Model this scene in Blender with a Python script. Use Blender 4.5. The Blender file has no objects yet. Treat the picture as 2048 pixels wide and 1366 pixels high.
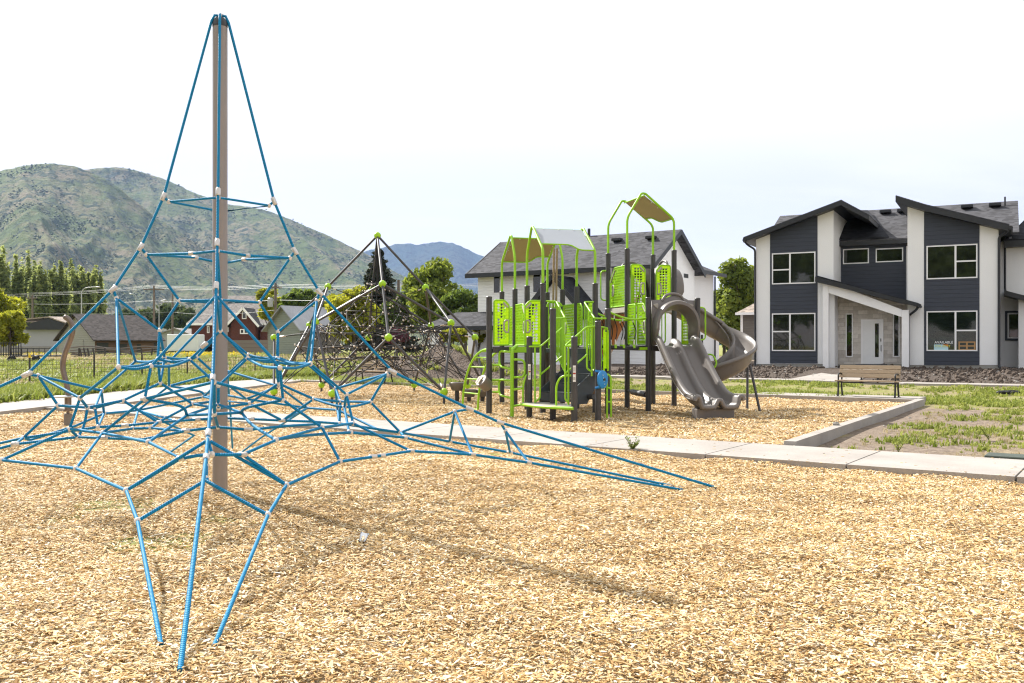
import bpy, bmesh, math, random
import numpy as np
from mathutils import Vector, Matrix, Euler
random.seed(7); RNG = np.random.default_rng(7)
SC = bpy.context.scene
COL = SC.collection
F, HZ, EYE = 1850.0, 690.0, 1.5          # focal length in photo pixels, horizon row, eye height (m)

def V(*a): return Vector(a)
def at(px, py, Y):
    """world point seen at photo pixel (px,py) at distance Y along the street axis"""
    return Vector(((px-1024)/F*Y, Y, EYE-(py-HZ)/F*Y))
def gnd(px, py, z=0.0):
    Y = (EYE-z)*F/(py-HZ)
    return Vector(((px-1024)/F*Y, Y, z))
def lerp(a, b, t): return a+(b-a)*t
def sstep(x, a, b):
    t = np.clip((x-a)/(b-a), 0, 1); return t*t*(3-2*t)

# ---------------------------------------------------------------- mesh builder
class MB:
    def __init__(s): s.v=[]; s.f=[]; s.uv=[]; s.hasuv=False
    def add(s, verts, faces, uvs=None):
        o=len(s.v); s.v.extend([tuple(x) for x in verts])
        s.f.extend([tuple(i+o for i in f) for f in faces])
        if uvs is None: s.uv.extend([None]*len(faces))
        else: s.uv.extend(uvs); s.hasuv=True
    def box(s, c, size, rz=0.0, rot=None):
        x,y,z=[k/2 for k in size]
        R = rot if rot is not None else Matrix.Rotation(rz,3,'Z')
        c=Vector(c)
        vs=[c+R@Vector((i*x,j*y,k*z)) for k in(-1,1) for j in(-1,1) for i in(-1,1)]
        s.add(vs,[(0,2,3,1),(4,5,7,6),(0,1,5,4),(2,6,7,3),(0,4,6,2),(1,3,7,5)])
    def bar(s, a, b, w, h, up=(0,0,1)):
        a=Vector(a); b=Vector(b); d=(b-a); L=d.length
        if L<1e-6: return
        d.normalize(); up=Vector(up)
        if abs(d.dot(up))>.99: up=Vector((1,0,0))
        r=d.cross(up).normalized(); u=r.cross(d)
        R=Matrix((r,d,u)).transposed()
        s.box((a+b)/2,(w,L,h),rot=R)
    def prism(s, pts, off):
        """polygon (3d pts, planar) extruded by vector off"""
        n=len(pts); off=Vector(off); P=[Vector(p) for p in pts]
        vs=P+[p+off for p in P]
        s.add(vs,[tuple(range(n)),tuple(range(2*n-1,n-1,-1))]+[((i+1)%n,i,n+i,n+(i+1)%n) for i in range(n)])
    def tube(s, pts, r, n=8, closed=False, caps=True, r2=None):
        P=[Vector(p) for p in pts]
        Q=[P[0]]
        for p in P[1:]:
            if (p-Q[-1]).length>1e-5: Q.append(p)
        P=Q; m=len(P)
        if m<2: return
        T=[]
        for i in range(m):
            if closed: t=P[(i+1)%m]-P[i-1]
            elif i==0: t=P[1]-P[0]
            elif i==m-1: t=P[-1]-P[-2]
            else: t=(P[i+1]-P[i]).normalized()+(P[i]-P[i-1]).normalized()
            if t.length<1e-8: t=Vector((0,0,1))
            T.append(t.normalized())
        up=Vector((0,0,1)) if abs(T[0].z)<.95 else Vector((1,0,0))
        nrm=T[0].cross(up).normalized(); vs=[]; L=[0.0]
        for i in range(m):
            if i: L.append(L[-1]+(P[i]-P[i-1]).length)
            nrm=(nrm-T[i]*nrm.dot(T[i]))
            if nrm.length<1e-6: nrm=T[i].orthogonal()
            nrm.normalize(); bn=T[i].cross(nrm)
            rr=r if r2 is None else (r+(r2-r)*i/(m-1))
            if not isinstance(r,(int,float)): rr=r[i]
            for j in range(n):
                a=2*math.pi*j/n
                vs.append(P[i]+(nrm*math.cos(a)+bn*math.sin(a))*rr)
        fs=[];uv=[]
        M=m if closed else m-1
        for i in range(M):
            i2=(i+1)%m
            l2=L[i+1] if i+1<m else L[-1]+(P[0]-P[-1]).length
            for j in range(n):
                j2=(j+1)%n
                fs.append((i*n+j,i*n+j2,i2*n+j2,i2*n+j))
                uv.append(((j/n,L[i]),((j+1)/n,L[i]),((j+1)/n,l2),(j/n,l2)))
        if caps and not closed:
            fs.append(tuple(range(n-1,-1,-1))); uv.append(tuple((0,0) for _ in range(n)))
            fs.append(tuple((m-1)*n+j for j in range(n))); uv.append(tuple((0,0) for _ in range(n)))
        s.add(vs,fs,uv)
    def lathe(s, prof, c=(0,0,0), n=16, axis=None, cap=True):
        """prof: (r,z) list, turned about axis through c"""
        c=Vector(c); R=Matrix.Identity(3)
        if axis is not None: R=Vector(axis).to_track_quat('Z','Y').to_matrix()
        vs=[];fs=[]
        for r,z in prof:
            for j in range(n):
                a=2*math.pi*j/n; vs.append(c+R@Vector((r*math.cos(a),r*math.sin(a),z)))
        for i in range(len(prof)-1):
            for j in range(n):
                k=(j+1)%n; fs.append((i*n+j,i*n+k,(i+1)*n+k,(i+1)*n+j))
        if cap:
            fs.append(tuple(range(n-1,-1,-1))); fs.append(tuple((len(prof)-1)*n+j for j in range(n)))
        s.add(vs,fs)
    def ball(s, c, r, n=12, m=8, sc=(1,1,1)):
        c=Vector(c); vs=[c+Vector((0,0,-r*sc[2]))]; fs=[]
        for i in range(1,m):
            p=-math.pi/2+math.pi*i/m
            for j in range(n):
                a=2*math.pi*j/n
                vs.append(c+Vector((r*sc[0]*math.cos(p)*math.cos(a),r*sc[1]*math.cos(p)*math.sin(a),r*sc[2]*math.sin(p))))
        vs.append(c+Vector((0,0,r*sc[2]))); e=len(vs)-1
        for j in range(n):
            k=(j+1)%n; fs.append((0,1+k,1+j))
            for i in range(m-2): fs.append((1+i*n+j,1+i*n+k,1+(i+1)*n+k,1+(i+1)*n+j))
            fs.append((1+(m-2)*n+j,1+(m-2)*n+k,e))
        s.add(vs,fs)
    def grid(s, rows):
        """rows: list of equally long lists of points -> quads"""
        n=len(rows[0]); vs=[p for r in rows for p in r]
        s.add(vs,[(i*n+j,i*n+j+1,(i+1)*n+j+1,(i+1)*n+j) for i in range(len(rows)-1) for j in range(n-1)])
    def mesh(s, name, org=(0,0,0), smooth=None):
        me=bpy.data.meshes.new(name); o=Vector(org)
        me.from_pydata([(a-o.x,b-o.y,c-o.z) for a,b,c in s.v],[],s.f)
        if s.hasuv:
            l=me.uv_layers.new(name='UVMap'); flat=[]
            for f,u in zip(s.f,s.uv):
                flat.extend([c for p in (u if u else [(0,0)]*len(f)) for c in p])
            l.data.foreach_set('uv',flat)
        if smooth is not None:
            me.polygons.foreach_set('use_smooth',[True]*len(me.polygons))
            if smooth<180: me.set_sharp_from_angle(angle=math.radians(smooth))
        me.update(); return me

ORG={}
def tagit(o,label=None,cat=None,group=None,kind=None):
    if label: o['label']=label
    if cat: o['category']=cat
    if group: o['group']=group
    if kind: o['kind']=kind
    return o
def link(o,parent=None):
    COL.objects.link(o)
    if parent is not None: o.parent=parent
    return o
def thing(name,loc,label,cat,group=None):
    o=bpy.data.objects.new(name,None); o.location=loc; o.empty_display_size=.2
    link(o); ORG[o.name]=Vector(loc); return tagit(o,label,cat,group)
def part(parent,name,mb,mat,smooth=None,label=None,kind=None,solid=0,bevel=0):
    """a mesh (built in world coordinates) under its thing or part"""
    org=ORG[parent.name]
    me=mb.mesh(name,org,smooth); me.materials.append(mat)
    o=bpy.data.objects.new(name,me); link(o,parent); ORG[o.name]=org
    if solid:
        m=o.modifiers.new('s','SOLIDIFY'); m.thickness=solid; m.offset=0
    if bevel:
        m=o.modifiers.new('b','BEVEL'); m.width=bevel; m.segments=2; m.limit_method='ANGLE'
    return tagit(o,label,None,None,kind)
def solo(name,mb,mat,label,cat,group=None,loc=None,smooth=None,kind=None,bevel=0,solid=0):
    """a thing that is one mesh"""
    if loc is None: loc=mb.v[0]
    me=mb.mesh(name,loc,smooth); me.materials.append(mat)
    o=bpy.data.objects.new(name,me); o.location=loc; link(o); ORG[o.name]=Vector(loc)
    if bevel:
        m=o.modifiers.new('b','BEVEL'); m.width=bevel; m.segments=2; m.limit_method='ANGLE'
    if solid:
        m=o.modifiers.new('s','SOLIDIFY'); m.thickness=solid; m.offset=0
    return tagit(o,label,cat,group,kind)
def structure(name,mb,mat,smooth=None,kind='structure'):
    me=mb.mesh(name,(0,0,0),smooth); me.materials.append(mat)
    o=bpy.data.objects.new(name,me); link(o); o['kind']=kind; return o

def round_path(pts,rad,seg=5):
    """polyline with its corners rounded"""
    P=[Vector(p) for p in pts]; out=[P[0]]
    for i in range(1,len(P)-1):
        a=P[i-1]-P[i]; b=P[i+1]-P[i]; r=min(rad,a.length*.48,b.length*.48)
        p0=P[i]+a.normalized()*r; p2=P[i]+b.normalized()*r
        for k in range(seg+1):
            t=k/seg; out.append(p0*(1-t)**2+P[i]*2*t*(1-t)+p2*t*t)
    out.append(P[-1]); return out
def catmull(pts,seg=6,closed=False):
    P=[Vector(p) for p in pts]; n=len(P); out=[]
    for i in range(n if closed else n-1):
        if closed: a,b,c,d=P[i-1],P[i],P[(i+1)%n],P[(i+2)%n]
        else: a=P[max(i-1,0)];b=P[i];c=P[i+1];d=P[min(i+2,n-1)]
        for k in range(seg):
            t=k/seg
            out.append(.5*((2*b)+(c-a)*t+(2*a-5*b+4*c-d)*t*t+(3*b-a-3*c+d)*t**3))
    if not closed: out.append(P[-1])
    return out

# ---------------------------------------------------------------- materials
class N:
    """tiny node helper"""
    def __init__(s,name):
        s.m=bpy.data.materials.new(name); s.m.use_nodes=True
        s.t=s.m.node_tree; s.n=s.t.nodes; s.b=s.n['Principled BSDF']; s.out=s.n['Material Output']
    def new(s,t,**k):
        x=s.n.new(t)
        for a,b in k.items(): setattr(x,a,b)
        return x
    def l(s,a,b): s.t.links.new(a,b)
    def coord(s,kind='Object',scale=(1,1,1),rot=(0,0,0)):
        c=s.new('ShaderNodeTexCoord'); mp=s.new('ShaderNodeMapping')
        mp.inputs['Scale'].default_value=scale; mp.inputs['Rotation'].default_value=rot
        s.l(c.outputs[kind],mp.inputs['Vector']); return mp.outputs[0]
    def pos(s,scale=(1,1,1),rot=(0,0,0)):
        g=s.new('ShaderNodeNewGeometry'); mp=s.new('ShaderNodeMapping')
        mp.inputs['Scale'].default_value=scale; mp.inputs['Rotation'].default_value=rot
        s.l(g.outputs['Position'],mp.inputs['Vector']); return mp.outputs[0]
    def noise(s,vec,scale,detail=4,rough=.55,dist=0):
        x=s.new('ShaderNodeTexNoise'); x.inputs['Scale'].default_value=scale
        x.inputs['Detail'].default_value=detail; x.inputs['Roughness'].default_value=rough
        x.inputs['Distortion'].default_value=dist
        if vec is not None: s.l(vec,x.inputs['Vector'])
        return x.outputs['Fac']
    def vor(s,vec,scale,feature='F1',rand=1):
        x=s.new('ShaderNodeTexVoronoi',feature=feature); x.inputs['Scale'].default_value=scale
        x.inputs['Randomness'].default_value=rand
        if vec is not None: s.l(vec,x.inputs['Vector'])
        return x
    def ramp(s,fac,stops,interp='LINEAR'):
        x=s.new('ShaderNodeValToRGB'); e=x.color_ramp; e.interpolation=interp
        while len(e.elements)<len(stops): e.elements.new(.5)
        for el,(p,c) in zip(e.elements,stops):
            el.position=p; el.color=(*c,1) if len(c)==3 else c
        s.l(fac,x.inputs['Fac']); return x.outputs['Color']
    def mix(s,fac,a,b,mode='MIX'):
        x=s.new('ShaderNodeMix',data_type='RGBA',blend_type=mode)
        for inp,val in ((x.inputs['Factor'],fac),(x.inputs['A'],a),(x.inputs['B'],b)):
            if hasattr(val,'node'): s.l(val,inp)
            elif isinstance(val,(int,float)): inp.default_value=val
            else: inp.default_value=(*val,1) if len(val)==3 else val
        return x.outputs['Result']
    def math(s,op,a,b=0.0):
        x=s.new('ShaderNodeMath',operation=op)
        for i,v in enumerate((a,b)):
            if hasattr(v,'node'): s.l(v,x.inputs[i])
            else: x.inputs[i].default_value=v
        return x.outputs[0]
    def bump(s,h,strength=.3,dist=.02,normal=None):
        x=s.new('ShaderNodeBump'); x.inputs['Strength'].default_value=strength; x.inputs['Distance'].default_value=dist
        s.l(h,x.inputs['Height'])
        if normal is not None: s.l(normal,x.inputs['Normal'])
        s.l(x.outputs[0],s.b.inputs['Normal']); return x.outputs[0]
    def set(s,col=None,rough=None,metal=None,spec=None):
        for nm,v in (('Base Color',col),('Roughness',rough),('Metallic',metal),('Specular IOR Level',spec)):
            if v is None: continue
            i=s.b.inputs[nm]
            if hasattr(v,'node'): s.l(v,i)
            elif isinstance(v,(int,float)): i.default_value=v
            else: i.default_value=(*v,1)
        return s
    def sepz(s,vec):
        x=s.new('ShaderNodeSeparateXYZ'); s.l(vec,x.inputs[0]); return x.outputs
MAT={}
def simple(name,col,rough=.5,metal=0,var=.12,scale=8,bump=0,bscale=60,spec=.5):
    """paint-like material: colour with slow unevenness, fine roughness change"""
    k=N(name); p=k.coord('Object')
    nz=k.noise(p,scale,5,.6)
    lo=tuple(c*(1-var) for c in col); hi=tuple(min(1,c*(1+var)) for c in col)
    k.set(k.ramp(nz,[(.3,lo),(.7,hi)]),None,metal,spec)
    r=k.new('ShaderNodeMapRange'); r.inputs[3].default_value=max(.02,rough-.08); r.inputs[4].default_value=min(1,rough+.12)
    k.l(k.noise(p,scale*3,3),r.inputs[0]); k.l(r.outputs[0],k.b.inputs['Roughness'])
    if bump: k.bump(k.noise(p,bscale,4,.6),bump,.01)
    MAT[name]=k.m; return k.m

simple('post_paint',(.042,.040,.040),.42,0,.25,3)
simple('dark_tube',(.055,.052,.055),.40,0,.25,3)
simple('ball_green',(.33,.58,.010),.38,0,.08,6)
simple('lime_tube',(.27,.55,.007),.38,0,.10,3)
simple('slide_plastic',(.158,.141,.130),.36,0,.07,2.0,.03,14)
simple('deck_slate',(.055,.065,.075),.62,0,.15,6,.2,120)
simple('tan_panel',(.34,.27,.15),.55,0,.05,2)
simple('white_panel',(.36,.385,.42),.45,0,.04,2)
simple('handle_grey',(.38,.35,.31),.5,0,.05,5)
simple('blue_plastic',(.010,.22,.55),.35,0,.08,6)
simple('pole_steel',(.27,.23,.205),.38,.15,.07,2.2)
simple('cap_black',(.03,.03,.032),.4)
simple('bent_steel',(.17,.135,.115),.32,.55,.15,6)
simple('stool_plastic',(.17,.145,.125),.5,0,.1,4,.1,60)
simple('black_metal',(.012,.012,.013),.42)
simple('rubber_black',(.010,.010,.011),.6)
simple('alu',(.60,.57,.54),.30,.55,.12,40)
simple('knot',(.66,.61,.56),.42,.15,.12,40)
simple('sticker',(.75,.75,.73),.5,0,.03,5)
simple('sticker_red',(.35,.04,.02),.5)
simple('trim_white',(.83,.83,.84),.5,0,.03,3)
simple('fascia_black',(.014,.016,.020),.45,0,.2,3)
simple('foundation',(.30,.29,.26),.85,0,.12,1.5,.2,30)
simple('door_white',(.78,.79,.80),.4,0,.03,2)
simple('step_grey',(.10,.10,.105),.8,0,.15,6,.2,60)
simple('pole_wood',(.15,.12,.10),.85,0,.25,3,.3,20)
simple('galv',(.42,.43,.44),.5,.6,.1,4)
simple('wire',(.40,.41,.42),.5,.4,.05,4)
simple('fence_wire',(.055,.048,.038),.7,.2,.1,4)
simple('tpost',(.05,.045,.04),.7)
simple('yellow_cap',(.75,.50,.02),.5)
simple('orange',(.65,.22,.03),.6)
simple('net_rope',(.012,.011,.011),.65,0,.2,9)
simple('net_clamp',(.62,.55,.48),.4,.2,.1,30)
simple('purple_bloom',(.32,.14,.26),.8,0,.3,3)
simple('van_white',(.72,.73,.74),.35,0,.04,2)
simple('stone_grey',(.30,.28,.25),.8,0,.2,6,.3,20)
simple('cardboard',(.42,.24,.10),.7,0,.08,5)
simple('sign_blue',(.45,.68,.75),.5,0,.04,4)
simple('letter_white',(.88,.9,.9),.5,0,.02,3)
simple('letter_yellow',(.65,.62,.05),.5,0,.02,3)
simple('lid_green',(.05,.065,.05),.6,0,.15,5,.2,40)
# ---- textured materials
def mk_rope():
    k=N('blue_rope'); uv=k.new('ShaderNodeUVMap'); sp=k.new('ShaderNodeSeparateXYZ'); k.l(uv.outputs[0],sp.inputs[0])
    a=k.math('MULTIPLY',sp.outputs[1],58.0); b=k.math('MULTIPLY',sp.outputs[0],2.0)
    ph=k.math('ADD',a,b); fr=k.math('FRACT',ph)
    tri=k.math('ABSOLUTE',k.math('SUBTRACT',fr,.5))         # 0 crest .. .5 groove
    h=k.math('SUBTRACT',1.0,k.math('MULTIPLY',k.math('MULTIPLY',tri,tri),4.0))
    nz=k.noise(k.pos((1,1,1)),60,3)
    base=k.ramp(nz,[(.3,(.001,.185,.39)),(.75,(.004,.27,.53))])
    col=k.mix(k.math('MULTIPLY',k.math('GREATER_THAN',tri,.38),.75),base,(.0005,.07,.15))
    k.set(col,.55,0,.22); k.bump(h,.8,.004)
    MAT['blue_rope']=k.m
mk_rope()
def mk_tan_rope():
    k=N('tan_rope'); nz=k.noise(k.pos((1,1,6)),30,4)
    k.set(k.ramp(nz,[(.3,(.22,.15,.08)),(.7,(.40,.30,.19))]),.85); k.bump(nz,.6,.01); MAT['tan_rope']=k.m
mk_tan_rope()
def mk_lime_panel():
    k=N('lime_panel'); p=k.coord('Object')
    nz=k.noise(p,3,3)
    col=k.ramp(nz,[(.3,(.25,.52,.006)),(.7,(.30,.60,.009))]); k.set(col,.42)
    tr=k.new('ShaderNodeBsdfTranslucent'); tr.inputs[0].default_value=(.80,.95,.02,1)
    mx=k.new('ShaderNodeMixShader'); mx.inputs[0].default_value=.52
    k.l(k.b.outputs[0],mx.inputs[1]); k.l(tr.outputs[0],mx.inputs[2]); k.l(mx.outputs[0],k.out.inputs['Surface'])
    MAT['lime_panel']=k.m
mk_lime_panel()
def mk_brown_slide():
    k=N('brown_slide'); k.set((.22,.13,.07),.4)
    tr=k.new('ShaderNodeBsdfTranslucent'); tr.inputs[0].default_value=(.42,.22,.10,1)
    mx=k.new('ShaderNodeMixShader'); mx.inputs[0].default_value=.45
    k.l(k.b.outputs[0],mx.inputs[1]); k.l(tr.outputs[0],mx.inputs[2]); k.l(mx.outputs[0],k.out.inputs['Surface'])
    MAT['brown_slide']=k.m
mk_brown_slide()
CHIP_STOPS=[(0,(.22,.122,.046)),(.12,(.45,.27,.10)),(.34,(.68,.455,.185)),(.58,(.83,.62,.32)),(.80,(.91,.765,.51)),(1,(.95,.895,.75))]
def mk_chip_ground():
    k=N('wood_chip_ground')
    cols=None; hs=None
    for i,(sc,rot) in enumerate((((38,95,60),.5),((90,34,60),-.4),((60,60,60),1.1))):
        v=k.vor(k.pos(sc,(0,0,rot)),1.0)
        r=k.new('ShaderNodeSeparateColor'); k.l(v.outputs['Color'],r.inputs[0])
        c=k.ramp(r.outputs[i],CHIP_STOPS)
        d=v.outputs['Distance']
        if cols is None: cols,hs=c,d
        else:
            m=k.math('GREATER_THAN',k.noise(k.pos(),34+17*i,2),.52)
            cols=k.mix(m,cols,c)
            hs=k.math('ADD',hs,d)
    big=k.noise(k.pos(),.55,4,.6); mid=k.noise(k.pos(),3.2,4,.6)
    cols=k.mix(k.math('MULTIPLY',mid,.55),cols,(.30,.18,.075),'MIX')
    cols=k.mix(.55,cols,k.ramp(big,[(.30,(.66,.58,.49)),(.62,(1,1,1))]),'MULTIPLY')
    k.set(cols,.8,0,.25); k.bump(k.math('SUBTRACT',1.0,hs),.9,.03); MAT['wood_chip_ground']=k.m
mk_chip_ground()
def mk_chip():
    k=N('wood_chip'); oi=k.new('ShaderNodeObjectInfo')
    c=k.ramp(oi.outputs['Random'],CHIP_STOPS)
    st=k.noise(k.coord('Object',(4,50,50)),6,3)
    c=k.mix(.35,c,k.ramp(st,[(.3,(.70,.62,.52)),(.65,(1,1,1))]),'MULTIPLY')
    big=k.noise(k.pos(),.55,4,.6)
    c=k.mix(.55,c,k.ramp(big,[(.30,(.66,.58,.49)),(.62,(1,1,1))]),'MULTIPLY')
    k.set(c,.75,0,.3); k.bump(st,.4,.004); MAT['wood_chip']=k.m
mk_chip()
def mk_concrete():
    k=N('concrete'); p=k.pos()
    a=k.noise(p,1.1,6,.65); b=k.noise(p,45,4,.7)
    c=k.ramp(a,[(.3,(.30,.275,.25)),(.7,(.40,.37,.34))])
    c=k.mix(.35,c,k.ramp(b,[(.35,(.72,.70,.68)),(.6,(1,1,1))]),'MULTIPLY')
    st=k.noise(p,5,5,.7); c=k.mix(k.math('MULTIPLY',k.math('GREATER_THAN',st,.66),.25),c,(.30,.25,.2))
    k.set(c,.85,0,.25); k.bump(b,.25,.008); MAT['concrete']=k.m
mk_concrete()
def mk_terrain():
    k=N('terrain')
    p=k.pos()
    n1=k.noise(p,.16,5,.6); n2=k.noise(p,1.3,5,.7); n3=k.noise(p,9,5,.75)
    grass=k.ramp(n3,[(.25,(.13,.17,.035)),(.55,(.24,.27,.07)),(.8,(.38,.38,.14))])
    dry=k.ramp(n3,[(.25,(.23,.18,.095)),(.6,(.38,.31,.175)),(.85,(.50,.42,.26))])
    soil=k.ramp(n3,[(.25,(.10,.075,.055)),(.5,(.235,.185,.145)),(.8,(.40,.335,.27))])
    at_=k.new('ShaderNodeAttribute'); at_.attribute_name='zone'
    sp=k.new('ShaderNodeSeparateColor'); k.l(at_.outputs['Color'],sp.inputs[0])
    # zone.r = dryness, zone.g = bare soil
    def blend(w,n,soft=.18):
        s=k.math('ADD',k.math('MULTIPLY',w,1.0),k.math('MULTIPLY',k.math('SUBTRACT',n,.5),1.5))
        return k.ramp(s,[(.5-soft,(0,0,0)),(.5+soft,(1,1,1))])
    n12=k.math('ADD',k.math('MULTIPLY',n1,.45),k.math('MULTIPLY',n2,.55))
    c=k.mix(blend(sp.outputs[0],n12),grass,dry); c=k.mix(blend(sp.outputs[1],n12),c,soil)
    c=k.mix(sp.outputs[2],c,k.ramp(n3,[(.3,(.045,.036,.030)),(.5,(.105,.085,.072)),(.75,(.22,.19,.165))]))
    k.set(c,.95,0,.1); k.bump(k.math('ADD',n3,k.math('MULTIPLY',k.noise(p,40,4,.7),.5)),.8,.06); MAT['terrain']=k.m
mk_terrain()
def mk_soil():
    k=N('soil'); p=k.pos(); a=k.noise(p,4,6,.75); b=k.vor(p,14).outputs['Distance']
    k.set(k.ramp(a,[(.25,(.075,.058,.046)),(.55,(.155,.124,.102)),(.8,(.28,.235,.20))]),.95,0,.1)
    k.bump(k.math('ADD',a,b),1.0,.08); MAT['soil']=k.m
mk_soil()
def mk_lap(name,col,pitch=.17,dk=.55):
    k=N(name); z=k.sepz(k.pos())[2]
    fr=k.math('FRACT',k.math('DIVIDE',z,pitch))
    k.set(k.mix(k.math('MULTIPLY',k.math('LESS_THAN',fr,.07),dk),k.ramp(k.noise(k.pos((1,1,14)),2.2,5),[(.3,tuple(c*.88 for c in col)),(.7,tuple(c*1.1 for c in col))]),tuple(c*.35 for c in col)),.6,0,.3)
    k.bump(k.math('SUBTRACT',1.0,fr),.8,.018); MAT[name]=k.m
mk_lap('siding_dark',(.046,.053,.070),.19)
mk_lap('siding_white',(.85,.855,.86),.19,.25)
mk_lap('siding_taupe',(.15,.135,.12),.19)
mk_lap('barn_white',(.34,.34,.28),.20,.6)
mk_lap('barn_green',(.25,.28,.235),.19,.6)
mk_lap('log_wood',(.16,.10,.06),.22,.8)
def mk_stucco(name,col):
    k=N(name); p=k.pos(); k.set(k.ramp(k.noise(p,.8,5),[(.3,tuple(c*.95 for c in col)),(.7,col)]),.85,0,.2)
    k.bump(k.noise(p,60,4,.7),.25,.01); MAT[name]=k.m
mk_stucco('stucco',(.86,.865,.87)); mk_stucco('stucco_grey',(.40,.40,.42))
def mk_brick(name,c1,c2,mort,sc,w=.5,h=.25):
    k=N(name); g=k.coord('Object')
    # u = along wall, v = height
    s=k.sepz(g); cb=k.new('ShaderNodeCombineXYZ')
    k.l(k.math('ADD',k.math('MULTIPLY',s[0],.88),k.math('MULTIPLY',s[1],-.47)),cb.inputs[0]); k.l(s[2],cb.inputs[1])
    b=k.new('ShaderNodeTexBrick'); b.inputs['Scale'].default_value=sc
    b.inputs['Color1'].default_value=(*c1,1); b.inputs['Color2'].default_value=(*c2,1); b.inputs['Mortar'].default_value=(*mort,1)
    b.inputs['Mortar Size'].default_value=.012; b.inputs['Brick Width'].default_value=w; b.inputs['Row Height'].default_value=h
    k.l(cb.outputs[0],b.inputs['Vector'])
    v=k.noise(g,6,5,.7); c=k.mix(.6,b.outputs['Color'],k.ramp(v,[(.3,(.62,.6,.58)),(.7,(1,1,1))]),'MULTIPLY')
    k.set(c,.85,0,.2); k.bump(k.math('SUBTRACT',1.0,b.outputs['Fac']),.6,.02); MAT[name]=k.m
mk_brick('stone_veneer',(.54,.50,.455),(.76,.72,.67),(.48,.46,.43),2.2,.95,.42)
mk_brick('red_brick',(.095,.032,.024),(.125,.045,.034),(.20,.12,.1),6)
def mk_shingle(name,c):
    k=N(name); g=k.pos(); a=k.vor(k.pos((3.2,3.2,9)),1.2); r=k.new('ShaderNodeSeparateColor'); k.l(a.outputs['Color'],r.inputs[0])
    z=k.sepz(g)[2]; fr=k.math('FRACT',k.math('DIVIDE',z,.085))
    col=k.ramp(r.outputs[0],[(0,tuple(x*.6 for x in c)),(.5,c),(1,tuple(min(1,x*1.35) for x in c))])
    col=k.mix(k.math('MULTIPLY',k.math('LESS_THAN',fr,.18),.5),col,tuple(x*.35 for x in c))
    k.set(col,.9,0,.2); k.bump(k.math('SUBTRACT',1.0,fr),.5,.02); MAT[name]=k.m
mk_shingle('shingle_dark',(.075,.075,.082)); mk_shingle('shingle_black',(.028,.030,.036))
mk_shingle('shingle_brown',(.30,.25,.21)); mk_shingle('shingle_barn',(.085,.075,.072)); mk_shingle('shingle_pale',(.27,.25,.235))
def mk_metalroof():
    k=N('metal_roof'); s=k.sepz(k.coord('Object')); w=k.math('SINE',k.math('MULTIPLY',k.math('ADD',s[0],k.math('MULTIPLY',s[1],.6)),18.0))
    k.set(k.ramp(k.noise(k.coord('Object'),.8,5),[(.3,(.27,.28,.30)),(.7,(.38,.39,.41))]),.5,.3); k.bump(w,.4,.02); MAT['metal_roof']=k.m
mk_metalroof()
def mk_glass_dark():
    k=N('window_glass'); p=k.pos((.5,.5,.9))
    n=k.noise(p,2.2,6,.7,.6)
    c=k.ramp(n,[(.35,(.010,.013,.009)),(.75,(.022,.027,.018))])
    k.set(c,.03,0,.75); k.bump(k.noise(k.pos(),1.2,2),.06,.02); MAT['window_glass']=k.m
mk_glass_dark()
def mk_clear(name,tint=(.9,.95,.92)):
    k=N(name); k.n.remove(k.b)
    t=k.new('ShaderNodeBsdfTransparent'); t.inputs[0].default_value=(*tint,1)
    g=k.new('ShaderNodeBsdfGlossy'); g.inputs['Roughness'].default_value=.03
    fz=k.new('ShaderNodeFresnel'); fz.inputs[0].default_value=1.5
    m=k.new('ShaderNodeMixShader'); k.l(fz.outputs[0],m.inputs[0]); k.l(t.outputs[0],m.inputs[1]); k.l(g.outputs[0],m.inputs[2])
    k.l(m.outputs[0],k.out.inputs['Surface']); MAT[name]=k.m
mk_clear('clear_glass',(.75,.82,.74)); mk_clear('clear_plastic',(.93,.94,.95))
simple('inside_shade',(.05,.055,.045),.8)  # flat dark colour standing in for unlit insides
def mk_wood(name,c,sc=(2,30,30)):
    k=N(name); n=k.noise(k.coord('Object',sc),3,5,.6,.4)
    k.set(k.ramp(n,[(.3,tuple(x*.72 for x in c)),(.7,tuple(x*1.12 for x in c))]),.65,0,.3); k.bump(n,.25,.006); MAT[name]=k.m
mk_wood('bench_wood',(.33,.255,.175),(3,12,40)); mk_wood('old_wood',(.20,.175,.15)); mk_wood('brown_wood',(.12,.075,.05))
def mk_leaf(name,c,trans=.5,warm=.25):
    k=N(name); at_=k.new('ShaderNodeAttribute'); at_.attribute_name='var'
    hi=(min(1,c[0]*(1.45+warm)),min(1,c[1]*1.4),c[2]*1.1)
    col=k.ramp(at_.outputs['Fac'],[(0,tuple(x*.55 for x in c)),(.5,c),(1,hi)])
    k.set(col,.6,0,.25)
    tr=k.new('ShaderNodeBsdfTranslucent'); k.l(k.mix(.5,col,(hi[0]*1.5,hi[1]*1.5,hi[2])),tr.inputs[0])
    m=k.new('ShaderNodeMixShader'); m.inputs[0].default_value=trans
    k.l(k.b.outputs[0],m.inputs[1]); k.l(tr.outputs[0],m.inputs[2]); k.l(m.outputs[0],k.out.inputs['Surface']); MAT[name]=k.m
mk_leaf('leaf_mid',(.155,.215,.045)); mk_leaf('leaf_deep',(.095,.15,.036)); mk_leaf('leaf_lime',(.24,.28,.035))
mk_leaf('leaf_poplar',(.21,.27,.13)); mk_leaf('leaf_spruce',(.03,.042,.026),.08); mk_leaf('leaf_far',(.09,.13,.06),.2)
mk_leaf('leaf_yellow',(.42,.32,.02),.3); mk_leaf('leaf_purple',(.20,.09,.15),.3)
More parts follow.
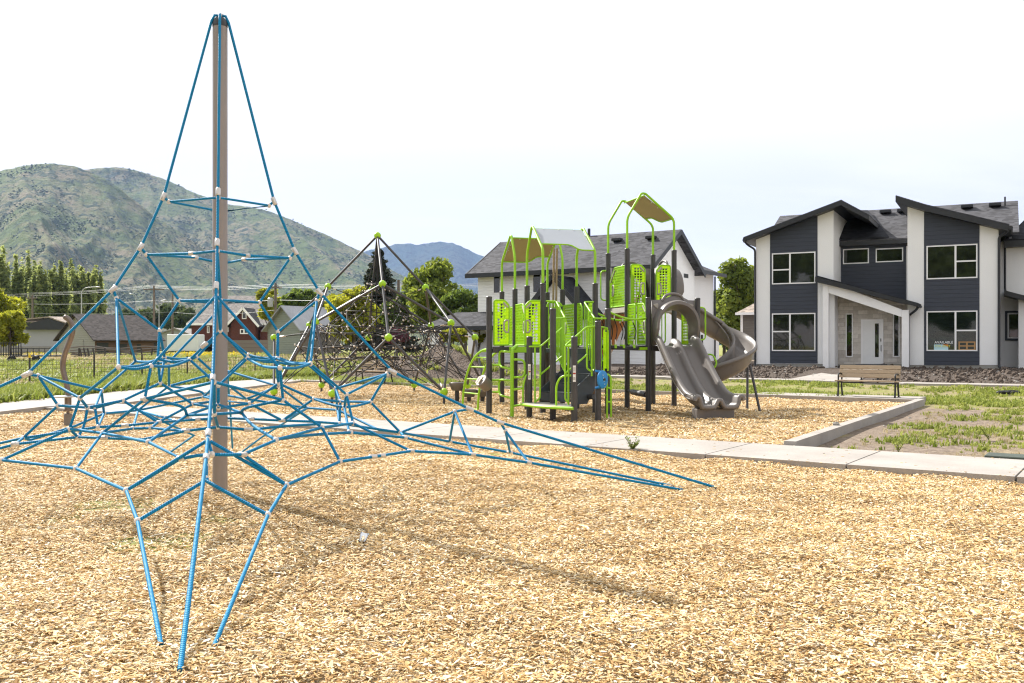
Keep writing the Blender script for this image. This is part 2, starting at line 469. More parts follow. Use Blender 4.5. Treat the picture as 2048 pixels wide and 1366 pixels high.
def mk_grass(name,a,b):
    k=N(name); oi=k.new('ShaderNodeObjectInfo'); c=k.ramp(oi.outputs['Random'],[(0,a),(1,b)]); k.set(c,.6,0,.25)
    tr=k.new('ShaderNodeBsdfTranslucent'); k.l(c,tr.inputs[0]); m=k.new('ShaderNodeMixShader'); m.inputs[0].default_value=.4
    k.l(k.b.outputs[0],m.inputs[1]); k.l(tr.outputs[0],m.inputs[2]); k.l(m.outputs[0],k.out.inputs['Surface']); MAT[name]=k.m
mk_grass('scrub',(.055,.085,.036),(.12,.16,.06)); mk_grass('grass_green',(.16,.21,.030),(.37,.40,.095)); mk_grass('grass_dry',(.34,.28,.14),(.52,.44,.26)); mk_grass('bloom_yellow',(.60,.46,.02),(.75,.60,.03))
def mk_mountain(name,greens,tans,shrub,k1=1.0):
    k=N(name); p=k.pos((.001,.001,.001))
    a=k.noise(p,3.2*k1,7,.62,.6); b=k.noise(p,11*k1,7,.68); c=k.noise(p,60*k1,6,.7); d=k.noise(k.pos((.001,.001,.001)),26*k1,5,.65)
    g=k.ramp(b,[(.35,greens[0]),(.65,greens[1])])
    t=k.ramp(k.math('ADD',k.math('MULTIPLY',a,.5),k.math('MULTIPLY',b,.5)),[(.46,(0,0,0)),(.58,(1,1,1))])
    col=k.mix(t,g,tans)
    s=k.math('ADD',k.math('MULTIPLY',d,.5),k.math('ADD',k.math('MULTIPLY',c,.3),k.math('MULTIPLY',a,.2)))
    col=k.mix(k.ramp(s,[(.515,(0,0,0)),(.545,(1,1,1))]),col,shrub)
    k.set(col,.95,0,.1); k.bump(k.math('ADD',c,b),1.0,30); MAT[name]=k.m
    return k,col
mk_mountain('hill_green',((.105,.155,.055),(.20,.245,.085)),(.30,.255,.165),(.066,.098,.055))
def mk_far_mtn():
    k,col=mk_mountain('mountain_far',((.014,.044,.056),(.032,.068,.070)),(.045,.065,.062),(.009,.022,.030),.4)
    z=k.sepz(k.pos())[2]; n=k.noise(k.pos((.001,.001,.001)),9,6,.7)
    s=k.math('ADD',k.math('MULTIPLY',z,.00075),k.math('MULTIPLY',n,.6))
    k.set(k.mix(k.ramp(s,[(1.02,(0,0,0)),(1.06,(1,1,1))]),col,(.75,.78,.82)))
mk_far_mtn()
HAZE=.000045; CLOUD_LO=(.76,.775,.88); CLOUD_HI=(1,.99,.995); CLOUD_G=5.5; SUN_E=5.0; EXPO=1.0
# ================================================================= ground
E_=Vector((.823,-.569,0)).normalized(); NR=Vector((.569,.823,0)).normalized()
PF=Vector((-10.8,21.6,0)); PW=1.75
C1=Vector((-9.7,22.95,0)); C2=Vector((-8.6,37.8,0)); C3=Vector((10.5,24.0,0)); C4=PF+NR*PW+E_*16.75
def qdist(x,y): return (x-C3.x)*NR.x+(y-C3.y)*NR.y
def chipz(x,y):
    g=0
    for ax,ay in ((-1.54,4.33),(-1.78,4.72),(-1.50,4.68),(2.18,9.8),(1.80,9.75)): g=np.maximum(g,np.exp(-((x-ax)**2+(y-ay)**2)/.16))
    return .02*g+(1-g)*chipw(x,y)
def chipw(x,y): return .026*np.sin(x*1.9+.6*np.sin(y*1.3))*np.sin(y*1.55+.8*np.sin(x*.9))+.020*np.sin(x*3.7+y*2.1)*np.cos(y*3.1-x)+.012*np.sin(x*7.3-y*4.1)*np.sin(y*6.7+x*3)-.012
def terr(x,y):
    q=qdist(x,y)
    z=-.07+.52*sstep(q,0.0,20.0)
    z=z+.03*np.sin(x*.7+1)*np.sin(y*.6)*sstep(np.abs(q),1.0,4.0)
    return z
def sd_side(x,y): # right of the kerb C4-C3
    n=Vector((C3.y-C4.y,-(C3.x-C4.x),0)).normalized()
    return (x-C4.x)*n.x+(y-C4.y)*n.y
def make_terrain():
    xs=np.concatenate([np.linspace(-4000,-90,14),np.arange(-80,-28,2.0),np.arange(-28,46,.5),np.arange(46,90,3.0),np.linspace(100,4000,12)])
    ys=np.concatenate([np.linspace(-900,-20,8),np.arange(-14,9,1.0),np.arange(9,52,.5),np.arange(52,150,3.0),np.linspace(160,4500,14)])
    X,Y=np.meshgrid(xs,ys); Z=terr(X,Y)
    nx,ny=len(xs),len(ys)
    me=bpy.data.meshes.new('ground')
    vs=np.stack([X,Y,Z],-1).reshape(-1,3)
    i=np.arange(nx*ny).reshape(ny,nx)
    fs=np.stack([i[:-1,:-1],i[:-1,1:],i[1:,1:],i[1:,:-1]],-1).reshape(-1,4)
    me.from_pydata(vs.tolist(),[],fs.tolist())
    q=qdist(X,Y); sd=sd_side(X,Y)
    dry=np.full(X.shape,.42); soil=np.zeros(X.shape)
    right=(sd>0)&(q<40)
    s1=right*(1-sstep(q,-1.5,1.0))                      # worn ground beside the kerb
    dry=np.where(right,.78,dry)
    soil=np.maximum(soil,s1*.74*(1-sstep(sd,.8,5.0)*.62))
    lawn=(q>-1.2)&(q<8.5)&(X>-3)
    dry=np.where(lawn,.50,dry); soil=np.where(lawn,np.maximum(soil*.5,.40),soil)
    house=(q>9.2)&(q<60)&(X>-6)
    soil=np.where(house,.9,soil)
    left=(X<-9)
    dry=np.where(left,.47+.1*np.sin(Y*.11),dry); dry=np.where(left&(X>-17)&(Y<43),.15,dry)
    c=me.color_attributes.new('zone','FLOAT_COLOR','POINT')
    dark=np.where((X>-6)&(Y<70),sstep(q,9.3,9.9)*(1-sstep(q,26,30)),0)
    a=np.stack([dry,soil,dark,np.ones_like(dry)],-1).reshape(-1)
    c.data.foreach_set('color',a.astype(np.float32))
    me.polygons.foreach_set('use_smooth',[True]*len(me.polygons))
    me.materials.append(MAT['terrain']); o=link(bpy.data.objects.new('ground',me)); o['kind']='structure'
make_terrain()

def pad(name,poly,step,zf=chipz):
    """sheet filling a polygon, with a softly uneven top"""
    bm=bmesh.new()
    f=bm.faces.new([bm.verts.new((p[0],p[1],0)) for p in poly])
    xs=[p[0] for p in poly]; ys=[p[1] for p in poly]
    for ax,lo,hi in ((0,min(xs),max(xs)),(1,min(ys),max(ys))):
        n=int((hi-lo)/step)
        for i in range(1,n):
            co=[0,0,0]; no=[0,0,0]; co[ax]=lo+(hi-lo)*i/n; no[ax]=1
            bmesh.ops.bisect_plane(bm,geom=bm.verts[:]+bm.edges[:]+bm.faces[:],plane_co=co,plane_no=no)
    for v in bm.verts: v.co.z=float(zf(v.co.x,v.co.y))
    me=bpy.data.meshes.new(name); bm.to_mesh(me); bm.free()
    me.polygons.foreach_set('use_smooth',[True]*len(me.polygons))
    me.materials.append(MAT['wood_chip_ground']); o=link(bpy.data.objects.new(name,me)); o['kind']='structure'; return o
near_edge=PF+NR*.02
pad('near_wood_chip_bed',[(near_edge.x-.15,near_edge.y),tuple((near_edge+E_*34)[:2]),(17,-6),(-13,-6)],.3,lambda x,y:chipz(x,y)-.016)
pad('far_wood_chip_bed',[tuple(C1[:2]),tuple((C4)[:2]),tuple(C3[:2]),tuple(C2[:2])],.6)

# concrete walk between the beds: slabs with open joints
mb=MB()
def slab(a,b,w0,w1,zt=.04,zb=-.12):
    p=[a+NR*w0,b+NR*w0,b+NR*w1,a+NR*w1]
    mb.prism([(x.x,x.y,zt) for x in p],(0,0,zb-zt))
s=-.2
while s<33:
    a=PF+E_*(s+.008); b=PF+E_*(s+1.823-.008)
    slab(a,b,0,PW); s+=1.83
structure('middle_path',mb,MAT['concrete'])
mb=MB()  # walk along the field on the far side
inn=[Vector((-12.3,8,0)),Vector((-11.55,14.5,0)),Vector((-11.08,20,0)),PF+E_*-.2,PF+E_*-.2+NR*PW,C1,Vector((-9.35,28,0)),Vector((-9.0,33,0)),C2,C2+E_*1.2]
out=[Vector((-14.6,8,0)),Vector((-13.9,14.5,0)),Vector((-13.2,20,0)),Vector((-12.85,22.3,0)),Vector((-12.7,24.5,0)),Vector((-12.5,27,0)),Vector((-12.2,30.5,0)),Vector((-11.7,36,0)),Vector((-10.2,40.3,0)),C2+E_*1.2+NR*2.2]
for i in range(len(inn)-1):
    a,b,c,d=inn[i],inn[i+1],out[i+1],out[i]; g=.004
    dd=(b-a).normalized()*g
    P=[a+dd,b-dd,c-dd,d+dd]
    mb.prism([(x.x,x.y,.06) for x in P],(0,0,-.2))
structure('field_path',mb,MAT['concrete'])
mb=MB()  # kerbs round the far bed
def kerb(a,b,w,zt=.09,zb=-.22,n=8):
    d=(b-a).normalized(); r=Vector((d.y,-d.x,0))
    for i in range(n):
        p=a+(b-a)*(i/n)+d*.004; q=a+(b-a)*((i+1)/n)-d*.004
        mb.prism([(x.x,x.y,zt) for x in (p,q,q+r*w,p+r*w)],(0,0,zb-zt))
kerb(C4,C3+(C3-C4).normalized()*.16,.17,.10)
kerb(C3,C2+E_*1.2,.16,.085,-.15,12)
structure('kerb',mb,MAT['concrete'])
mb=MB()
a=C3-E_*4.6; P=[a+NR*.16,C3+NR*.16-E_*.1,C3+NR*1.75-E_*.1,a+NR*1.75]
mb.prism([(x.x,x.y,.075) for x in P],(0,0,-.2)); structure('bench_pavement',mb,MAT['concrete'])
mb=MB() # public pavement before the houses and the walk to the front door
s=-14.0
while s<26:
    a=C3+NR*8.1+E_*(s); b=C3+NR*8.1+E_*(s+1.49); P=[a,b,b+NR*1.25,a+NR*1.25]
    z=max(float(terr(p.x,p.y)) for p in P)+.03
    mb.prism([(x.x,x.y,z) for x in P],(0,0,-.3)); s+=1.5
structure('house_pavement',mb,MAT['concrete'])

# ---------------------------------------------------------------- scattered stuff
def scatter(name,pts,rot,scl,sources,mat,coll):
    c=bpy.data.collections.new(coll)
    for i,mbx in enumerate(sources):
        me=mbx.mesh(name+'_piece',(0,0,0),30); me.materials.append(mat)
        c.objects.link(bpy.data.objects.new(name+'_piece',me))
    n=len(pts); me=bpy.data.meshes.new(name); me.vertices.add(n)
    me.vertices.foreach_set('co',np.asarray(pts,np.float32).reshape(-1))
    a=me.attributes.new('rot','FLOAT_VECTOR','POINT'); a.data.foreach_set('vector',np.asarray(rot,np.float32).reshape(-1))
    a=me.attributes.new('scl','FLOAT_VECTOR','POINT'); a.data.foreach_set('vector',np.asarray(scl,np.float32).reshape(-1))
    me.materials.append(mat)
    o=link(bpy.data.objects.new(name,me)); o['kind']='stuff'
    g=bpy.data.node_groups.new(name,'GeometryNodeTree')
    g.interface.new_socket('Geometry',in_out='INPUT',socket_type='NodeSocketGeometry')
    g.interface.new_socket('Geometry',in_out='OUTPUT',socket_type='NodeSocketGeometry')
    I=g.nodes.new('NodeGroupInput'); O=g.nodes.new('NodeGroupOutput')
    ip=g.nodes.new('GeometryNodeInstanceOnPoints'); ci=g.nodes.new('GeometryNodeCollectionInfo')
    ci.inputs['Collection'].default_value=c; ci.inputs['Separate Children'].default_value=True; ci.inputs['Reset Children'].default_value=True
    ip.inputs['Pick Instance'].default_value=True
    r=g.nodes.new('GeometryNodeInputNamedAttribute'); r.data_type='FLOAT_VECTOR'; r.inputs['Name'].default_value='rot'
    s_=g.nodes.new('GeometryNodeInputNamedAttribute'); s_.data_type='FLOAT_VECTOR'; s_.inputs['Name'].default_value='scl'
    L=g.links.new
    L(I.outputs[0],ip.inputs['Points']); L(ci.outputs[0],ip.inputs['Instance'])
    L(r.outputs['Attribute'],ip.inputs['Rotation']); L(s_.outputs['Attribute'],ip.inputs['Scale'])
    L(ip.outputs[0],O.inputs[0])
    m=o.modifiers.new('scatter','NODES'); m.node_group=g
    return o
def chip_source(seed):
    r=random.Random(seed); mbx=MB(); L=.5; w=.5; h=.5
    n=3; rows=[]
    for i in range(n+1):
        t=i/n; x=-L+2*L*t; ww=w*(1-.55*abs(2*t-1)**2.2)*r.uniform(.8,1.1); b=.35*math.sin(t*3.1+r.uniform(-.3,.3))*r.uniform(.2,.9)
        o=r.uniform(-.08,.08)
        rows.append([(x,-ww+o,b-h*.6),(x,ww+o,b-h*.6),(x,ww*r.uniform(.6,.95)+o,b+h*.6),(x,-ww*r.uniform(.6,.95)+o,b+h*.6)])
    vs=[p for q in rows for p in q]; fs=[(3,2,1,0),(n*4,n*4+1,n*4+2,n*4+3)]
    for i in range(n):
        for j in range(4): fs.append((i*4+j,i*4+(j+1)%4,(i+1)*4+(j+1)%4,(i+1)*4+j))
    mbx.add(vs,fs); return mbx
def make_chips():
    n=400000; Y0,Y1=3.3,15.5
    u=RNG.random(n); Y=np.sqrt(Y0**2+u*(Y1**2-Y0**2)); X=(RNG.random(n)*1.42-.66)*Y
    n2=26000                                             # thin cover further back and to the sides
    Y2=RNG.uniform(2.0,20,n2); X2=RNG.uniform(-11,13,n2)
    Y3=RNG.uniform(15,22.5,60000); X3=RNG.uniform(-11.3,1,60000)
    X=np.concatenate([X,X2,X3]); Y=np.concatenate([Y,Y2,Y3])
    dn=(X-PF.x)*NR.x+(Y-PF.y)*NR.y                        # keep to this side of the walk
    k=(dn<-.01)&(X>-11.3)
    X,Y=X[k],Y[k]; n=len(X)
    Z=chipz(X,Y)+RNG.uniform(-.004,.012,n)
    rot=np.stack([RNG.normal(0,.27,n),RNG.normal(0,.21,n),RNG.random(n)*6.283],-1)
    f=1+.35*sstep(Y,9,15)+.4*sstep(Y,15,18)
    Ln=np.clip(RNG.lognormal(math.log(.028),.46,n),.010,.090)*f; W=np.clip(RNG.lognormal(math.log(.0105),.35,n),.005,.024)*f
    H=RNG.uniform(.002,.0055,n)*f
    scatter('wood_chips',np.stack([X,Y,Z],-1),rot,np.stack([Ln,W,H],-1),[chip_source(i) for i in range(7)],MAT['wood_chip'],'chip_pieces')
make_chips()
def far_chips():
    n=190000; s=RNG.uniform(-14,20,n); q=RNG.uniform(0,14.2,n)
    X=PF.x+NR.x*PW+E_.x*s+NR.x*q; Y=PF.y+NR.y*PW+E_.y*s+NR.y*q
    a=C3-C4; n1=Vector((a.y,-a.x,0)).normalized(); b=C2-C1; n2=Vector((b.y,-b.x,0)).normalized()
    k=((X-C4.x)*n1.x+(Y-C4.y)*n1.y<-.05)&((X-C1.x)*n2.x+(Y-C1.y)*n2.y>.05)&(qdist(X,Y)<-.05)
    X,Y=X[k],Y[k]; n=len(X); Z=chipz(X,Y)+RNG.uniform(-.004,.02,n)
    rot=np.stack([RNG.normal(0,.4,n),RNG.normal(0,.35,n),RNG.random(n)*6.283],-1)
    f=1.12; scatter('far_wood_chips',np.stack([X,Y,Z],-1),rot,np.stack([RNG.uniform(.03,.07,n)*f,RNG.uniform(.012,.026,n)*f,RNG.uniform(.004,.010,n)*f],-1),[chip_source(20+i) for i in range(5)],MAT['wood_chip'],'far_chip_pieces')
far_chips()
def stray_chips():
    n=420; s=RNG.uniform(0,26,n); w=RNG.random(n)**3*PW; w=np.where(RNG.random(n)<.4,PW-w,w)
    X=PF.x+E_.x*s+NR.x*w; Y=PF.y+E_.y*s+NR.y*w
    scatter('stray_wood_chips',np.stack([X,Y,np.full(n,.043)],-1),np.stack([RNG.normal(0,.05,n),RNG.normal(0,.05,n),RNG.random(n)*6.28],-1),np.stack([RNG.uniform(.02,.05,n),RNG.uniform(.008,.016,n),RNG.uniform(.003,.006,n)],-1),[chip_source(40+i) for i in range(3)],MAT['wood_chip'],'stray_chip_pieces')
stray_chips()
def tuft(seed,nb,h,spread,w):
    r=random.Random(seed); mbx=MB()
    for i in range(nb):
        a=r.random()*6.283; l=h*r.uniform(.5,1.1); b=Vector((r.gauss(0,spread),r.gauss(0,spread),0)); d=Vector((math.cos(a),math.sin(a),0)); s=Vector((-d.y,d.x,0))*w*r.uniform(.6,1.3)
        ln=r.uniform(.1,.75)
        p1=b+d*l*ln*.35+Vector((0,0,l*.6)); p2=b+d*l*ln+Vector((0,0,l*(1-.3*ln)))
        mbx.add([b-s,b+s,p1+s*.8,p1-s*.8,p2],[(0,1,2,3),(3,2,4)])
    return mbx
def grass(name,X,Y,zf,h0,h1,mat,srcs,coll,flat=1.0):
    n=len(X); Z=zf(X,Y)
    rot=np.stack([RNG.normal(0,.1,n),RNG.normal(0,.1,n),RNG.random(n)*6.283],-1)
    s=RNG.uniform(h0,h1,n); scatter(name,np.stack([X,Y,Z-.005],-1),rot,np.stack([s*flat,s*flat,s],-1),srcs,MAT[mat],coll)
def patch(X,Y,sc,seed):
    a=np.sin(X*sc+seed)*np.cos(Y*sc*1.17+seed*2)+.7*np.sin(X*sc*2.3+Y*sc*1.9+seed*3)+.5*np.cos(X*sc*4.1-Y*sc*4.7+seed)
    return a
S_T=[tuft(i,9,1.0,.35,.06) for i in range(4)]
S_L=[tuft(20+i,12,1.0,.5,.16) for i in range(4)]
def rect(n,s0,s1,q0,q1):
    s=RNG.uniform(s0,s1,n); q=RNG.uniform(q0,q1,n)
    return C3.x+E_.x*s+NR.x*q, C3.y+E_.y*s+NR.y*q
# lawn behind the far kerb
X,Y=rect(26000,-20,22,.3,8.0); bench=(qdist(X,Y)<1.85)&(((X-C3.x)*E_.x+(Y-C3.y)*E_.y)>-4.7)&(((X-C3.x)*E_.x+(Y-C3.y)*E_.y)<.0)
k=(patch(X,Y,.55,1.3)+RNG.normal(0,.6,len(X))>.35)&~bench; grass('lawn_grass',X[k],Y[k],terr,.05,.14,'grass_green',S_L,'lawn_tufts',.9)
# weeds on the worn ground beside the kerb
n=30000; X=RNG.uniform(4,30,n); Y=RNG.uniform(9,30,n); dn=(X-PF.x)*NR.x+(Y-PF.y)*NR.y
ok=(sd_side(X,Y)>.6)&(dn>PW+.1)&(qdist(X,Y)<.3)&(X<Y*.62)
k=ok&(patch(X,Y,.75,2.2)+RNG.normal(0,.5,n)>.60); grass('weed_grass',X[k],Y[k],terr,.04,.12,'grass_green',S_L,'weed_tufts',.9)
k=ok&(patch(X,Y,.9,5.2)+RNG.normal(0,.6,n)>.45); grass('dry_weed_grass',X[k],Y[k],terr,.03,.09,'grass_dry',S_T,'dry_tufts',1.1)
# verge by the field fence and the field
n=26000; Y=RNG.uniform(14,45,n); w=RNG.random(n)**1.5
xo=np.interp(Y,[8,14.5,20,22.3,27,30.5,36,40.3,45],[-14.6,-13.9,-13.2,-12.85,-12.5,-12.2,-11.7,-10.2,-6.5])
X=xo-.12-w*3.4; k=X>-Y*.62
grass('verge_grass',X[k],Y[k],terr,.18,.48,'grass_green',S_T,'verge_tufts',.8)
n=26000; Y=np.sqrt(RNG.uniform(30**2,92**2,n)); X=-RNG.uniform(.05,.58,n)*Y; pt=patch(X,Y,.16,.7)+RNG.normal(0,.5,n)
fld=(X<np.interp(Y,[27,36,40.3,45,60,90],[-14.5,-13.5,-12.2,-8,2,6]))&(qdist(X,Y)<60)
k=fld&(pt>.15); grass('field_grass',X[k],Y[k],terr,.18,.5,'grass_green',S_T,'field_tufts',1.2)
k=fld&(pt<.15); grass('field_dry_grass',X[k],Y[k],terr,.15,.42,'grass_dry',S_T,'field_dry_tufts',1.2)
n=900; Y=RNG.uniform(70,92,n); X=-.345*Y+RNG.normal(0,1.3,n); X[:300]=-.305*Y[:300]+RNG.normal(0,1.2,300); X[300:380]=-.515*Y[300:380]+RNG.normal(0,.6,80)
b=patch(X,Y,.5,2.6)+RNG.normal(0,.6,n)>-.2; grass('yellow_wildflowers',X[b],Y[b],terr,.25,.5,'bloom_yellow',S_L,'bloom_tufts',.9)
# ================================================================= blue rope pyramid
def build_net():
    pole=Vector((-2.97,9.41,0))
    T=thing('rope_pyramid',pole,'tall climbing pyramid of blue ropes hung from a grey-brown steel mast','climbing net')
    mb=MB(); mb.lathe([(.074,-.3),(.074,4.72),(.070,4.74)],pole,28); part(T,'mast',mb,MAT['pole_steel'],40)
    mb=MB(); mb.lathe([(.076,4.735),(.076,4.765),(.066,4.80),(.045,4.825),(.0,4.835)],pole,24); cap=part(T,'mast_cap',mb,MAT['cap_black'],40)
    ang={'R':4.8,'F':-74.4,'L':206.0,'B':105.0}
    def C(c,r,z):
        a=math.radians(ang[c]); return Vector((pole.x+r*math.cos(a),pole.y+r*math.sin(a),z))
    n={}
    for c in 'RFLB':
        n['A'+c]=C(c,.54,2.97); n['a'+c]=C(c,.49,2.925); n['B'+c]=C(c,.75,2.46); n['b'+c]=C(c,.70,2.39)
        n['C'+c]=C(c,1.0,2.04); n['c'+c]=C(c,.97,1.955); n['M'+c]=C(c,1.74,1.226); n['N'+c]=C(c,2.54,.834); n['O'+c]=C(c,2.86,.69)
    P=lambda **k:[n.__setitem__(a,at(*v)) for a,v in k.items()]
    P(b1=(384.5,507,8.95),b2=(493,511,9.05),b3=(490,519,9.9),b4=(390,515,9.85),
      iL=(359,601.5,9.2),iF=(441,600,9.0),iR=(519,605,9.43),iB=(441,606,9.8),
      dL=(319,661,9.12),dF=(441,661.5,8.87),dR=(556,663.5,9.45),dB=(442,664,9.95),
      e1=(237,734,7.9),e2=(302,732,8.15),e3=(379.5,719.5,8.9),e4=(315.5,718.5,9.0),
      f1=(621,727.5,8.7),f2=(560,735.6,8.1),f3=(494.6,717,8.95),f4=(554.5,717,9.35),
      g1=(271,722.5,10.3),g2=(338,724,10.0),g3=(393.6,714,9.9),g4=(329,714.7,9.4),
      h1=(612.6,726,10.2),h2=(552,724,10.0),h3=(497,710,9.85),h4=(556,714.5,9.65),
      Fe1=(160,796,8.4),Fe2=(289.5,798,8.1),Fg1=(203,781,9.6),Fg2=(338,772,10.5),
      Ff1=(693,789,9.0),Ff2=(566,800,8.2),Fh1=(671,777,10.2),Fh2=(557,772.5,10.5),
      gL=(320.5,766,9.15),gF=(437,771,8.75),gR=(557,767,9.5),gB=(443,760,10.0),
      mL=(76.5,751.6,8.76),mR=(774,748,9.55),mF=(428,764,7.75),mB=(452,741,11.0),
      hL=(116,811,8.8),hR=(741,804,9.56),hF=(429,828,8.0),hB=(452,790,10.86),
      s1=(175,815,8.6),s2=(190,816,9.05),s3=(246,801,8.95),t1=(688.5,814,9.2),t2=(680.6,803,9.9),t3=(627.5,798,9.53),
      u1=(374,830.5,8.3),u2=(483,825,8.4),u3=(436,809,8.85),v1=(407,793.6,10.6),v2=(492.5,798,10.6),
      jL=(385.6,808,9.3),jF=(437,816,9.15),jR=(499,807,9.4),jB=(441,801,9.8),
      p1=(139,858,8.4),p2=(205,866,8.2),p3=(706,846.5,8.9),p4=(644,855,8.2),p5=(208,827,9.9),p6=(276,820.6,10.6),p7=(675,820,10.6),p8=(615,816,11.0),
      q1=(297,884,7.3),q2=(552,880,7.3),k1=(362,917,6.9),k2=(485,909,6.95),k3=(424,909,6.8),
      r1=(252.5,981,6.79),r2=(573,970,7.03),r3=(275,1042,6.17),r4=(536,1030,6.39),r5=(152,937,7.5),r6=(680,923,7.94),
      r7=(4,920,8.1),r8=(822,902,8.73),r9=(945,909,9.0),r10=(1057,925,9.24),
      x1=(810,875,9.25),x2=(801,865,9.58),x3=(899,883,10.2),x4=(1020,905,10.1),
      nR=(909.6,823,9.62),oR=(1011,862,9.66),nF=(416,880,6.9),oF=(412,958,6.55),
      w1=(702,865,8.7),w2=(196,854,8.95),w3=(316,844.5,9.0),w4=(564.5,841,9.5),w5=(679,847,9.8),w6=(698,864,8.75),
      y1=(436,854,8.5),y2=(302,856,8.8),y3=(46,876,8.8),y4=(31,888,8.4),y5=(156,874,8.5),y6=(266,857,8.9))
    n['top']=Vector((pole.x,pole.y,4.85))
    GR={'R':gnd(1433,973,.02),'F':gnd(360,1336,.03),'L':C('L',5.2,0),'B':gnd(465,894,.02)}
    ropes=[]; 
    def R(*names,sm=False,r=.013):
        pts=[n[a] if isinstance(a,str) else Vector(a) for a in names]
        if sm: pts=catmull(pts,6)
        ropes.append((pts,r))
    for c in 'RFLB':
        o=C(c,.055,4.845); o2=C(c,.085,4.78)
        main=[n['top'],o,o2,n['A'+c],n['B'+c],n['C'+c],n['M'+c],n['N'+c],n['O'+c],GR[c]+Vector((0,0,-.012))]
        ropes.append((main,.0138))
        R('A'+c,'a'+c); R('B'+c,'b'+c); R('C'+c,'c'+c)
        R('b'+c,'i'+c); R('i'+c,'d'+c); R('c'+c,'d'+c,sm=True)
    # rings
    ropes.append(([n['a'+c] for c in 'LFRB']+[n['aL']],.0115))
    R('bL','b1','bF','b2','bR','b3','bB','b4','bL'); R('iL','iF','iR','iB','iL')
    for a,b,c,d,k in (('e','L','F',('e1','e2','e3','e4'),0),('f','R','F',('f1','f2','f3','f4'),0),('g','L','B',('g1','g2','g3','g4'),0),('h','R','B',('h1','h2','h3','h4'),0)):
        w,x,y,z=d
        R('c'+b,w); R('c'+c,x); R('d'+c,y); R('d'+b,z)
        mid=lambda p,q,s:(n[p]+n[q])/2+Vector((0,0,-s))
        R(w,mid(w,x,.02),x,sm=True); R(x,mid(x,y,.03),y,sm=True); R(y,mid(y,z,.02),z,sm=True); R(z,mid(z,w,.025),w,sm=True)
        R(w,'F'+w); R(x,'F'+x); R(y,'g'+c); R(z,'g'+b)
        R('m'+b,'F'+w); R('m'+c,'F'+x)
    R('ML','mL');R('MR','mR');R('MF','mF');R('MB','mB')
    for c in 'LRFB': R('m'+c,'h'+c)
    R('hL','s1','s3'); R('hL','s2','s3'); R('hR','t1','t3',sm=True); R('hR','t2','t3'); R('u1','hF','u2'); R('u1','u3','u2'); R('hB','v1'); R('hB','v2')
    R('gL','s3'); R('gL','jL'); R('gR','t3'); R('gR','jR'); R('gF','u3'); R('gF','jF'); R('gB','jB'); R('gB','v1'); R('gB','v2')
    R('jL','jF','jR','jB','jL'); R('jL','w3'); R('jR','w4'); R('s3','w3'); R('t3','w4'); R('v1','p6'); R('v2','p8'); R('jB','v1')
    R('Fe1','s1',sm=True); R('Fg1','s2'); R('Ff1','t1'); R('Fh1','t2'); R('Fe2',at(360,812,8.15),'u1',sm=True); R('Ff2',at(495,815,8.2),'u2',sm=True); R('Fg2',at(400,783,10.6),'v1',sm=True); R('Fh2','v2')
    R('Fe1','p1'); R('Fe2','p2'); R('Ff1','p3'); R('Ff2','p4'); R('Fg1','p5'); R('Fg2','p6'); R('Fh1','p7'); R('Fh2','p8')
    R('s1',at(168,850,8.6),'y5',sm=True); R('s2','w2'); R('p5','w2'); R('t1','w6',sm=False); R('t2','w5'); R('p7','w5'); R('u1','q1',sm=True); R('u2',at(505,850,8.0),'q2',sm=True)
    # outer edge and inner webs near the ground
    aF1=gnd(322,1283,.03); aF2=gnd(428,1287,.03); aR1=gnd(1366,977,.02); aR2=gnd(1364,973); dn=Vector((0,0,-.05))
    R(aF1+dn*.3,'r3','r1','r5','r7',at(-190,945,8.3),GR['L']+Vector((.35,-.1,-.05))); R(aF2+dn*.3,'r4','r2','r6',at(754,912.5,8.35),'r8','r9','r10',aR1+dn*.3)
    R('p1',at(70,890,8.2),'r7'); R('p1','p2','r5'); R('p2','q1','k1','r1',sm=False); R('p1','y5'); 
    R('p3','p4'); R('p3','r8'); R('p4','r6'); R('p4','q2','k2',at(455,909.5,6.85),'k3',at(395,911,6.85),'k1'); R('k2','r2')
    R('nF','r1'); R('nF','r2'); R('nF','k3'); R('NF','nF'); R('OF','oF'); R('oF',at(420,966,6.5),'r4',sm=True); R('oF',at(402,966,6.5),'r3',sm=True)
    R('q2',at(558,878,7.5),at(600,872,7.9),at(647,868,8.3),'w1','x1','r9'); R('w1','w6'); R('x1','x2')
    R('w2',at(251,851,9.0),'w3',at(353,842,9.2),at(393,839,9.35),at(440,836,9.6),at(502,838,9.5),'w4',at(620,843,9.55),'w5','x2','x3','x4',aR2+dn*.3)
    R('hR','x2'); R('nR','x2'); R('nR','x3'); R('nR','r9'); R('oR','x4'); R('oR','r10'); R('NR','nR'); R('OR','oR')
    R(at(209,876,8.25),at(285,879,8.2),at(372,861.6,8.4),'y1',at(497,859.5,8.45),at(571,852,8.7),at(640,848,9.2)); R('hF','y1')
    R('p6','p5'); R('p6',at(353,842,9.2)); R('p6','y6'); R('p8','p7'); R('p8','w4'); R('p2','y6','y2',at(372,862,8.4)); R('y2','w3'); R('p5',at(150,852,9.4),at(60,880,9.0),'y3')
    R('hL','y3'); R('y3','y4'); R(at(-130,932,8.4),'y4','y5',at(209,876,8.25)); R('y3',at(-60,900,9.0),GR['L']+Vector((-.1,.35,-.05))); R('y3','w2'); R('NL',at(-170,880,8.6),'r7')
    R('p7',at(678,821,10.6),at(758,860,10.0),'x2'); R('p8',at(524,874,12.3),gnd(480,900)+dn); R('p6',at(388,871,11.6),at(340,905,12.8))
    used=0
    for pts,r in ropes:
        mb=MB(); mb.tube(pts,r,8); part(T,'rope',mb,MAT['blue_rope'],50)
        used+=1
        if used>=100: break
